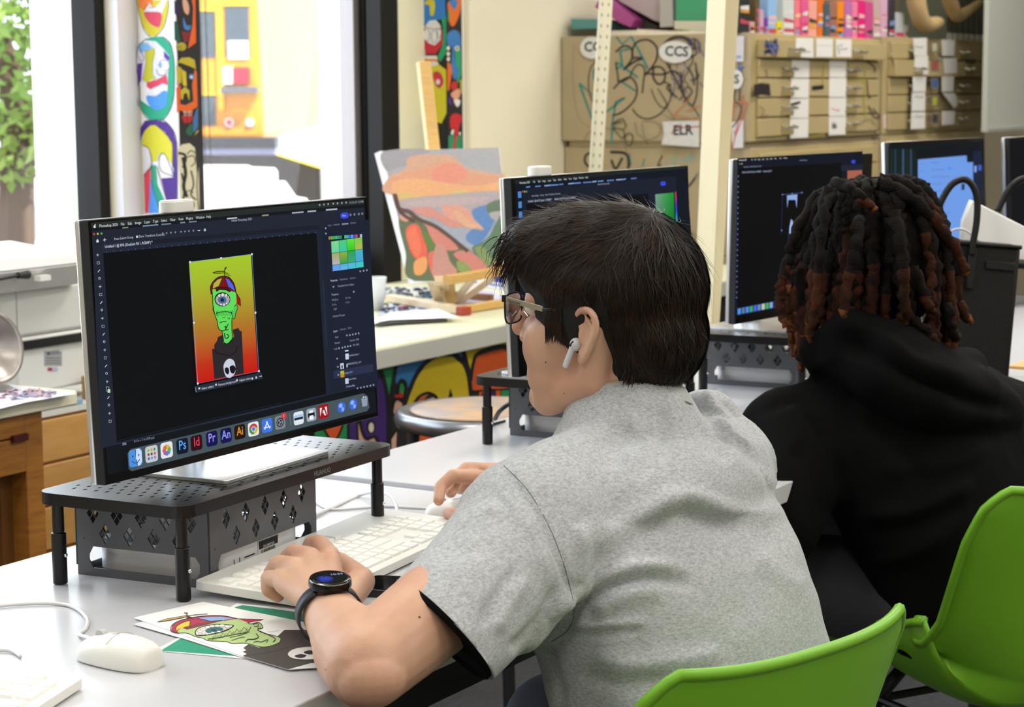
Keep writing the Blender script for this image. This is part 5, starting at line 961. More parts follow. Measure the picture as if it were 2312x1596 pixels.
a = [PY(u, v, 2.935) for u, v in ((-30, 636), (10, 628), (40, 622))]; a += [PY(62, 620, 2.945)]
MB().tube(cr(a, 5), .0035, 8).build('power_cord', BC, t, smooth=True); MB().cyl(a[-2], a[-1], .006, .009).build('plug', BC, t)
# fan
fc = PY(-35, 790, 2.80); t = thing('desk_fan', 'round metal lamp or fan dish in warm grey, cut off by the left edge', 'fan', (fc[0], 2.80, TZ)); DM = mat('warm_grey_metal', '#a8a19c', .3, .6)
F = frame(fc, (1, 0, 0), (0, .2, 1)); R_ = .068
MB(F).lathe([(0, .0), (.014, .002), (.030, .006), (R_*.9, .028), (R_, .034), (R_*1.01, .030), (.032, .0), (0, -.012)], (0, 0, 0), 48).build('dish', DM, t, smooth=True)
MB(F).lathe([(.010, .012), (.014, .014), (.016, .010), (.012, .004)], (0, 0, 0), 24).build('hub', BLACK, t, smooth=True); MB(F).lathe([(0, .012), (.008, .012), (.009, .006)], (0, 0, 0), 20).build('hub_cap', ALU, t, smooth=True)
MB().cyl((fc[0], 2.82, TZ), (fc[0], 2.82, fc[2]), .01).build('post', DM, t); MB().lathe([(.06, 0), (.06, .006), (.02, .014), (0, .015)], (fc[0], 2.82, TZ), 24).build('base', DM, t)
# odds behind the screen on the chest
t0 = top
def lob(name, label, cat, x0, x1, y0, y1, z0, z1, m_, group=None, rz=0):
    o = MB(rotz(rz, ((x0+x1)/2, (y0+y1)/2, 0)) @ Matrix.Translation((-(x0+x1)/2, -(y0+y1)/2, 0))).box((x0, y0, z0), (x1, y1, z1)).build(name, m_, None, bevel=.001); return tag(o, label, cat, group)
p = PZ(175, 880, t0); lob('cardboard_box', 'brown cardboard box with a rounded lid behind the nearest screen, left', 'box', 3.2, 3.4, 2.97, 3.0, t0+.001, t0+.05, mat('brown_card', '#a8875a', .7))
lob('book', 'blue and white booklet leaning on the plan chest, left of the nearest screen', 'book', 3.03, 3.15, 2.95, 2.985, t0+.001, t0+.012, mat('blue_cover', '#8fb2cc', .5))
lob('book', 'teal-spined notebook at the right end of the art table, left of the nearest screen', 'book', 2.83, 2.87, 2.75, 2.90, .6635+.05, .6635+.09, mat('teal_cover', '#4f8f94', .5)) if False else None
csheet([(98, 948), (180, 925), (215, 912), (100, 922)], '#c8c8cc', 'white papers along the top edge of the plan chest', top+.0005, .004) if False else None
# ------------------------------------------------------------------ flat file cabinets with graffiti
CABM = mat('tan_metal', '#b3a175', .5, noise=.05, nscale=8); CABD = mat('tan_metal_side', '#a8987a', .5, noise=.05, nscale=6); PULL = mat('dull_chrome', '#b4b0a4', .35, .8)
CX0, CYF, CYB = 6.0, 2.70, YW-.005
def taped(quads, y, parent):
    for q in quads:
        p = [PY(1600+a/3.192, b_/3.192, y) for a, b_ in q]; mb = MB(); mb.hull8([p[3], p[2], p[2]-A_(0, .0006, 0), p[3]-A_(0, .0006, 0)], [p[0], p[1], p[1]-A_(0, .0006, 0), p[0]-A_(0, .0006, 0)]); mb.build('taped_paper', mat('label_white', '#e6e4e0', .6), parent)
def file_cabinet(x0, x1, z0, z1, label, n=5, out=(), front=CABM):
    t = thing('flat_file_cabinet', label, 'filing cabinet', ((x0+x1)/2, (CYF+CYB)/2, z0))
    MB().box((x0, CYF, z0), (x1, CYB, z1)).build('carcass', CABD, t, bevel=.003)
    MB().box((x0+.001, CYF-.001, z0+.002), (x1-.001, CYF+.001, z1-.002)).build('face_frame', front, t)
    h = (z1-z0-.03)/n
    for i in range(n):
        a, b = z1-.018-(i+1)*h+.004, z1-.018-i*h-.002; o = .035 if i in out else .012
        d = MB().box((x0+.05, CYF-o, a), (x1-.03, CYF-.0012, b)).build('drawer', front, t, bevel=.002)
        W_ = x1-x0
        for k, q in enumerate((.24, .73)):
            x = x0+W_*q; m = (a+b)/2
            MB().tube([(x-.045, CYF-o, m+.004), (x-.045, CYF-o-.018, m-.002), (x+.045, CYF-o-.018, m-.002), (x+.045, CYF-o, m+.004)], .0045, 8).build('handle', PULL, d)
            MB().box((x-.055, CYF-o-.0025, m-.026), (x+.05, CYF-o+.0, m-.010)).build('label_holder', mat('label_tan', '#a08e64', .5), d)
    return t
cA = file_cabinet(CX0, 7.17, 1.150, 1.500, 'tan flat file cabinet with graffiti side and white papers, upper left of the cabinet wall', out=(0,))
file_cabinet(CX0+.02, 7.17, .775, 1.130, 'tan flat file cabinet under the graffiti cabinet, mostly hidden by the screens')
MB().box((CX0+.02, CYF+.02, 1.1305), (7.15, CYB-.02, 1.1495)).build('spacer_frame', CABD, cA)
file_cabinet(CX0+.02, 7.17, .40, .774, 'lowest tan flat file cabinet behind the second and third screens')
file_cabinet(CX0+.02, 7.17, .0, .399, 'base cabinet of the tan flat files, on the floor')
cB = file_cabinet(7.19, 8.42, 1.148, 1.512, 'tan flat file cabinet at the upper right, below the mannequin limbs', out=(1,))
file_cabinet(7.19, 8.42, .775, 1.146, 'tan flat file cabinet behind the screen with the pale blue page')
file_cabinet(7.19, 8.42, .0, .774, 'floor-standing tan flat file cabinet at the far right', 8)
# marker drawings, stickers and papers on the side of the left cabinet
A = Art((CX0-.0008, 3, 1.3), (0, -1, 0), (0, 0, 1), (-1, 0, 0), eps=1e-4); T = Tr(A, 1280, 0, 3.99)
tl, bk, gr, bu, rd = '#2c8a86', '#2a2622', '#6a6258', '#3a4a9c', '#c8553c'
def L_(p, w_, c, sm=True): T.line(p, w_, c, smooth=sm)
L_([(110, 750), (230, 1080), (280, 1060), (420, 960), (520, 880), (440, 920), (410, 1100), (400, 1300)], 18, tl, False); L_([(110, 750), (260, 880), (240, 640), (300, 560)], 18, tl, False); L_([(445, 330), (500, 400), (580, 330), (660, 480), (730, 620)], 20, tl, False); L_([(440, 620), (500, 600), (480, 460), (560, 440)], 22, tl, False); L_([(450, 560), (640, 700)], 18, tl, False); L_([(470, 720), (620, 820)], 16, tl, False)
L_([(300, 530), (220, 600), (195, 720), (210, 860), (290, 1000)], 9, bk); L_([(440, 470), (500, 420), (560, 420), (590, 470), (580, 540), (510, 630)], 16, bk); L_([(590, 540), (590, 460), (620, 390), (680, 360), (750, 365), (810, 430), (810, 520), (770, 600), (700, 680)], 16, bk); L_([(510, 630), (600, 560), (680, 525), (600, 520)], 18, bk); L_([(440, 560), (460, 680), (470, 740), (560, 700), (600, 620), (650, 580), (700, 620), (690, 740), (680, 840)], 13, bk); L_([(420, 800), (500, 720), (580, 700), (630, 780), (620, 880), (560, 960), (480, 1020), (410, 1040)], 14, bk)
L_([(700, 680), (760, 620), (830, 600), (880, 640), (880, 720), (830, 760), (780, 700), (780, 620)], 16, bk); L_([(590, 980), (640, 1040), (720, 1070), (820, 1040), (900, 960), (940, 860), (920, 760), (860, 740)], 11, bk); L_([(820, 800), (860, 860), (900, 940), (860, 970), (800, 900), (760, 800)], 8, bk); L_([(700, 660), (860, 670), (960, 640), (1040, 700)], 14, bk); L_([(860, 480), (880, 400), (960, 340), (1060, 340), (1130, 400)], 30, '#4a3a30')
r = random.Random(3)
for i in range(30):
    x = r.uniform(930, 1215); y = r.uniform(330, 800); L_([(x, y), (x+r.uniform(-50, 50), y+r.uniform(20, 120)), (x+r.uniform(-60, 60), y+r.uniform(60, 180))], r.uniform(5, 14), r.choice([bk, '#4a403c', '#564a48', bu, '#3c3a5a']))
L_([(900, 560), (980, 700), (1060, 860), (1130, 950), (1170, 860), (1180, 700), (1160, 560)], 13, '#3a3432'); L_([(1130, 950), (1200, 1050)], 8, bk); L_([(900, 960), (980, 1080)], 6, gr); L_([(850, 1020), (980, 1080), (1100, 1070), (1200, 1060)], 4, gr)
L_([(960, 1050), (1060, 940), (1120, 880)], 8, '#cc7a52', False); L_([(980, 1040), (1200, 1080)], 8, '#cc7a52', False); L_([(1080, 1000), (1215, 950)], 8, '#c86848', False)
L_([(410, 1120), (470, 1080), (510, 1070), (540, 1130), (520, 1170), (430, 1150), (440, 1110), (500, 1100)], 10, bk, False); L_([(420, 1150), (500, 1240), (560, 1200), (600, 1230), (580, 1310), (540, 1290), (520, 1180)], 9, bk); L_([(620, 1100), (640, 1200), (690, 1240), (740, 1300)], 6, gr); L_([(680, 1110), (720, 1250), (830, 1220), (850, 1150), (800, 1100), (680, 1095)], 6, gr); L_([(160, 1270), (200, 1200), (300, 1150), (440, 1180), (500, 1260), (540, 1340), (550, 1480)], 5, gr); L_([(70, 400), (60, 700), (90, 980), (140, 1100), (220, 1150)], 3, gr)
for p in [((720+i*28, 285-(i % 2)*8), (735+i*28, 300-(i % 3)*6)) for i in range(12)]: L_(list(p), 4, '#8a7c62')
T.poly([(870, 1095), (1200, 1085), (1200, 1325), (860, 1300), (885, 1200)], '#d9d8dc'); L_([(950, 1210), (980, 1150), (1200, 1140)], 12, '#c04a48', False); T.text('ELR', (965, 1215), .045, '#26262a', .03, (1, -.03))
for c, e in (((235, 430), 0), ((985, 468), 0)):
    T.ell(c, 150 if c[0] > 500 else 108, 102, '#b9b0a0', 0, 32); T.ell(c, 146 if c[0] > 500 else 105, 98, '#e3e1e4', 0, 32)
T.text('CCS', (890, 502), .046, '#34403c', .03, (1, .03)); T.text('CCS', (165, 465), .046, '#34403c', .03, (1, -.03))
T.poly([(1530, 325), (1605, 325), (1600, 555), (1530, 555)], '#dcdae6'); T.poly([(1490, 1100), (1600, 1080), (1598, 1330), (1500, 1335)], '#dcdae4'); L_([(1530, 650), (1600, 600)], 18, '#3f62b8', False); L_([(1560, 560), (1560, 640)], 14, '#3f62b8', False)
T.ell((1530, 715), 68, 88, '#e3e1e4', 0, 24); T.text('S', (1515, 750), .040, '#34403c', .03)
for p in ([(1500, 1350), (1600, 850)], [(1470, 1200), (1520, 920)], [(1510, 1180), (1530, 1220), (1640, 930)], [(1470, 930), (1640, 925)]): L_(p, 11, '#c8604c', False)
L_([(1530, 800), (1520, 900), (1580, 960), (1560, 1060), (1500, 1150)], 12, '#4a4448'); L_([(1570, 800), (1565, 910)], 14, '#3c383a', False)
for i in range(3): L_([(1540, 500+i*10), (1580, 505+i*8)], 6, '#8fa0c8', False)
A.build('marker_graffiti', PAINT, cA)
# lower cabinet side graffiti
A = Art((CX0+.0192, 3, 1.0), (0, -1, 0), (0, 0, 1), (-1, 0, 0), eps=1e-4); T = Tr(A, 1280, 0, 3.99)
L_([(260, 1370), (180, 1390), (160, 1450), (200, 1500), (250, 1460), (220, 1420)], 20, bk); L_([(390, 1370), (520, 1380), (560, 1450), (550, 1520)], 26, bk); L_([(400, 1440), (440, 1520), (500, 1420)], 22, bk); L_([(860, 1400), (820, 1490), (850, 1480)], 12, bk); L_([(890, 1470), (1000, 1400), (960, 1480), (1130, 1390), (1060, 1480), (1180, 1400)], 12, '#7ab0b0', False); L_([(560, 1380), (580, 1490)], 10, tl); L_([(680, 1500), (700, 1430)], 12, tl); L_([(1180, 1560), (1100, 1680), (1160, 1600)], 16, '#7a7280')
A.build('marker_graffiti', PAINT, [o for o in COLL.objects if o.name.startswith('flat_file_cabinet.001')][0])
# papers taped on drawers
A = Art((7, CYF-.0135, 1.3), (1, 0, 0), (0, 0, 1), (0, -1, 0), eps=1e-4); T = Tr(A, 1600, 0, 3.192); A2 = Art((7, CYF-.0365, 1.3), (1, 0, 0), (0, 0, 1), (0, -1, 0), eps=1e-4); T0 = Tr(A2, 1600, 0, 3.192); pw = '#e6e4e0'
PA0 = []; PA1 = []; PA2 = []
for q in ([(630, 272), (752, 275), (755, 415), (625, 410)], [(775, 275), (895, 280), (893, 412), (775, 410)], [(915, 280), (1028, 285), (1028, 412), (918, 410)]): PA0.append(q)
T0.line([(778, 328), (892, 330)], 3, '#b9b6ae'); T0.line([(940, 390), (930, 330), (960, 320), (950, 360), (1000, 350)], 5, '#3a3a3c'); T0.line([(650, 375), (735, 372)], 10, '#b8b5ac')
for k in range(16): T0.line([(390+r.uniform(0, 115), 275+r.uniform(0, 130)) for _ in range(3)], r.uniform(6, 16), r.choice(['#2e4a78', '#a0522c', '#3c2c38', '#6a7ab0', '#7a3430']))
A2.build('drawer_scribbles', PAINT, cA)
taped(PA0, CYF-.0355, cA)
for q in ([(600, 430), (725, 432), (722, 560), (598, 558)], [(592, 565), (722, 568), (720, 705), (592, 705)], [(588, 712), (720, 712), (718, 850), (586, 850)], [(586, 855), (718, 855), (715, 990), (586, 998)], [(870, 432), (992, 434), (990, 558), (870, 556)], [(868, 562), (992, 562), (990, 700), (866, 700)], [(866, 706), (990, 704), (988, 835), (866, 838)], [(866, 842), (990, 840), (986, 968), (866, 975)]): PA1.append(q)
taped(PA1, CYF-.0126, cA)
T.poly([(325, 610), (380, 598), (440, 605), (448, 690), (390, 680), (328, 690)], '#2c2226'); T.poly([(590, 745), (660, 728), (662, 745), (595, 768)], '#222222'); T.poly([(745, 620), (830, 612), (828, 640), (748, 650)], '#1c1c1c'); T.text('bbb', (888, 925), .030, '#3c3c40', .03); T.line([(885, 780), (935, 800), (940, 785)], 8, '#dfa0b4')
for p in ([(730, 440), (830, 445), (820, 600)], [(1000, 440), (1020, 500)], [(1130, 500), (1120, 700), (1130, 850)], [(1000, 575), (1140, 580)], [(740, 990), (830, 960)]): T.line(p, 6, '#b8b03a')
T.line([(1140, 440), (1190, 480), (1195, 520)], 9, '#4a443c', smooth=True); T.line([(1140, 570), (1150, 690), (1170, 700)], 7, '#4a443c', smooth=True); T.line([(1150, 760), (1190, 840), (1230, 840), (1180, 780)], 8, '#4a443c', smooth=True); T.line([(1100, 880), (1160, 860), (1200, 900)], 5, '#7a705c', smooth=True); T.line([(350, 760), (400, 790), (380, 830), (430, 830)], 5, '#8a7c5c', smooth=True); T.line([(410, 500), (425, 555)], 6, '#8a7c5c')
A.build('drawer_scribbles', PAINT, cA)
A = Art((8, CYF-.0365, 1.3), (1, 0, 0), (0, 0, 1), (0, -1, 0), eps=1e-4); T = Tr(A, 1600, 0, 3.192)
for q in ([(1475, 275), (1573, 272), (1572, 400), (1480, 402)], [(1680, 285), (1775, 290), (1768, 400), (1682, 402)], [(1485, 405), (1582, 402), (1580, 535), (1480, 532)], [(1690, 420), (1788, 418), (1790, 528), (1700, 530)], [(1472, 552), (1565, 552), (1562, 660), (1470, 662)], [(1680, 552), (1768, 550), (1762, 660), (1680, 662)], [(1465, 668), (1560, 668), (1558, 800), (1460, 800)], [(1686, 672), (1775, 672), (1800, 735), (1770, 780), (1690, 778)], [(1460, 808), (1558, 808), (1558, 925), (1455, 932)], [(1682, 800), (1775, 798), (1770, 895), (1680, 902)]): PA2.append(q)
taped(PA2, CYF-.0355, cB)
for y, c in ((340, '#c9bfa4'), (470, '#b8503c'), (600, '#3f66a8'), (730, '#b9b83c'), (855, '#4a4038')): T.poly([(1602, y-40), (1658, y-38), (1656, y+38), (1602, y+40)], '#7c7a76'); T.poly([(1612, y-30), (1648, y-29), (1646, y+28), (1612, y+30)], c)
T.line([(1305, 300), (1315, 380)], 6, '#6a6048'); T.line([(1310, 400), (1335, 475)], 9, '#4a4236'); T.poly([(1850, 425), (1920, 425), (1920, 455), (1855, 452)], '#4a4a42'); T.line([(1885, 455), (1890, 530)], 5, '#5a5648'); T.line([(1650, 415), (1685, 435)], 14, '#b8b8b8'); T.poly([(1252, 830), (1275, 820), (1278, 920), (1258, 925)], '#e0c8c8')
for y in (340, 700, 840): T.line([(1480, y), (1500, y-8), (1520, y+4), (1545, y-6)], 4, '#76746c')
A.build('drawer_scribbles', PAINT, cB)
# ---- books and boxes on the cabinets
def pxbox(name, label, cat, u0, u1, v0, v1, y, col, depth=.14, group=None, z0=None, tilt=0):
    a, b = PY(u0, v1, y), PY(u1, v0, y); z0 = a[2] if z0 is None else z0; zt_ = PY((u0+u1)/2, v0, y)[2]
    o = MB().box((a[0], y, z0), (b[0], y+depth, zt_)).build(name, mat('cover_'+col, col, .45), None, bevel=.0015); return tag(o, label, cat, group)
bk_ = [(38, 130, 5, '#24282a', 'black', 0), (132, 178, 195, '#c89a98', 'dull pink', 1), (182, 222, 0, '#5a4a2c', 'brown and green', 0), (226, 258, 90, '#c8a0b8', 'lilac', 1), (262, 292, 160, '#6a2c9c', 'purple', 1), (296, 376, 0, '#8fb8e4', 'light blue', 0), (382, 428, 190, '#d8cc2c', 'yellow', 1), (432, 530, 8, '#c9ced0', 'white', 0), (536, 594, 15, '#e87a86', 'coral', 0), (600, 658, 0, '#dc5a92', 'pink', 0), (662, 738, 20, '#e8a094', 'peach', 0), (744, 800, 5, '#e0701c', 'orange', 0), (806, 848, 45, '#3c5c6a', 'dark teal', 0), (852, 914, 25, '#9a6a5c', 'blue and brown', 0), (920, 988, 25, '#e88a10', 'bright orange', 0), (994, 1050, 25, '#b86cb0', 'yellow and purple', 0), (1054, 1104, 30, '#e87ca0', 'rose', 0), (1108, 1176, 18, '#dc1c78', 'magenta', 0), (1180, 1240, 35, '#c84a8c', 'dark pink', 0), (1246, 1310, 10, '#c8a8a8', 'grey-pink', 0), (1314, 1380, 5, '#d8a8c8', 'pale lilac', 0), (1384, 1440, 8, '#2a2c38', 'navy', 0), (1444, 1524, 115, '#b8bcc4', 'pale grey', 1), (1530, 1560, 225, '#dcdad0', 'white', 1)]
for i, (a, b, v, c, nm, short) in enumerate(bk_):
    v1 = 62+ (a/2000)*12
    o = pxbox('book', '%s %s in the row on the flat files%s' % (nm, 'box' if short else 'book', ', ' + ('left end' if i < 2 else 'right end' if i > 21 else 'beside the %s one' % bk_[i-1][4])), 'book', 1660+a/3.986, 1660+b/3.986, v/3.986-(0 if short else 4), v1, CYF+.03+(i % 3)*.004, c, .10, 'colourful books on the flat files', z0=(1.5005 if (1660+b/3.986) < 1990 else 1.5125))
    rb_ = random.Random(i); X0, X1, Z1 = o.location.x-(o.dimensions.x/2)+.002, o.location.x+(o.dimensions.x/2)-.002, .085 if not short else .02; A = Art((0, o.location.y-o.dimensions.y/2-.0006, o.location.z), (1, 0, 0), (0, 0, 1), (0, -1, 0), px=False)
    for k in range(4):
        zz_ = rb_.uniform(.004, Z1-.01); A.poly([(X0+rb_.uniform(0, .003), zz_), (X1-rb_.uniform(0, .003), zz_+rb_.uniform(-.003, .003)), (X1-rb_.uniform(0, .006), zz_+rb_.uniform(.004, .016)), (X0+rb_.uniform(0, .006), zz_+rb_.uniform(.004, .016))], rb_.choice(['#e8e4e0', '#f0c0c8', '#2c2c34', '#e0a040', '#c84860', '#7c9ac8', '#f0e0a0']))
    A.build('spine_print', PAINT, o)
for i in range(13):
    a = 1716+i*40; u0, u1 = 1600+a/3.192, 1600+(a+37)/3.192
    if u1 > 2266: break
    o = pxbox('binder', 'dark green binder number %s with a white base strip beside the mannequin limbs' % ('x',), 'binder', u0, u1, -20, 76+i*.6, CYF+.05, '#4c5446', .2, 'green binders on the right cabinet', z0=1.5125)
    o['label'] = 'dark green binder with white lower label, %s in the upper right row' % (['leftmost', 'second from the left', 'third from the left', 'fourth from the left', 'fifth from the left', 'sixth from the left', 'seventh from the left', 'eighth from the left', 'ninth from the left', 'tenth from the left', 'rightmost', 'rightmost', 'rightmost'][i])
    p = PY(u0+1, 70, CYF+.05); q = PY(u1-1, 56, CYF+.05); MB().box((p[0], CYF+.047, 1.5135), (q[0], CYF+.0505, 1.5135+.030)).build('white_label', WHITE, o)
# mannequin limbs
MN = mat('mannequin_beige', '#c4a87a', .5, noise=.05)
def limb(px, rs, label, y=CYF-.03, z=None):
    s = (PY(2100, 60, y)[0]/(4544/1))*1.0; d = np.dot(PY(2100, 60, y)-CAM, FW)/F_PX
    pts = cr([PY(u, v, y) for u, v in px], 6); rr = np.interp(np.linspace(0, 1, len(pts)), np.linspace(0, 1, len(rs)), [q*d for q in rs])
    o = MB().tube(pts, list(rr), 20).build('mannequin_limb', MN, None, smooth=True); tag(o, label, 'mannequin part'); return o
limb([(2068, -40), (2070, 10), (2080, 45), (2093, 56), (2115, 52), (2125, 50)], [24, 21, 20, 18, 15, 8], 'beige mannequin lower leg with pointed foot, hanging over the right cabinet', CYF-.02)
limb([(2135, -30), (2150, 15), (2162, 36), (2185, 25), (2205, 10), (2216, 3)], [20, 17, 15, 12, 9, 5], 'beige bent mannequin arm above the green binders', CYF-.03)
# things on the graffiti cabinet, seen past the shelf post
def xbox(name, label, cat, px, x, col, dx=.25, group=None, z0=1.5005):
    P = [PX(u, v, x) for u, v in px]; b = MB(); n = len(P)
    vs = [tuple(p) for p in P]+[(p[0]+dx, p[1], p[2]) for p in P]; b.add(vs, [tuple(range(n)), tuple(range(2*n-1, n-1, -1))]+[(k, n+k, n+(k+1) % n, (k+1) % n) for k in range(n)])
    o = b.build(name, mat('cover_'+col, col, .5), None, bevel=.001); return tag(o, label, cat, group)
xbox('book', 'flat teal book lying at the left end of the graffiti cabinet', 'book', [(1288, 42), (1362, 44), (1362, 65), (1291, 66)], CX0+.03, '#4f8a8a')
xbox('box', 'magenta box leaning behind the perforated shelf post', 'box', [(1350, 2), (1362, -12), (1432, 44), (1424, 62), (1400, 52), (1343, 16)], CX0+.06, '#a8488c')
xbox('box', 'pale box leaning over the magenta box', 'box', [(1366, -30), (1490, -30), (1490, 50), (1476, 46), (1400, 4)], CX0+.10, '#b4a4ac')
xbox('box', 'dark brown box leaning behind the magenta box', 'box', [(1398, 10), (1484, 60), (1484, 66), (1440, 66), (1432, 44)], CX0+.13, '#3c322e')
xbox('container', 'clear grey plastic container beside the green box', 'container', [(1488, -20), (1518, -20), (1520, 60), (1490, 62)], CX0+.05, '#b0aaa8')
xbox('box', 'cream cardboard box under the green box, behind the wooden column', 'box', [(1522, 47), (1600, 47), (1600, 72), (1522, 66)], CX0+.04, '#cfc9b4')
xbox('storage_box', 'bright green storage box beside the wooden column', 'box', [(1525, -30), (1600, -30), (1600, 46.5), (1525, 46.5)], CX0+.04, '#3f9a70')
# ---- perforated shelf post
a, b = PD(1370, -30, 5.5), PD(1345, 390, 5.5); d = (b-a)/(b[2]-a[2]); p0 = a+d*(2.88-a[2]); p1 = a+d*(0.0-a[2]); 
t = thing('shelf_post', 'cream perforated steel shelf post in front of the graffiti cabinet', 'shelf post', p1); PM = mat('cream_steel', '#cdc8b2', .5)
F = frame(p1, nrm(np.cross(p0-p1, FW)), nrm(p0-p1)); Ls = np.linalg.norm(p0-p1); MB(F).box((-.0185, 0, -.002), (.0185, Ls, 0)).build('front_flange', PM, t); MB(F).box((.0165, 0, -.035), (.0185, Ls, -.002)).build('side_flange', PM, t)
hb = MB(F)
for k in range(int(Ls/.0295)):
    for s_ in (-.0085, .009): hb.box((s_-.002, k*.0295, -.0021), (s_+.002, k*.0295+.009, .0006))
hb.build('slot_row', mat('slot_dark', '#7d7763', .7), t)
for k in (.95, 1.24, 1.53): hb = MB(F).ell((0, k, .001), (.004, .004, .002), 10, 6).build('bolt', BLACK, t)
# ---- wooden column behind the desks
def colp(u, v): return PD(u, v, 4.25)
a1, a2 = PD(1597, 0, 4.30), PD(1565, 750, 4.30); b1, b2 = PD(1640, 0, 4.25), PD(1608, 750, 4.25); c1_, c2_ = PD(1669, 0, 4.27), PD(1634, 560, 4.27)
def ext(p, q, z): return p+(q-p)*((z-p[2])/(q[2]-p[2]))
t = thing('wooden_column', 'cream-painted square column behind the desks, right of the young man\'s head', 'column', ext(b1, b2, 0))
q = []
for z in (0, 2.9):
    A1, B1, C1 = ext(a1, a2, z), ext(b1, b2, z), ext(c1_, c2_, z); q.append([B1, C1, A1+(C1-B1), A1])
MB().hull8(q[0], q[1]).build('shaft', mat('column_paint', '#d0c19a', .55, noise=.04, nscale=4, stretch=(6, 6, 1)), t, bevel=.003)
# ---- hanging board, upper right
p = PY(2227, 298, 2.45); t = thing('hanging_board', 'pale grey board hanging down at the upper right, beside the green binders', 'board', (p[0]+.6, 2.45, p[2])); MB().box((p[0]-.0, 2.45, p[2]), (9.4, 2.47, 2.899)).build('board', mat('board_grey', '#b4b8b0', .6), t)
MB().box((p[0]-.0, 2.44, p[2]), (9.4, 2.4499, p[2]+.012)).build('bottom_rail', mat('rail_grey', '#989c96', .5), t)
# ---- stands for the fourth and fifth screens, table to the right
monitor_stand((4.60, 1.60), -.1, .56, .24, .112, 'black monitor stand behind the handbag, under the screen with the pale blue page', TOP+.006, False)
monitor_stand((q5[0]-.02, q5[1]-.10), -.1, .56, .24, .112, 'black monitor stand at the far right, behind the handbag', TOP+.006, False)
# ------------------------------------------------------------------ black handbag with papers on the desk
BG = mat('black_leather', '#0b0b0d', .45, spec=.3, bump=.3, bscale=250); bd = 3.75
def pb_(u, v, d=bd): return PD(u, v, d)
tl_, tr_, br_, bl_ = pb_(2118, 540), pb_(2306, 556), pb_(2278, 818), pb_(2108, 800); zz = min(br_[2], bl_[2])
t = thing('handbag', 'black leather tote handbag with two arched handles on the desk at the right', 'handbag', (bl_+br_)/2)
nb = nrm(np.cross(tr_-tl_, (0, 0, 1))); nb = nb if np.dot(nb, FW) > 0 else -nb; dp = nb*.12
DZ = TOP+.0065
tl2, tr2 = tl_-A_(0, 0, 0), tr_; bl2 = A_(bl_[0], bl_[1], DZ); br2 = A_(br_[0], br_[1], DZ)
b = MB(); b.hull8([bl2, br2, br2+dp, bl2+dp], [tl2, tr2, tr2+dp*.8, tl2+dp*.8]); b.build('bag_body', BG, t, bevel=.008, seg=3)
b = MB(); b.tube(cr([tl2-nb*.003+A_(0, 0, -.002), (tl2+tr2)/2-nb*.004+A_(0, 0, -.003), tr2-nb*.003+A_(0, 0, -.002)], 5), .004, 8); b.build('top_binding', BG, t, smooth=True)
f_ = lambda u, v, k=0: pb_(u, v, bd-.012+k)
def hand_(px, k=0): return cr([f_(u, v, k) for u, v in px], 6)
MB().tube(hand_([(2115, 490), (2125, 455), (2148, 418), (2175, 405), (2195, 418), (2206, 450), (2205, 500), (2196, 555), (2194, 575)]), .0065, 12).build('handle', BG, t, smooth=True)
MB().tube(hand_([(2252, 478), (2270, 440), (2290, 415), (2312, 404), (2340, 410), (2355, 440), (2352, 520), (2345, 570)], .14), .0065, 12).build('handle', BG, t, smooth=True)
for u, k in ((2197, 0),):
    P = [f_(u-10, 560), f_(u+9, 562), f_(u+2, 655), f_(u-16, 650)]; b = MB(); b.hull8([p+nb*.012 for p in (P[3], P[2])]+[P[2]+nb*.0, P[3]+nb*.0], [p+nb*.012 for p in (P[0], P[1])]+[P[1], P[0]]); b.build('handle_tab', BG, t, bevel=.002)
b = MB(); P = [f_(2226, 588, .008), f_(2292, 594, .008), f_(2290, 612, .008), f_(2225, 606, .008)]; b.hull8([P[3], P[2], P[2]-nb*.003, P[3]-nb*.003], [P[0], P[1], P[1]-nb*.003, P[0]-nb*.003]); b.build('closing_strap', BG, t, bevel=.001)
P = [pb_(2172, 545, bd+.05), pb_(2176, 500, bd+.05), pb_(2195, 452, bd+.05), pb_(2330, 520, bd+.05), pb_(2330, 590, bd+.05), pb_(2172, 570, bd+.05)]
b = MB(); n_ = len(P); b.add([tuple(p) for p in P]+[tuple(p+nb*.03) for p in P], [tuple(range(n_)), tuple(range(2*n_-1, n_-1, -1))]+[(k, n_+k, n_+(k+1) % n_, (k+1) % n_) for k in range(n_)])
o = b.build('paper_bundle', mat('bright_paper', '#ececee', .6), None, bevel=.002); tag(o, 'folded white papers sticking out of the black handbag', 'paper')
cr_ = [pb_(2140, 530, bd+.03), pb_(2155, 518, bd+.03), pb_(2180, 520, bd+.03), pb_(2212, 545, bd+.03)]; tag(MB().tube(cr(cr_, 5), .002, 8).build('earphone_cable', CAB, None, smooth=True), 'white cable hanging over the rim of the black handbag', 'cable')
# wooden tabletop sliver at the right
p = PZ(2287, 828, TOP+.006); t = thing('wooden_board', 'pale wooden board on the desk, below the handbag at the right edge', 'board', (p[0], p[1]-.1, TOP+.0065)); MB().box((p[0]-.03, 1.135, TOP+.0065), (p[0]+.3, p[1]+.0, TOP+.0115)).build('board', mat('beech', '#d8a868', .45, noise=.08), t)
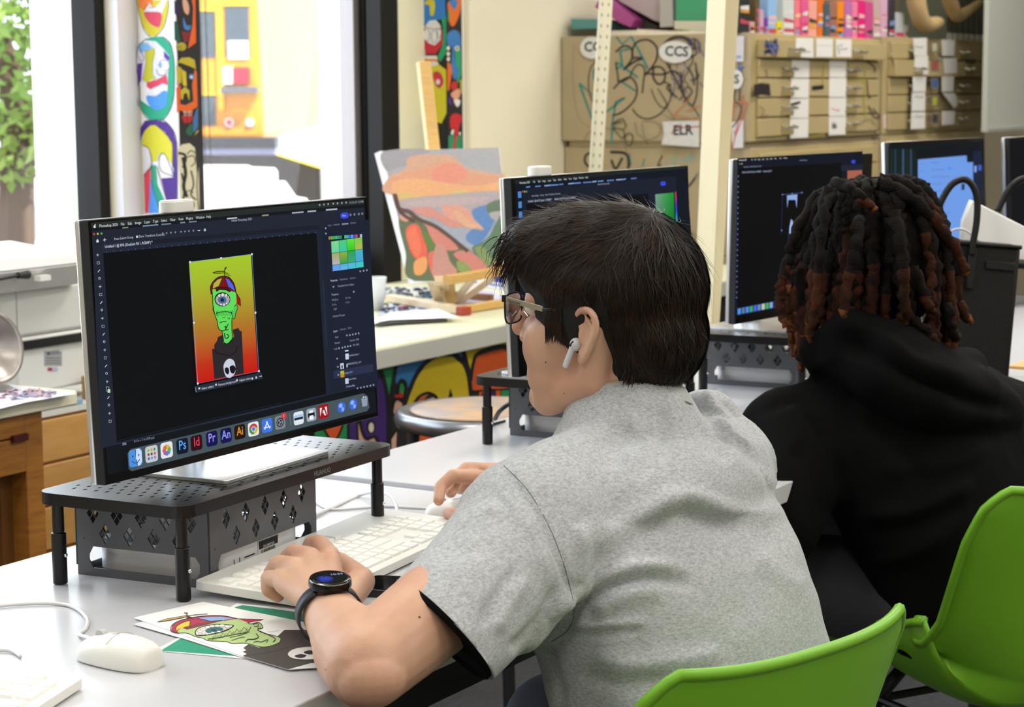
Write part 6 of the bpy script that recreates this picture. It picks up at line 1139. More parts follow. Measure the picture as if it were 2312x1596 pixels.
# ------------------------------------------------------------------ outside the windows
o = MB().box((-30, YW+.25, -.35), (70, 90, -.2)).build('ground', mat('pale_concrete', '#d9d9dc', .8, noise=.05), None, kind='structure')
def od(u, v, d): return PD(u, v, d)
WC = mat('white_render', '#eceef0', .7)
def vbox(u0, u1, d, v0, v1, thick, name, label, cat, m_, yaw=0, zb=None, mods=None):
    """upright block facing the camera side, spanning pixels u0..u1 at depth d"""
    a, b = od(u0, (v0+v1)/2, d), od(u1, (v0+v1)/2, d); zt_ = od((u0+u1)/2, v0, d)[2]; z0 = -.2 if zb is None else od((u0+u1)/2, v1, d)[2]
    ux_ = nrm(A_(b[0]-a[0], b[1]-a[1], 0)); w_ = np.linalg.norm((b-a)[:2]); F = frame((a[0], a[1], z0), ux_, (0, 0, 1)); return F, w_, zt_-z0
for u0, u1, d, lb in ((78, 262, 7.5, 'white column outside the left window'), (722, 850, 8.0, 'white column outside the middle window')):
    F, w_, h = vbox(u0, u1, d, -300, 900, .3, '', '', '', WC); t = thing('porch_column', lb, 'column', F.translation); MB(F).box((0, 0, -.3), (w_, 5.2, 0)).build('shaft', WC, t)
# school bus (rear end), school-bus yellow
YB = mat('school_bus_yellow', '#e0930f', .4, coat=.3); YB2 = mat('bus_yellow_trim', '#f0c020', .4)
d = 20.0; k_ = d/F_PX
F, w_, h = vbox(300, 596, d, -400, 352, 6, '', '', '', YB)
def bx_(u, v): q = PD(u, v, d); l = F.inverted() @ Vector(q); return l.x, l.y
t = thing('school_bus', 'yellow school bus seen from one end through the middle window', 'bus', F.translation)
x0, y0 = bx_(150, 318); x1, y1 = bx_(566, -330)
MB(F).hull8([(x0, y0, -7), (bx_(592, 318)[0], y0, -7), (bx_(592, 318)[0], y0, 0), (x0, y0, 0)], [(x0, y1, -7), (x1, y1, -7), (x1, y1, 0), (x0, y1, 0)]).build('bus_body', YB, t, bevel=.05)
def plate(nm, u0, v0, u1, v1, m_, z=.02, z0=0): a, b = bx_(u0, v0), bx_(u1, v1); return MB(F).box((a[0], a[1], z0), (b[0], b[1], z)).build(nm, m_, t, bevel=.004)
DG = mat('bus_glass', '#4a545c', .12); 
for q in ((380, 26, 484, 130), (506, 14, 562, 128), (380, 216, 482, 283), (250, 26, 360, 130), (250, 216, 360, 283)):
    plate('window', *q, DG, .015); plate('window_frame', q[0]-4, q[1]-4, q[2]+4, q[1]-1, YB2, .03)
plate('white_sign', 513, 92, 559, 133, WHITE, .03); plate('door_post', 488, 18, 502, 250, YB2, .05); plate('ledge', 501, 196, 581, 210, mat('grey_ledge', '#5c5a60', .5), .25); plate('lower_trim_strip', 518, 248, 556, 252, YB2, .02)  # last plate: narrow strip of yellow trim below the ledge
plate('red_lamp', 524, 152, 561, 188, mat('red_lens', '#c8283c', .3), .05); plate('white_lamp', 500, 150, 523, 190, WHITE, .05)
for u, c in ((513, 'red_lens'), (560, None)):
    a = bx_(u, 277); MB(F).cyl((a[0], a[1], 0), (a[0], a[1], .03), .045).build('round_lamp_rim', ALU, t); MB(F).cyl((a[0], a[1], .03), (a[0], a[1], .045), .028).build('round_lamp', mat('red_lens', '#c8283c', .3) if c else WHITE, t)
plate('bumper', 240, 312, 626, 334, mat('black_bumper', '#2b2a30', .4), .35); plate('lower_bumper', 240, 335, 625, 355, mat('grey_bumper', '#8c8ca8', .35, .3), .30)
for u in (330, 540):
    a = bx_(u, 350); MB(F).cyl((a[0]-.12, a[1]-.15, -1.2), (a[0]+.12, a[1]-.15, -1.2), .42, n=28).build('wheel', mat('tyre', '#1a1a1c', .8), t)
# white trailer behind with dark seams
d = 28.0; F, w_, h = vbox(560, 760, d, 128, 400, 3, '', '', '', WC); t = thing('white_trailer', 'white panelled trailer to the right of the school bus', 'trailer', F.translation); MB(F).box((-.3, 0, -4), (w_, h, 0)).build('trailer_body', WC, t, bevel=.02)
for v in (147, 205, 260):
    a = F.inverted() @ Vector(PD(620, v, d)); MB(F).box((a.x-.1, a.y-.018, 0), (w_, a.y+.018, .01)).build('panel_seam', mat('seam_dark', '#7c7278', .6), t)
# dark retaining wall and white blocks in front of it
d = 15.0; F, w_, h = vbox(380, 735, d, 352, 480, .3, '', '', '', WC); t = thing('retaining_wall', 'dark stained low wall below the bus', 'wall', F.translation)
def lw(u, v): l = F.inverted() @ Vector(PD(u, v, d)); return l.x, l.y
SW = mat('dark_stained_wall', '#2c2522', .8, noise=.35, nscale=3)
q = [lw(300, 350), lw(628, 350), lw(722, 380), lw(735, 385)]; q = q+[(q[-1][0], -.1), (q[0][0], -.1)]; b = MB(F); b.prism(q, -.1, 0); b.build('wall_body', SW, t)
b = MB(F); q = [lw(626, 347), lw(722, 377), lw(735, 382), lw(735, 385), lw(722, 380), lw(626, 350)]; b.prism(q, -.1, .01); b.build('yellow_edge', mat('kerb_yellow', '#e8c820', .6), t)
def blk(pts, d, label, name='concrete_block', th=.1):
    F, w_, h = vbox(pts[0][0], pts[1][0], d, 300, 480, .3, '', '', '', WC); qq = [tuple((F.inverted() @ Vector(PD(u, v, d)))[:2]) for u, v in pts]; b = MB(F); b.prism(qq, -th, 0); o = b.build(name, WC, None, bevel=.01); tag(o, label, 'block'); return o
b1_ = blk([(300, 700), (470, 700), (560, 700), (623, 700), (623, 388), (616, 380), (564, 378), (556, 374), (300, 372)], 13.2, 'tall white stepped block in front of the dark wall outside')
b2_ = blk([(300, 760), (640, 760), (720, 760), (690, 450), (664, 446), (645, 418), (640, 410), (300, 412)], 12.0, 'lower white sloping block nearest the window outside')
# tree at the left and a second one behind
def tree(u, v, d, R_, n, label, seed):
    c = PD(u, v, d); t = thing('tree', label, 'tree', (c[0], c[1], -.2)); MB().tube([(c[0], c[1], -.25), (c[0]+.1, c[1], c[2]-R_*.5), (c[0], c[1], c[2]+R_*.3)], [.12, .09, .03], 10).build('trunk', mat('bark', '#5c4a3c', .9), t)
    g = np.random.default_rng(seed); b = MB()
    for i in range(n):
        p = g.normal(0, 1, 3); p = p/np.linalg.norm(p)*R_*g.uniform(.3, 1)**.5; p = p*A_(1, 1, 1.15)+c; s = g.uniform(.04, .09)*R_/.9; a = nrm(g.normal(0, 1, 3)); e = nrm(np.cross(a, g.normal(0, 1, 3))); b.add([p-a*s, p-e*s*.5, p+a*s, p+e*s*.5], [(0, 1, 2, 3)])
    b.build('foliage', mat('leaf_green', '#7ea04a', .6, c2='#8a9a48', nscale=1.2), t, auto=0); return t
tree(5, 130, 11, .62, 2600, 'green leafy tree outside the left window', 2); tree(690, -10, 36, 2.2, 160, 'sparse branches with reddish leaves above the white trailer', 5)
d = 13.; F, w_, h = vbox(-60, 90, d, 452, 470, 1, '', '', '', WC); t = thing('garden_bench', 'low grey-white ledge outside the left window', 'ledge', F.translation); MB(F).box((0, 0, -.6), (w_, h*.6, 0)).build('ledge', mat('lilac_grey', '#a0a0b4', .7), t)
# ------------------------------------------------------------------ people
from mathutils.bvhtree import BVHTree
def caps(mb, p, q, r1, r2, n=20):
    p, q = A_(*p), A_(*q); d = nrm(q-p); L = np.linalg.norm(q-p); pts = []; rs = []
    for k in range(6): a = math.pi/2*(1-k/5); pts.append(p-d*r1*math.sin(a)); rs.append(max(r1*math.cos(a), 1e-4))
    for k in range(1, 4): pts.append(p+d*L*k/4); rs.append(r1+(r2-r1)*k/4)
    for k in range(6): a = math.pi/2*k/5; pts.append(q+d*r2*math.sin(a)); rs.append(max(r2*math.cos(a), 1e-4))
    return mb.tube(pts, rs, n)
def chain(mb, P, R):
    for i in range(len(P)-1): caps(mb, P[i], P[i+1], R[i], R[i+1])
def remesh(mb, name, m_, voxel, smooth=6, fac=.5):
    o = mb.build(name, m_, None, smooth=True); a = o.modifiers.new('r', 'REMESH'); a.mode = 'VOXEL'; a.voxel_size = voxel; a.use_smooth_shade = True
    s = o.modifiers.new('s', 'SMOOTH'); s.iterations = smooth; s.factor = fac
    bpy.context.view_layer.update(); bake(o); o.data.polygons.foreach_set('use_smooth', [True]*len(o.data.polygons)); return o
def adopt(o, parent, name=None):
    """make a finished world-space mesh a child, keeping the part origin at the parent's"""
    d = Vector(o.location)-Vector(off(parent)); n_ = len(o.data.vertices); a = np.empty(n_*3); o.data.vertices.foreach_get('co', a); a = (a.reshape(-1, 3)+np.array(d)).ravel(); o.data.vertices.foreach_set('co', a); o.data.update()
    o.location = (0, 0, 0); o.parent = parent
    if name: o.name = name
    return o
def verts(o): a = np.empty(len(o.data.vertices)*3); o.data.vertices.foreach_get('co', a); return a.reshape(-1, 3)+np.array(off(o))
def vnorm(o): a = np.empty(len(o.data.vertices)*3); o.data.vertices.foreach_get('normal', a); return a.reshape(-1, 3)
def setv(o, V): o.data.vertices.foreach_set('co', (V-np.array(off(o))).ravel()); o.data.update()
def toPx(V):
    q = V-CAM; z = q@FW; return np.stack([CX+F_PX*(q@R2)/z, CY-F_PX*(q@U2)/z], 1)
def bvh(o): V = verts(o); return BVHTree.FromPolygons([tuple(p) for p in V], [tuple(f.vertices) for f in o.data.polygons])
def surf(B, u, v, lift=0.):
    r_ = nrm(ray(u, v)); h = B.ray_cast(Vector(CAM), Vector(r_)); return None if h[0] is None else A_(*h[0])-r_*lift
def folds(o, F_):
    """cloth creases: (points in photo pixels traced on the cloth, width px, depth in m)"""
    V = verts(o); N = vnorm(o); P = toPx(V); vis = ((N@FW) < -.05)*np.clip(-(N@FW)*2, 0, 1); D = np.zeros(len(V))
    for pts, w_, h in F_:
        c = np.array(cr([tuple(p)+(0,) for p in pts], 6))[:, :2]; best = np.full(len(V), 1e9); tt = np.zeros(len(V)); L = len(c)-1
        for i in range(L):
            a, b = c[i], c[i+1]; ab = b-a; t = np.clip(((P-a)@ab)/max(ab@ab, 1e-9), 0, 1); d = np.linalg.norm(P-(a+t[:, None]*ab), axis=1); k = d < best; best[k] = d[k]; tt[k] = (i+t[k])/L
        D += h*np.exp(-(best/w_)**2)*np.clip(np.sin(np.pi*np.clip(tt, .02, .98))*1.8, 0, 1)
    setv(o, V+N*(D*vis)[:, None])
SKIN = mat('skin', '#cda58b', .52, c2='#c08f78', nscale=14, sss=.12, bump=.12, bscale=500); 
# ---- the young man in the grey T-shirt
SL, SR = PD(1205, 1195, 2.15), PD(1632, 1058, 2.41); EL, WL = PD(830, 1502, 1.90), PZ(742, 1318, .831)-A_(0, 0, .030)
fT = A_(.25, .97, 0); fT = nrm(fT); lT = A_(-.97, .25, 0)
NB = PD(1432, 935, 2.33); mid = (SL+SR)/2
Oh = PD(1377, 753, 2.33); fH = nrm(A_(-.104, .994, -.02)); lH = nrm(A_(-.994, -.104, 0)); uH = np.cross(fH, lH); HS = .975
def H(f, l, u): return Oh+(fH*f+lH*l+uH*u)*HS
HM = frame((0, 0, 0), fH, lH, uH)
def hell(mb, c, r): return mb.ell(tuple(H(*c)), tuple(x*HS for x in r), 28, 18, HM)
T_man = thing('person', 'young man in a grey T-shirt and glasses, typing at the nearest screen', 'person', (mid[0]-fT[0]*.2, mid[1]-fT[1]*.2, 0))
b = MB()
hell(b, (-.010, 0, .055), (.097, .076, .086)); hell(b, (.040, 0, .055), (.056, .064, .060)); hell(b, (.040, 0, -.010), (.052, .058, .062)); hell(b, (.056, 0, -.050), (.046, .044, .040)); hell(b, (.084, 0, -.078), (.022, .026, .020)); hell(b, (.040, 0, -.045), (.050, .052, .042))
for s in (1, -1):
    caps(b, H(.072, s*.022, -.080), H(.0, s*.055, -.050), .020*HS, .022*HS); caps(b, H(0, s*.055, -.05), H(-.012, s*.062, 0), .020, .018); hell(b, (.064, s*.034, -.014), (.034, .028, .036)); hell(b, (.062, s*.028, -.048), (.034, .026, .034)); hell(b, (.090, s*.022, .002), (.014, .016, .022)); caps(b, H(.088, s*.018, .046), H(.078, s*.044, .042), .012, .012); hell(b, (.101, s*.012, -.006), (.012, .008, .008))
caps(b, H(.096, 0, .040), H(.116, 0, .006), .0095, .0115); hell(b, (.094, 0, -.030), (.014, .022, .009)); hell(b, (.091, 0, -.044), (.014, .020, .009))
# ears
for s in (1, -1):
    c0 = (-.001, s*.079, .006)
    ep = [(.010, -.004, .012), (.007, .002, .026), (-.004, .008, .032), (-.017, .013, .026), (-.020, .014, .010), (-.014, .012, -.006), (-.005, .007, -.022), (.004, .002, -.030), (.007, -.004, -.022)]
    pe = cr([H(c0[0]+a, c0[1]+s*bb, c0[2]+c) for a, bb, c in ep], 4); b.tube(pe, .0046, 8); hell(b, (c0[0]-.008, c0[1]-s*.002, c0[2]+.004), (.016, .007, .024)); hell(b, (c0[0]-.0, c0[1]+s*.002, c0[2]-.020), (.008, .0055, .009)); caps(b, H(c0[0]+.004, c0[1]+s*.001, c0[2]+.002), H(c0[0]+.003, c0[1]+s*.001, c0[2]-.006), .004, .004)
    pa = cr([H(c0[0]+a, c0[1]+s*bb, c0[2]+c) for a, bb, c in [(-.004, .006, .022), (-.012, .008, .012), (-.010, .006, -.004), (-.002, .004, -.010)]], 3); b.tube(pa, .0028, 8)
caps(b, H(-.022, 0, -.005), NB+A_(0, 0, -.02), .056, .057); caps(b, H(.02, 0, -.06), NB+fT*.02-A_(0, 0, .03), .036, .046)
# trunk under the clothes
sp = lambda z: mid-fT*((.86-z)*.50 if z > .64 else .11+(.64-z)*.12)+A_(0, 0, z-mid[2])
for z, a, c in ((.86, .15, .085), (.76, .150, .105), (.66, .150, .11), (.57, .160, .12), (.51, .17, .13)): b.ell(tuple(sp(z)), (a, c, .07), 28, 14, frame((0, 0, 0), lT, fT))
caps(b, NB-A_(0, 0, .07), SL+A_(0, 0, .01), .045, .04); caps(b, NB-A_(0, 0, .07), SR+A_(0, 0, .01), .045, .04)
# left arm
ax = nrm(EL-SL); chain(b, [SL, SL+(EL-SL)*.45, SL+(EL-SL)*.8, EL], [.052, .0485, .045, .042]); chain(b, [EL, EL+(WL-EL)*.3+A_(0, 0, .0), EL+(WL-EL)*.75, WL], [.042, .042, .031, .0275]); b.ell(tuple(EL+A_(-.012, -.012, -.006)), (.034, .034, .030), 16, 10)
# left hand: back of the hand up, fingers curled on the keys
MCP = [PZ(745, 1256, .816), PZ(702, 1260, .820), PZ(666, 1281, .815), PZ(642, 1308, .805)]
PIP = [PZ(722, 1226, .806), PZ(664, 1248, .810), PZ(628, 1272, .806), PZ(606, 1305, .798)]
DIP = [PZ(702, 1226, .790), PZ(645, 1262, .790), PZ(612, 1294, .788), PZ(606, 1332, .786)]
TIP = [PZ(694, 1238, .778), PZ(642, 1282, .778), PZ(616, 1316, .778), PZ(628, 1346, .7785)]
for m_, p_, d_, t_, r_ in zip(MCP, PIP, DIP, TIP, (.0105, .011, .0105, .0095)): chain(b, [m_, p_, d_, t_], [r_+.0012, r_*.95, r_*.86, r_*.76])
wl = WL+(MCP[1]-WL)*.12
for m_ in MCP: caps(b, wl+(m_-wl)*.15, m_-A_(0, 0, .004), .019, .0125)
caps(b, MCP[0]-A_(0, 0, .008), MCP[3]-A_(0, 0, .006), .012, .011); caps(b, WL+(MCP[0]-WL)*.45, WL+(MCP[3]-WL)*.45, .017, .015)
th = [WL+(MCP[0]-WL)*.1+A_(.012, -.004, -.002), PZ(815, 1312, .800), PZ(790, 1282, .786), PZ(765, 1262, .779)]; chain(b, th, [.017, .0155, .011, .009])
# right arm and hand on the mouse
ER, WR = A_(2.40, 1.17, .785), A_(2.275, 1.365, .788); chain(b, [SR, SR+(ER-SR)*.5, ER], [.052, .048, .042]); chain(b, [ER, ER+(WR-ER)*.4, WR], [.042, .038, .027])
mx = PZ(1022, 1170, .757)
RM = [PZ(1085, 1078, .806), PZ(1100, 1062, .806), PZ(1118, 1060, .802), PZ(1130, 1066, .796)]
RP = [PZ(1022, 1074, .818), PZ(1052, 1058, .818), PZ(1078, 1062, .810), PZ(1100, 1070, .800)]
RD = [PZ(995, 1098, .806), PZ(1028, 1082, .806), PZ(1055, 1080, .798), PZ(1085, 1086, .786)]
RT = [PZ(990, 1130, .7915), PZ(1018, 1112, .7935), PZ(1042, 1104, .784), PZ(1078, 1104, .774)]
for m_, p_, d_, t_, r_ in zip(RM, RP, RD, RT, (.0098, .0102, .0098, .0088)): chain(b, [m_, p_, d_, t_], [r_+.001, r_*.95, r_*.86, r_*.76])
for m_ in RM: caps(b, WR, m_-A_(0, 0, .003), .018, .0125)
chain(b, [WR+A_(-.015, 0, 0), PZ(1075, 1150, .785), PZ(1045, 1168, .776), PZ(1012, 1158, .774)], [.016, .014, .0105, .0085])
body = remesh(b, 'body', SKIN, .0027, 4, .5)
V = verts(body); d_ = (V-Oh)/HS; F_, L_, U_ = d_@fH, d_@lH, d_@uH; hd = (U_ > -.13) & (np.linalg.norm(V-Oh, axis=1) < .2)
soft = hd & (U_ < .05) & (F_ > .018) & (F_ < .103) & (np.abs(L_) > .012) | (hd & (U_ < -.04)) 
vg = body.vertex_groups.new(name='soft'); vg.add([int(i) for i in np.nonzero(soft)[0]], 1, 'REPLACE'); sm = body.modifiers.new('s', 'SMOOTH'); sm.iterations = 30; sm.factor = .5; sm.vertex_group = 'soft'; bpy.context.view_layer.update(); bake(body); body.vertex_groups.clear(); adopt(body, T_man)
BB = bvh(body)
# moles and eyes, brow
def sp_(u, v, r_, m_, nm, lab=None):
    p = surf(BB, u, v, .0002)
    if p is not None: MB().ell(tuple(p), (r_, r_, r_), 8, 6).build(nm, m_, T_man)
for u, v, r_ in ((1232, 818, .0009), (947, 1393, .0012), (1274, 888, .0008), (735, 1512, .0007)): sp_(u, v, r_, mat('mole_brown', '#7a4a34', .6), 'mole')
for s in (1, -1):
    MB().ell(tuple(H(.084, s*.031, .034)), (.0115, .0115, .0115), 20, 12).build('eye', mat('eye_white', '#d8d0c8', .2), T_man); MB().ell(tuple(H(.0905, s*.031, .034)), (.0058, .0058, .0058), 14, 8).build('iris', mat('iris_brown', '#3a2416', .2), T_man)
HB = mat('dark_hair', '#2c1a0c', .45, c2='#0e0804', nscale=60, spec=.22); HC = mat('scalp_dark', '#070504', .8)
# eyebrow
bro = MB(); g = np.random.default_rng(2)
for i in range(70): f0 = g.uniform(.045, .10); s = 1; l0 = .046-(f0-.05)*.7; p = H(f0+.006, l0+.008, .060+g.uniform(-.003, .003)); q, nn, _, _ = BB.find_nearest(Vector(p)); bro.tube([A_(*q), A_(*q)+A_(*nn)*.002-fH*.008], [.0005, .0002], 4)
bro.build('eyebrow', HB, T_man)
# ---- T-shirt
SH = mat('heather_grey_cotton', '#a3a5a4', .9, bump=.35, bscale=900, sheen=.2)
nt = SH.node_tree; pb = nt.nodes['Principled BSDF']; tc = nt.nodes.new('ShaderNodeTexCoord'); mp = nt.nodes.new('ShaderNodeMapping'); mp.inputs['Scale'].default_value = (1, 1, 2.2); mp.inputs['Rotation'].default_value = (.5, .2, .3); nt.links.new(tc.outputs['Object'], mp.inputs[0])
n1 = nt.nodes.new('ShaderNodeTexNoise'); n1.inputs['Scale'].default_value = 190; n1.inputs['Detail'].default_value = 8; n1.inputs['Roughness'].default_value = .85; nt.links.new(mp.outputs[0], n1.inputs['Vector'])
rp = nt.nodes.new('ShaderNodeValToRGB'); rp.color_ramp.elements[0].position = .36; rp.color_ramp.elements[1].position = .62; rp.color_ramp.elements[0].color = hx('#868a90'); rp.color_ramp.elements[1].color = hx('#c0c3c6'); nt.links.new(n1.outputs[0], rp.inputs[0]); nt.links.new(rp.outputs[0], pb.inputs['Base Color'])
b = MB(); FT = frame((0, 0, 0), lT, fT)
TB = [(.40, .190, .150), (.50, .186, .148), (.60, .180, .142), (.68, .176, .138), (.75, .178, .134), (.81, .182, .124), (.85, .184, .108), (.875, .176, .092), (.90, .14, .074), (.925, .09, .056)]
P = []
for z in np.linspace(.40, .925, 36):
    a = np.interp(z, [t[0] for t in TB], [t[1] for t in TB]); c = np.interp(z, [t[0] for t in TB], [t[2] for t in TB]); o_ = sp(z)-fT*.012*np.clip((z-.7)/.1, 0, 1)+lT*.004
    P.append([o_+lT*math.copysign(abs(math.cos(t))**.85, math.cos(t))*a+fT*math.copysign(abs(math.sin(t))**.85, math.sin(t))*c for t in np.arange(48)*2*math.pi/48])
b.grid(P, True); b.add(P[0], [tuple(range(47, -1, -1))]); b.add(P[-1], [tuple(range(48))])
caps(b, SL+A_(0, 0, .0), SR+A_(0, 0, .0)-lT*-.012, .076, .068); caps(b, NB-A_(0, 0, .060), SL+lT*.01+A_(0, 0, -.0), .072, .080); caps(b, NB-A_(0, 0, .060), SR+lT*.015, .070, .072); caps(b, NB-A_(0, 0, .066)-fT*.03, SR+lT*.05-fT*.03, .070, .07)
b.ell(tuple(mid-fT*.05+A_(0, 0, .0)), (.15, .075, .075), 30, 16, FT); caps(b, NB-A_(0, 0, .04)-fT*.02, NB-A_(0, 0, .09)-fT*.03, .066, .085)
cN = PD(1421, 905, 2.33); cnn = nrm(A_(0, 0, 1)+fT*.33-lT*.26); b.tube([NB-A_(0, 0, .095)-fT*.005, cN-cnn*.045, cN-cnn*.018, cN+cnn*.006], [.130, .100, .080, .070], 40); b.ell(tuple(PD(1590, 950, 2.40)), (.042, .042, .036), 16, 10)
HMc = PD(1003, 1420, 1.995); chain(b, [SL-A_(0, 0, .004), SL+(HMc-SL)*.5+A_(0, 0, -.012)], [.083, .076])
axs = nrm(HMc-SL); nh = nrm(axs-FW*(axs@FW)*.80); q0 = SL+(HMc-SL)*.35+A_(0, 0, -.010); b.tube([q0, q0+(HMc-q0)*.5, HMc, HMc+axs*.07], [.077, .071, .0675, .0665], 36)
hr = SR+(ER-SR)*.62; b.tube([SR, SR+(hr-SR)*.5, hr], [.068, .066, .064], 30)
shirt = remesh(b, 'grey_tshirt', SH, .0042, 9, .55)
# open the sleeve end a little and cut the neck with the body kept visible by the collar
folds(shirt, [
    ([(1235, 1440), (1285, 1385), (1350, 1335), (1430, 1308), (1510, 1305), (1570, 1325)], 15, -.011), ([(1240, 1405), (1300, 1345), (1380, 1300), (1450, 1285), (1530, 1284)], 20, .009), ([(1330, 1385), (1420, 1345), (1500, 1335)], 26, .006),
    ([(1290, 1420), (1380, 1412), (1470, 1405)], 12, .004), ([(1285, 1432), (1380, 1426), (1450, 1420)], 8, -.004), ([(1290, 1230), (1380, 1200), (1470, 1160), (1540, 1125)], 30, .007), ([(1420, 1180), (1500, 1130), (1560, 1122), (1640, 1150), (1720, 1160), (1790, 1145)], 20, .008), ([(1430, 1215), (1520, 1165), (1600, 1178), (1680, 1200)], 20, -.007),
    ([(1300, 1320), (1310, 1260), (1300, 1180)], 16, .005), ([(1587, 880), (1610, 930), (1650, 985), (1700, 1020)], 15, .012), ([(1560, 890), (1580, 945), (1620, 1000), (1660, 1040)], 16, -.009), ([(1630, 900), (1680, 950), (1730, 985)], 14, -.006), ([(1480, 905), (1500, 960), (1480, 1030), (1430, 1080)], 20, -.005), ([(1420, 930), (1440, 985), (1400, 1050)], 20, .006), ([(1640, 1010), (1700, 1060), (1760, 1110)], 20, .005),
    ([(1130, 1060), (1190, 1120), (1235, 1200), (1270, 1290), (1290, 1370)], 7, -.004), ([(1110, 1080), (1170, 1150), (1215, 1230), (1245, 1320)], 13, .003), ([(1260, 1320), (1230, 1390), (1190, 1440), (1150, 1470)], 15, -.009), ([(1285, 1340), (1265, 1400), (1225, 1450), (1180, 1480)], 12, .007), ([(1190, 1300), (1150, 1370), (1120, 1430)], 16, .005), ([(1160, 1280), (1120, 1350), (1085, 1420)], 14, -.004), ([(1030, 1190), (1080, 1160), (1140, 1150)], 16, .005), ([(1000, 1260), (1060, 1240), (1120, 1240)], 18, -.004),
    ([(1330, 1480), (1420, 1500), (1540, 1490), (1640, 1470)], 22, .005), ([(1300, 1520), (1400, 1545), (1520, 1535)], 18, -.004), ([(1700, 1250), (1760, 1300), (1820, 1330)], 24, .004), ([(1230, 1460), (1250, 1520), (1270, 1590)], 14, -.006), ([(1340, 1010), (1400, 1000), (1460, 1010)], 22, -.004)])
V = verts(shirt); N = vnorm(shirt)
from mathutils import noise as mn
D = np.array([mn.noise(Vector(p)*9)*.0035+mn.noise(Vector((p[0]*26, p[1]*26, p[2]*34)))*.0014 for p in V]); setv(shirt, V+N*D[:, None])
V = verts(shirt); r_ = V-HMc; k = r_@nh; al = r_@axs; rad = np.linalg.norm(r_-al[:, None]*axs, axis=1); sel = (k > 0) & (rad < .10) & (al > -.06) & (al < .12)
V[sel] = (V-axs*(k/(axs@nh))[:, None])[sel]; setv(shirt, V)
adopt(shirt, T_man); SB = bvh(shirt)
def trace(B, px, r_, name, m_, parent, lift=0., n=5, flat=None):
    pts = [surf(B, u, v, lift) for u, v in [tuple(p)[:2] for p in cr([tuple(q)+(0,) for q in px], n)]]; pts = [p for p in pts if p is not None]
    return MB().tube(pts, r_, 8).build(name, m_, parent, smooth=True)
trace(SB, [(1138, 1052), (1190, 1105), (1235, 1180), (1268, 1260), (1290, 1340), (1296, 1390), (1280, 1425), (1245, 1448)], .0007, 'sleeve_seam', mat('seam_shadow_thread', '#6a6e74', .9), T_man, -.0004)
# sleeve: black lining at the hem
s1 = nrm(np.cross(axs, (0, 0, 1))); s2 = np.cross(s1, axs)
def ring(r_, k=0):
    out = []
    for a in np.arange(48)*2*math.pi/48:
        p = (s1*math.cos(a)+s2*math.sin(a))*r_; out.append(HMc+p-axs*((p@nh)/(axs@nh))+nh*k)
    return out
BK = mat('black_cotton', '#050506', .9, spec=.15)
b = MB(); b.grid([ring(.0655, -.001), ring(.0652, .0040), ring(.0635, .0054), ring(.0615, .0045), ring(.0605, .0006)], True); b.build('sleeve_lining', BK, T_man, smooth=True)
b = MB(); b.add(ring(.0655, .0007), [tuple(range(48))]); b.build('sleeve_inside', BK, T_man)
# collar band
c1_ = nrm(np.cross(cnn, fT)); c2_ = np.cross(cnn, c1_)
def cring(r_, k): return [cN+(c1_*math.cos(a)+c2_*math.sin(a))*r_+cnn*k for a in np.arange(60)*2*math.pi/60]
b = MB(); b.grid([cring(.0745, -.014), cring(.0730, -.008), cring(.0700, .001), cring(.0668, .0075), cring(.0645, .008), cring(.063, .004), cring(.0625, -.012)], True); b.build('ribbed_collar', mat('heather_rib', '#b0b2b0', .9, bump=.5, bscale=400, stretch=(3, 3, .2)), T_man, smooth=True)
# trousers and shoes
b = MB(); hp = sp(.50)
for s, kx in ((1, .10), (-1, -.10)):
    h0 = hp+lT*s*.09; k0 = h0+fT*.40+lT*s*.06+A_(0, 0, .0); a0 = k0+fT*.02+A_(0, 0, -.42); chain(b, [h0, k0], [.09, .068]); chain(b, [k0, a0], [.066, .05])
b.ell(tuple(hp), (.17, .14, .09), 24, 12, FT); tr = remesh(b, 'trousers', mat('grey_blue_trousers', '#5c6070', .9, bump=.3), .010, 6); adopt(tr, T_man)
for s in (1, -1):
    a0 = hp+lT*s*.15+fT*.42; a0[2] = .045; MB().ell(tuple(a0+fT*.06), (.05, .14, .044), 20, 12, FT).build('shoe', mat('dark_shoe', '#222226', .6), T_man, smooth=True)
# ---- hair
b = MB()
for c, r_ in (((-.012, 0, .056), (.109, .089, .099)), ((.030, 0, .085), (.085, .080, .070)), ((.078, 0, .104), (.045, .064, .038)), ((.102, .012, .101), (.024, .046, .017)), ((-.062, 0, .000), (.055, .074, .066)), ((-.045, 0, -.030), (.052, .064, .040)), ((.0, .048, .062), (.075, .044, .040)), ((.0, -.048, .062), (.075, .044, .040)), ((-.040, .045, .02), (.040, .036, .045)), ((-.04, -.045, .02), (.04, .036, .045)), ((.036, .068, .036), (.018, .010, .020)), ((.036, -.068, .036), (.018, .010, .020)), ((.052, .050, .072), (.030, .026, .028)), ((.052, -.050, .072), (.030, .026, .028))): hell(b, c, r_)
for s in (1, -1): caps(b, H(.034, s*.071, .02), H(.040, s*.071, .008), .0065, .003)
cap_ = remesh(b, 'hair', HC, .0045, 6, .5); HBv = bvh(cap_)
g = np.random.default_rng(11); sb = MB(); crown = H(-.062, .01, .148)
R_ = np.array([fH, lH, uH])
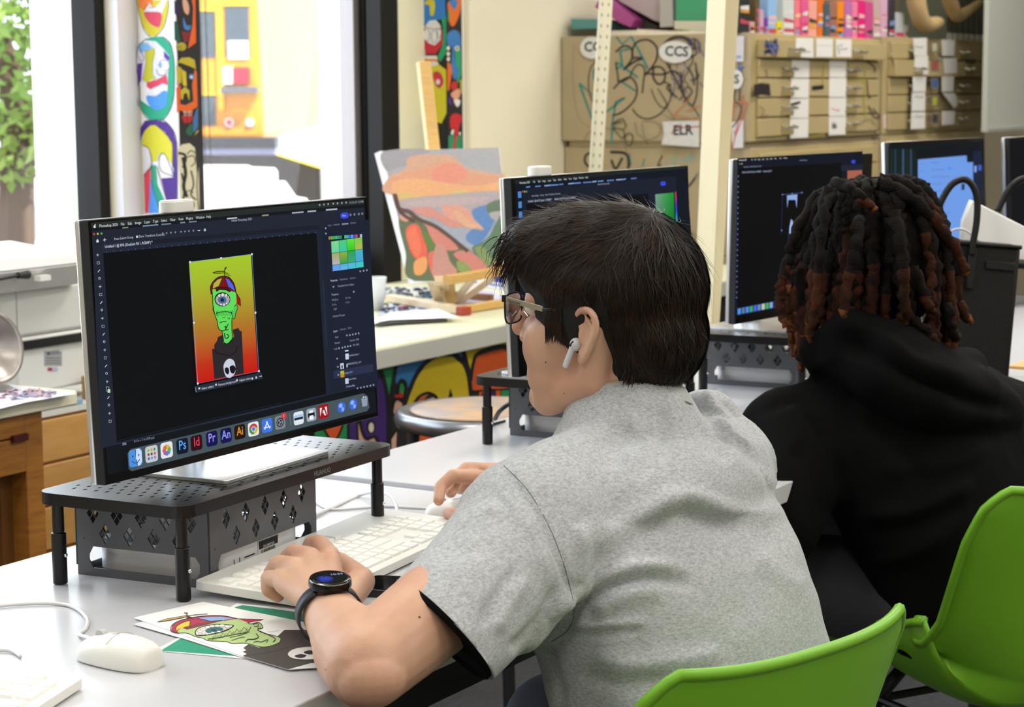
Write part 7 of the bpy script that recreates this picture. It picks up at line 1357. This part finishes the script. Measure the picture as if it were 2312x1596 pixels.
def strand(p0, flow, L, seg=6, w0=.0011, lift=.0015, liftend=.004, curl=.15, jit=.35):
    p = np.array(p0); pts = []; st = L/seg; jd = g.normal(0, jit, 3)
    for k in range(seg+1):
        q, nn, _, _ = HBv.find_nearest(Vector(p)); nn = A_(*nn); q = A_(*q); pts.append(q+nn*(lift+(liftend-lift)*(k/seg)**1.6)); t = flow(q); t = t+jd*.6+g.normal(0, curl, 3)*.5; t = t-nn*np.dot(t, nn); p = pts[-1]+nrm(t)*st
        if k == 0: n0 = nn
    return pts, n0
def flow(q):
    d = (q-Oh)/HS; f_, l_, u_ = d@fH, d@lH, d@uH; away = nrm(q-crown); t = away*1.0
    if f_ > -.03 and u_ > .07: t = t+fH*.9+lH*(.25 if l_ > 0 else -.1)-uH*.05
    if u_ < .09: t = t-uH*1.1-fH*.15
    return nrm(t)
cnt = 0
def addstrand(pts, n0, w0):
    for k_, p in enumerate(pts):
        d = (p-Oh)/HS; f_, l_, u_ = d@fH, d@lH, d@uH
        if (-.032 < f_ < .026 and abs(l_) > .055 and u_ < .037) or (f_ > .05 and u_ < .05+(f_-.05)*.40 and f_ < .108): pts = pts[:k_]; break
    if len(pts) < 3: return
    m_ = len(pts); V = []
    for k, p in enumerate(pts):
        t = nrm(pts[min(k+1, m_-1)]-pts[max(k-1, 0)]); sd = nrm(np.cross(t, n0)+n0*.25); wv = w0*(1-(k/(m_-1))**2.2*.92); V += [p-sd*wv/2, p+sd*wv/2]
    sb.add(V, [(2*k, 2*k+1, 2*k+3, 2*k+2) for k in range(m_-1)])
CV = verts(cap_); CN = vnorm(cap_)
idx = g.integers(0, len(CV), 13000)
for i in idx:
    p = CV[i]; d = (p-Oh)/HS; f_, l_, u_ = d@fH, d@lH, d@uH
    if l_ < -.06 and g.random() < .5: continue
    if f_ > .045 and u_ < .055+ (f_-.045)*.35: continue
    if -.022 < f_ < .02 and u_ < .045 and abs(l_) > .06: continue
    top_ = u_ > .10; L = g.uniform(.03, .055) if u_ > .03 else g.uniform(.015, .03)
    if u_ < -.04: L = g.uniform(.008, .018)
    r0 = g.random(); wild = r0 < (.16 if top_ else .04)
    pts, n0 = strand(p, flow, L, 6, lift=.0004, liftend=(.014 if wild and top_ else .009 if wild else .0035), jit=.5 if wild else .28); addstrand(pts, n0, g.uniform(.0006, .0013))
# fringe tuft over the forehead
for i in range(900):
    p0 = H(g.uniform(.075, .115), g.uniform(-.05, .062), g.uniform(.085, .125)); dr = nrm(fH*g.uniform(.4, 1)-uH*g.uniform(-.1, .9)+lH*g.uniform(-.5, .6)); pts = [p0+dr*k*.0050*g.uniform(.7, 1.1)-uH*.0010*k*k for k in range(6)]; addstrand(pts, lH, .0010)
for i in range(260):   # sideburn in front of the ear
    p0 = H(g.uniform(.029, .050), .0765, g.uniform(.012, .034)); dr = nrm(-uH+fH*g.uniform(-.1, .35)+lH*.06); pts = [p0+dr*k*.0036 for k in range(6)]; addstrand(pts, lH, .0010)
for i in range(500):   # nape
    a = g.uniform(-.06, .06); p0 = H(-.075+abs(a)*.5, a, g.uniform(-.055, -.03)); q, nn, _, _ = HBv.find_nearest(Vector(p0)); p0 = A_(*q)+A_(*nn)*.001; dr = nrm(-uH+fH*.25+g.normal(0, .15, 3)); pts = [p0+dr*k*.0045 for k in range(5)]; addstrand(pts, A_(*nn), .001)
adopt(cap_, T_man); hs = sb.build('hair_strands', HB, cap_, smooth=True)
# ---- glasses, earbud, watch
GF = mat('glasses_gunmetal', '#2a2c38', .3, .7); GT = mat('glasses_temple', '#a8a48e', .35, .6)
t = thing('eyeglasses', 'rectangular glasses with wide champagne-coloured temples on the young man\'s face', 'glasses', H(.11, 0, .03))
def lensring(s, z=.034):
    P = []
    for a in np.arange(28)*2*math.pi/28:
        c, n_ = math.cos(a), math.sin(a); x = math.copysign(abs(c)**.55, c)*.0262; y = math.copysign(abs(n_)**.55, n_)*.0180; P.append(H(.111-.10*abs(s*.033+x*s)*.40+.0, s*.034+x*s, .032+y))
    return P
for s in (1, -1):
    L = lensring(s); MB().tube(L, .0011, 8, closed=True).build('rim', GF, t, smooth=True); MB().add(L, [tuple(range(28))]).build('lens', glassmat('spectacle_glass', (.97, .97, .97, 1), .25), t, auto=0)
    hp_ = H(.108, s*.062, .046); he = H(.052, s*.0765, .036); ee = H(.002, s*.0815, .034); el = H(-.018, s*.083, .018)
    MB().bar(hp_, he, .0016, .0062).build('temple', GT, t, bevel=.0004); MB().tube(cr([he, (he+ee)/2+A_(0, 0, .0005), ee, el], 5), .0018, 8).build('temple_tip', BLACK, t, smooth=True); MB().bar(hp_+fH*.003, hp_-fH*.004, .003, .008).build('hinge', GF, t, bevel=.0005)
MB().tube(cr([H(.110, .009, .040), H(.1135, 0, .043), H(.110, -.009, .040)], 4), .0012, 8).build('bridge', GF, t)
MB().tube([H(.106, .012, .026), H(.100, .014, .020)], .0008, 6).build('nose_pad', ALU, t)
tp0, tp1 = H(.108, .0632, .0445), H(.052, .0777, .0345); A = Art(tp0+lH*.0003, tp1-tp0, uH, lH, px=False); A.ux = nrm(tp0-tp1)*-1; 
A = Art(tp0+nrm(np.cross(uH, tp0-tp1))*0+lH*.0006, nrm(tp1-tp0), uH, lH, px=False); A.text('DRAGON', (.006, -.0012), .0042, '#3c3a34', .02); A.build('brand_lettering', PAINT, t)
eb = H(.010, .0795, -.004); t = thing('earbud', 'white wireless earbud in the young man\'s left ear', 'earbud', eb); EW = mat('earbud_white', '#c9cdd2', .25)
MB().ell(tuple(eb), (.0078, .0070, .0078), 18, 12).build('earbud_body', EW, t, smooth=True); caps_ = MB(); caps(caps_, eb+fH*.003-uH*.003+lH*.002, eb+fH*.0115-uH*.0235+lH*.004, .0038, .0033, 14); caps_.build('earbud_stem', EW, t, smooth=True)
m_ = MB(); caps(m_, eb+lH*.0062+fH*.001+uH*.0036, eb+lH*.0065+fH*.004-uH*.0004, .0013, .0013, 8); m_.build('earbud_vent', BLACK, t)
# watch
wa = nrm(MCP[1]-EL); wa = nrm((WL-EL)*.6+(MCP[1]-WL)*.4); wu = nrm(A_(0, 0, 1)-wa*wa[2]); ws = np.cross(wa, wu); wc = EL+(WL-EL)*.985
t = thing('wristwatch', 'black smartwatch with a round blue-lit face on the young man\'s left wrist', 'watch', wc); WB = mat('watch_strap', '#0d0d10', .5)
P = []
for a in np.arange(44)*2*math.pi/44:
    e = ws*math.cos(a)*.0315+wu*math.sin(a)*.0290; P.append([wc+e-wa*.0095, wc+e*1.075-wa*.009, wc+e*1.075+wa*.009, wc+e+wa*.0095])
b = MB(); b.grid([[P[i][j] for i in range(44)] for j in range(4)]+[[P[i][0] for i in range(44)]], True); b.build('strap', WB, t, smooth=True)
wt = nrm(wu*.98-ws*.16*0+wa*.0); fc = wc+wt*.0300; WF = frame(fc, ws, wa); MB(WF).lathe([(.0, -.002), (.0195, -.003), (.0215, .001), (.0215, .006), (.0205, .0085), (.0185, .0092), (0, .0092)], (0, 0, 0), 40).build('watch_case', mat('watch_black', '#0a0a0c', .15, .5), t, smooth=True)
MB(WF).lathe([(.0203, .0086), (.0208, .0080), (.0203, .0074)], (0, 0, 0), 40).build('bezel_ring', mat('chrome', '#e8e8e8', .15, 1), t, smooth=True)
sw = (WF.to_3x3() @ Vector((0, 0, 1))); sgn = 1 if sw.z > 0 else -1
A = Art(WF @ Vector((0, 0, .0094)), ws, wa, sw, px=False, eps=2e-5); A.ell((0, 0), .017, .017, '#050508', 0, 30)
for k, c in enumerate(('#1a1c50', '#24349a', '#2c3cb0', '#1c2468', '#3a5ad0')): A.poly([(-.013+.002*k, -.012+.002*k), (-.002-.002*k, -.013+.003*k), (.003-.001*k, -.003), (-.004, .004-.001*k), (-.013+.002*k, .002)], c, smooth=True)
A.text('10:39', (.001, .004), .006, '#a8b4e0', .01); A.build('watch_display', paintmat('screen', .25, 0, 1.0, .3), t)
# ---- the person with dreadlocks in a black hoodie
O2 = PD(1962, 632, 3.12); f2 = nrm(R2*-.70+A_(*FW[:2], 0)*.71); f2[2] = 0; f2 = nrm(f2+A_(0, 0, -.12)); l2 = nrm(np.cross((0, 0, 1), f2)); u2_ = np.cross(f2, l2); HS2 = 1.0
def G2(f, l, u): return O2+(f2*f+l2*l+u2_*u)
HM2 = frame((0, 0, 0), f2, l2, u2_)
ft2 = nrm(A_(.30, .95, 0)); lt2 = A_(-ft2[1], ft2[0], 0); rt2 = -lt2
SL2, SR2 = PD(1792, 1000, 3.06), PD(2335, 1000, 3.28)
mid2 = (SL2+SR2)/2; NB2 = PD(2018, 846, 3.13)
T2p = thing('person', 'person with brown-tipped dreadlocks and a black hoodie, seen from behind', 'person', (mid2[0]-.05, mid2[1]-.25, 0))
SK2 = mat('skin_brown', '#7a4c36', .5, c2='#66402e', nscale=14, sss=.08)
b = MB(); E2 = lambda c, r_: b.ell(tuple(G2(*c)), r_, 26, 16, HM2)
for c, r_ in (((-.01, 0, .055), (.097, .076, .088)), ((.04, 0, .05), (.056, .064, .06)), ((.04, 0, -.01), (.052, .058, .062)), ((.056, 0, -.05), (.046, .044, .04)), ((.084, 0, -.08), (.022, .026, .018)), ((.064, .034, -.014), (.032, .026, .034)), ((.064, -.034, -.014), (.032, .026, .034)), ((.09, 0, -.032), (.018, .022, .012)), ((.106, 0, -.004), (.014, .016, .010))): E2(c, r_)
caps(b, G2(.096, 0, .04), G2(.118, 0, .006), .010, .012); caps(b, G2(-.02, 0, -.01), NB2-A_(0, 0, .06), .056, .06)
for s in (1, -1): b.ell(tuple(G2(-.006, s*.077, .0)), (.016, .008, .030), 14, 10, HM2)
sp2 = lambda z: mid2-ft2*((.83-z)*.34)+A_(0, 0, z-mid2[2])
for z, a, c in ((.80, .14, .09), (.70, .14, .10), (.6, .15, .11), (.52, .16, .12)): b.ell(tuple(sp2(z)), (a, c, .08), 24, 12, frame((0, 0, 0), lt2, ft2))
EL2, ER2 = PD(1742, 1180, 2.96), SR2+ft2*.20+A_(0, 0, -.10); HL2, HR2 = EL2+ft2*.18+rt2*.15+A_(0, 0, -.03), ER2+ft2*.10+rt2*.10+A_(0, 0, .01)
for S_, E_, H_ in ((SL2, EL2, HL2), (SR2, ER2, HR2)):
    if S_ is SR2: E_[2] = max(E_[2], .80); H_[2] = .79
    chain(b, [S_, E_, H_], [.05, .042, .028]); d_ = nrm(H_-E_); sd = nrm(np.cross(d_, (0, 0, 1))); caps(b, H_, H_+d_*.07, .026, .02)
    for k in range(4): q = H_+d_*.07+sd*(k-1.5)*.017; chain(b, [q, q+d_*.035-A_(0, 0, .004), q+d_*.06-A_(0, 0, .014)], [.0095, .009, .0075])
    chain(b, [H_+sd*.02, H_+sd*.045+d_*.03, H_+sd*.05+d_*.055-A_(0, 0, .008)], [.014, .011, .009])
bd2 = remesh(b, 'body', SK2, .0045, 4); adopt(bd2, T2p)
# hoodie
HO = mat('black_hoodie', '#050506', .9, bump=.25, bscale=600, spec=.12); b = MB(); FT2 = frame((0, 0, 0), lt2, ft2)
TB2 = [(.47, .175, .11), (.54, .18, .115), (.60, .19, .125), (.68, .225, .14), (.80, .228, .145), (.84, .22, .12), (.875, .17, .10), (.90, .10, .07)]; P = []
for z in np.linspace(.47, .90, 30):
    a = np.interp(z, [t[0] for t in TB2], [t[1] for t in TB2]); c = np.interp(z, [t[0] for t in TB2], [t[2] for t in TB2]); o_ = sp2(z)
    P.append([o_+lt2*math.cos(t)*a+ft2*math.sin(t)*c for t in np.arange(40)*2*math.pi/40])
b.grid(P, True); b.add(P[0], [tuple(range(39, -1, -1))]); b.add(P[-1], [tuple(range(40))])
caps(b, SL2, SR2, .085, .085); caps(b, NB2-A_(0, 0, .06), SL2, .095, .085); caps(b, NB2-A_(0, 0, .06), SR2, .095, .085)
chain(b, [SL2, SL2+(EL2-SL2)*.6, EL2], [.09, .088, .075]); chain(b, [EL2, HL2-(HL2-EL2)*.12], [.07, .045]); chain(b, [SR2, EL2*0+ER2], [.088, .07]); chain(b, [ER2, HR2-(HR2-ER2)*.12], [.07, .045])
# hood lying on the back
for px_, r_ in ((((1850, 795, 3.06), (1930, 770, 3.02), (2020, 800, 2.99), (2110, 850, 3.02), (2180, 830, 3.10)), .05), (((1900, 800, 3.03), (1990, 835, 2.98), (2090, 880, 2.98), (2190, 900, 3.04), (2260, 930, 3.1)), .055)):
    pts = [PD(*p) for p in px_]; chain(b, pts, [r_*.7, r_, r_*1.05, r_, r_*.7])
hood = remesh(b, 'black_hoodie', HO, .0075, 8, .55)
folds(hood, [([(1720, 935), (1800, 900), (1850, 950), (1880, 1010)], 14, -.010), ([(1880, 760), (1960, 790), (2060, 850), (2180, 900), (2300, 930)], 18, -.016), ([(1900, 735), (1990, 760), (2080, 830), (2200, 860)], 18, .010), ([(1950, 930), (2030, 1000), (2080, 1100)], 26, -.008), ([(2200, 1090), (2080, 1150), (1960, 1170)], 20, .007), ([(2180, 1130), (2060, 1190), (1930, 1200)], 20, -.007), ([(2240, 1000), (2120, 1050), (1980, 1060)], 22, .006), ([(1790, 1000), (1850, 1080), (1870, 1180)], 24, -.008), ([(2150, 1200), (2030, 1260), (1900, 1270)], 18, .006), ([(1780, 880), (1840, 830), (1900, 800)], 10, .006)])
V = verts(hood); N = vnorm(hood); D = np.array([mn.noise(Vector(p)*8)*.006+mn.noise(Vector(p)*22)*.002 for p in V]); setv(hood, V+N*D[:, None]); adopt(hood, T2p)
b = MB(); hp = sp2(.54)
for s in (1, -1):
    h0 = hp+lt2*s*.09; k0 = h0+ft2*.42+lt2*s*.05; chain(b, [h0, k0], [.09, .068]); chain(b, [k0, k0+A_(0, 0, -.42)], [.066, .05])
b.ell(tuple(hp), (.17, .13, .075), 24, 12, FT2); tr = remesh(b, 'trousers', mat('dark_grey_trousers', '#3c3d42', .9, bump=.3), .012, 6); adopt(tr, T2p)
for s in (1, -1):
    a0 = hp+lt2*s*.14+ft2*.46; a0[2] = .045; MB().ell(tuple(a0+ft2*.04), (.05, .14, .044), 20, 12, FT2).build('shoe', mat('dark_shoe', '#222226', .6), T2p, smooth=True)
# dreadlocks: scalp cap and separate locks
DR = mat('dreadlock_hair', '#140c08', .85, c2='#060404', spec=.15, nscale=45, bump=1, bscale=260); DR2 = mat('dreadlock_brown', '#42200f', .8, spec=.15, c2='#1a0d08', nscale=40, bump=1, bscale=260); DR3 = mat('dreadlock_tip', '#7a4a22', .8, spec=.2, c2='#3a1c0e', nscale=50, bump=1, bscale=260)
b = MB()
for c, r_ in (((-.012, 0, .058), (.108, .088, .098)), ((.03, 0, .088), (.075, .076, .062)), ((-.05, 0, .0), (.062, .074, .07))): b.ell(tuple(G2(*c)), r_, 28, 18, HM2)
cap2 = remesh(b, 'hair', DR, .007, 5); V = verts(cap2); N = vnorm(cap2); setv(cap2, V+N*np.array([mn.noise(Vector(p)*60)*.006 for p in V])[:, None]); adopt(cap2, T2p)
g = np.random.default_rng(21)
def lock(pts, r0, k):
    c = cr(pts, 7); n_ = len(c); rs = []
    for i in range(n_): t = i/(n_-1); rs.append(r0*(1-.25*t)*(1+.16*math.sin(i*1.9+k)+g.uniform(-.08, .08))*(1 if t < .93 else .6)); c[i] = c[i]+g.normal(0, .0016, 3)
    mb = MB(); c1i = int(n_*.55); mb.k = 0; n8 = 9
    mb.tube(c, rs, n8); nf = len(mb.f)
    bias = g.random()
    for i in range(nf-2): t = (i//n8)/(n_-1); mb.mi[i] = 0 if t < .35+.4*bias else (1 if t < .90 else 2)
    mb.mi[-1] = 2; mb.build('dreadlock', [DR, DR2, DR3], cap2, smooth=True)
down = A_(0, 0, -1)
for i in range(76):
    th = g.uniform(-math.pi, math.pi); el = g.uniform(.15, 1.25)
    if abs(th) < .75: th = math.copysign(g.uniform(.75, 1.1), th)
    if abs(th) < 1.1 and el < .5: el += .4
    r_ = lambda e, k=1: G2(-.012+.106*k*math.cos(e)*math.cos(th), .088*k*math.cos(e)*math.sin(th), .056+.104*k*math.sin(e))
    pts = [r_(el, .98)]; e = el
    while e > .3: e -= .35; pts.append(r_(max(e, .0), 1.07+.05*g.random()))
    L = g.uniform(.12, .20)+ (.03 if abs(th) > 2 else 0); last = pts[-1]; out = nrm(A_(*(last-O2)[:2], 0)); sw = g.uniform(-.15, .25)
    for k in range(1, 5): t = k/4; pts.append(last+down*L*t+out*(.014*math.sin(t*2.2)+sw*.04*t)+A_(*g.normal(0, .004, 2), 0))
    lock(pts, g.uniform(.0075, .0105), i)
for px_, r_ in (([(1888, 412, 3.02), (1925, 430, 2.98), (1950, 455, 2.975), (1978, 472, 2.985)], .009), ([(1990, 405, 3.05), (2055, 420, 3.03), (2105, 470, 3.03), (2128, 500, 3.04)], .010), ([(1985, 410, 3.03), (2060, 450, 3.01), (2120, 510, 3.02), (2160, 570, 3.04), (2185, 625, 3.05)], .0115), ([(2040, 420, 3.06), (2110, 520, 3.04), (2150, 580, 3.04), (2165, 680, 3.06), (2195, 728, 3.06)], .0095), ([(1845, 440, 3.03), (1800, 520, 3.0), (1785, 575, 3.0), (1765, 640, 3.0), (1762, 690, 3.0), (1772, 738, 3.0)], .009), ([(1850, 450, 3.02), (1812, 540, 3.0), (1778, 590, 3.0), (1780, 660, 3.0)], .007), ([(1870, 430, 3.0), (1845, 520, 2.97), (1838, 600, 2.96), (1835, 680, 2.97), (1822, 740, 2.98)], .009), ([(1880, 430, 3.0), (1860, 500, 2.96), (1850, 600, 2.95), (1838, 700, 2.96), (1828, 770, 2.98)], .0085), ([(1940, 500, 2.97), (1930, 560, 2.95), (1915, 640, 2.95), (1905, 720, 2.96)], .0095), ([(2020, 480, 2.97), (2035, 560, 2.95), (2040, 640, 2.95), (2048, 730, 2.97)], .010), ([(2060, 600, 2.98), (2095, 680, 2.97), (2105, 705, 2.975)], .009), ([(2060, 720, 2.98), (2095, 750, 2.98), (2115, 776, 2.99)], .008), ([(2140, 690, 3.0), (2150, 740, 3.0), (2162, 768, 3.01)], .009), ([(1805, 610, 3.02), (1812, 700, 3.02), (1815, 758, 3.02)], .0075)):
    lock([PD(*p) for p in px_], r_, 3)
t = thing('eyeglasses', 'dark-framed glasses just visible beyond the dreadlocks at the left of the face', 'glasses', G2(.11, 0, .03))
for s in (1, -1):
    L = [G2(.118-.05*abs(.033+.025*math.cos(a)*s)*0, s*.034+.025*math.cos(a), .026+.019*math.sin(a)) for a in np.arange(24)*2*math.pi/24]; MB().tube(L, .0016, 8, closed=True).build('rim', BLACK, t, smooth=True); MB().add(L, [tuple(range(24))]).build('lens', glassmat('spectacle_glass', (.97, .97, .97, 1), .25), t, auto=0)
    MB().bar(G2(.116, s*.060, .038), G2(0, s*.082, .03), .002, .006).build('temple', BLACK, t)
# ------------------------------------------------------------------ green shell chairs
GP = mat('green_plastic', '#70ae22', .42, spec=.45); LG = mat('chair_leg_black', '#1a1a1c', .4, .5)
def shell_chair(loc, ang, label):
    """local: x to the sitter's right, y forward, z up; origin under the seat centre"""
    t = thing('shell_chair', label, 'chair', (0, 0, 0)); NU, NV = 25, 34; P = []
    prof = [(.225, .425), (.21, .445), (.15, .432), (.05, .410), (-.06, .400), (-.13, .410), (-.17, .455), (-.19, .53), (-.205, .60), (-.220, .665), (-.233, .72), (-.240, .752)]
    wid = [.15, .185, .215, .228, .232, .228, .222, .222, .225, .226, .216, .185]
    rim = [.0, .020, .065, .110, .140, .150, .125, .085, .070, .058, .045, .030]      # how far the edge curls up (seat) or forward (back)
    pr = cr([(a, b_, 0) for a, b_ in prof], 3); n = len(pr); wd = np.interp(np.linspace(0, 11, n), range(12), wid); rm = np.interp(np.linspace(0, 11, n), range(12), rim)
    for i, p in enumerate(pr):
        a, b_ = pr[max(0, i-1)], pr[min(n-1, i+1)]; tg = nrm(A_(b_[0]-a[0], b_[1]-a[1])); nn = A_(tg[1], -tg[0]); nn = -nn if nn[1] < 0 and i < n*.5 else nn
        if nn[0] < 0 and i >= n*.5: nn = -nn
        if i < n*.5 and nn[1] < 0: nn = -nn
        row = []
        for j in range(NU):
            u = -1+2*j/(NU-1); k = abs(u)**(4.6 if i < n*.5 else 2.6); row.append(A_(u*wd[i]*(1-.04*k), p[0]+nn[0]*rm[i]*k, p[1]+nn[1]*rm[i]*k))
        P.append(row)
    o = MB().grid(P).build('seat_shell', GP, t, smooth=True); s = o.modifiers.new('solid', 'SOLIDIFY'); s.thickness = .007; s.offset = 0
    tube_ = [P[i][0] for i in range(len(P))]+[P[-1][j] for j in range(1, NU)]+[P[i][NU-1] for i in range(len(P)-2, -1, -1)]+[P[0][j] for j in range(NU-2, 0, -1)]
    MB().tube(tube_, .0068, 8, closed=True).build('rolled_edge', GP, t, smooth=True)
    for x in (1, -1):
        for y in (1, -1): MB().tube([(x*.10, y*.10, .428), (x*.14, y*.13, .36), (x*.20, y*.21 if y > 0 else -.22, .0)], .011, 10).build('leg', LG, t, smooth=True)
    b = MB(); b.tube([(.14, .13, .36), (-.14, .13, .36)], .007, 8); b.tube([(.14, -.13, .36), (-.14, -.13, .36)], .007, 8); b.tube([(.14, .13, .36), (.14, -.13, .36)], .007, 8); b.tube([(-.14, .13, .36), (-.14, -.13, .36)], .007, 8); b.build('under_frame', LG, t)
    t.location = Vector(loc); t.rotation_euler = (0, 0, ang); return t
# rear edge of the first chair: from (1520,1590) to (2038,1393)
ra, rb = PD(1570, 1606, 1.92), PD(2082, 1422, 2.17); lat = nrm(A_(*(ra-rb)[:2], 0)); fwd = A_(lat[1], -lat[0], 0); an = math.atan2(-lat[1], -lat[0]); mc = (ra+rb)/2
shell_chair((mc[0]+fwd[0]*.236, mc[1]+fwd[1]*.236, 0), an, 'bright green plastic shell chair behind the young man, lower right')
J, TT = PD(2148, 1322, 2.88), PD(1913, 1298, 3.10); fw2 = nrm(A_(*(TT-J)[:2], 0)); lat2 = A_(-fw2[1], fw2[0], 0); an2 = math.atan2(-lat2[1], -lat2[0]); o_ = J-lat2*.222+fw2*.14
shell_chair((o_[0], o_[1], 0), an2, 'bright green plastic shell chair under the person with dreadlocks, right edge')
# sliver of a third person's hand at the right edge
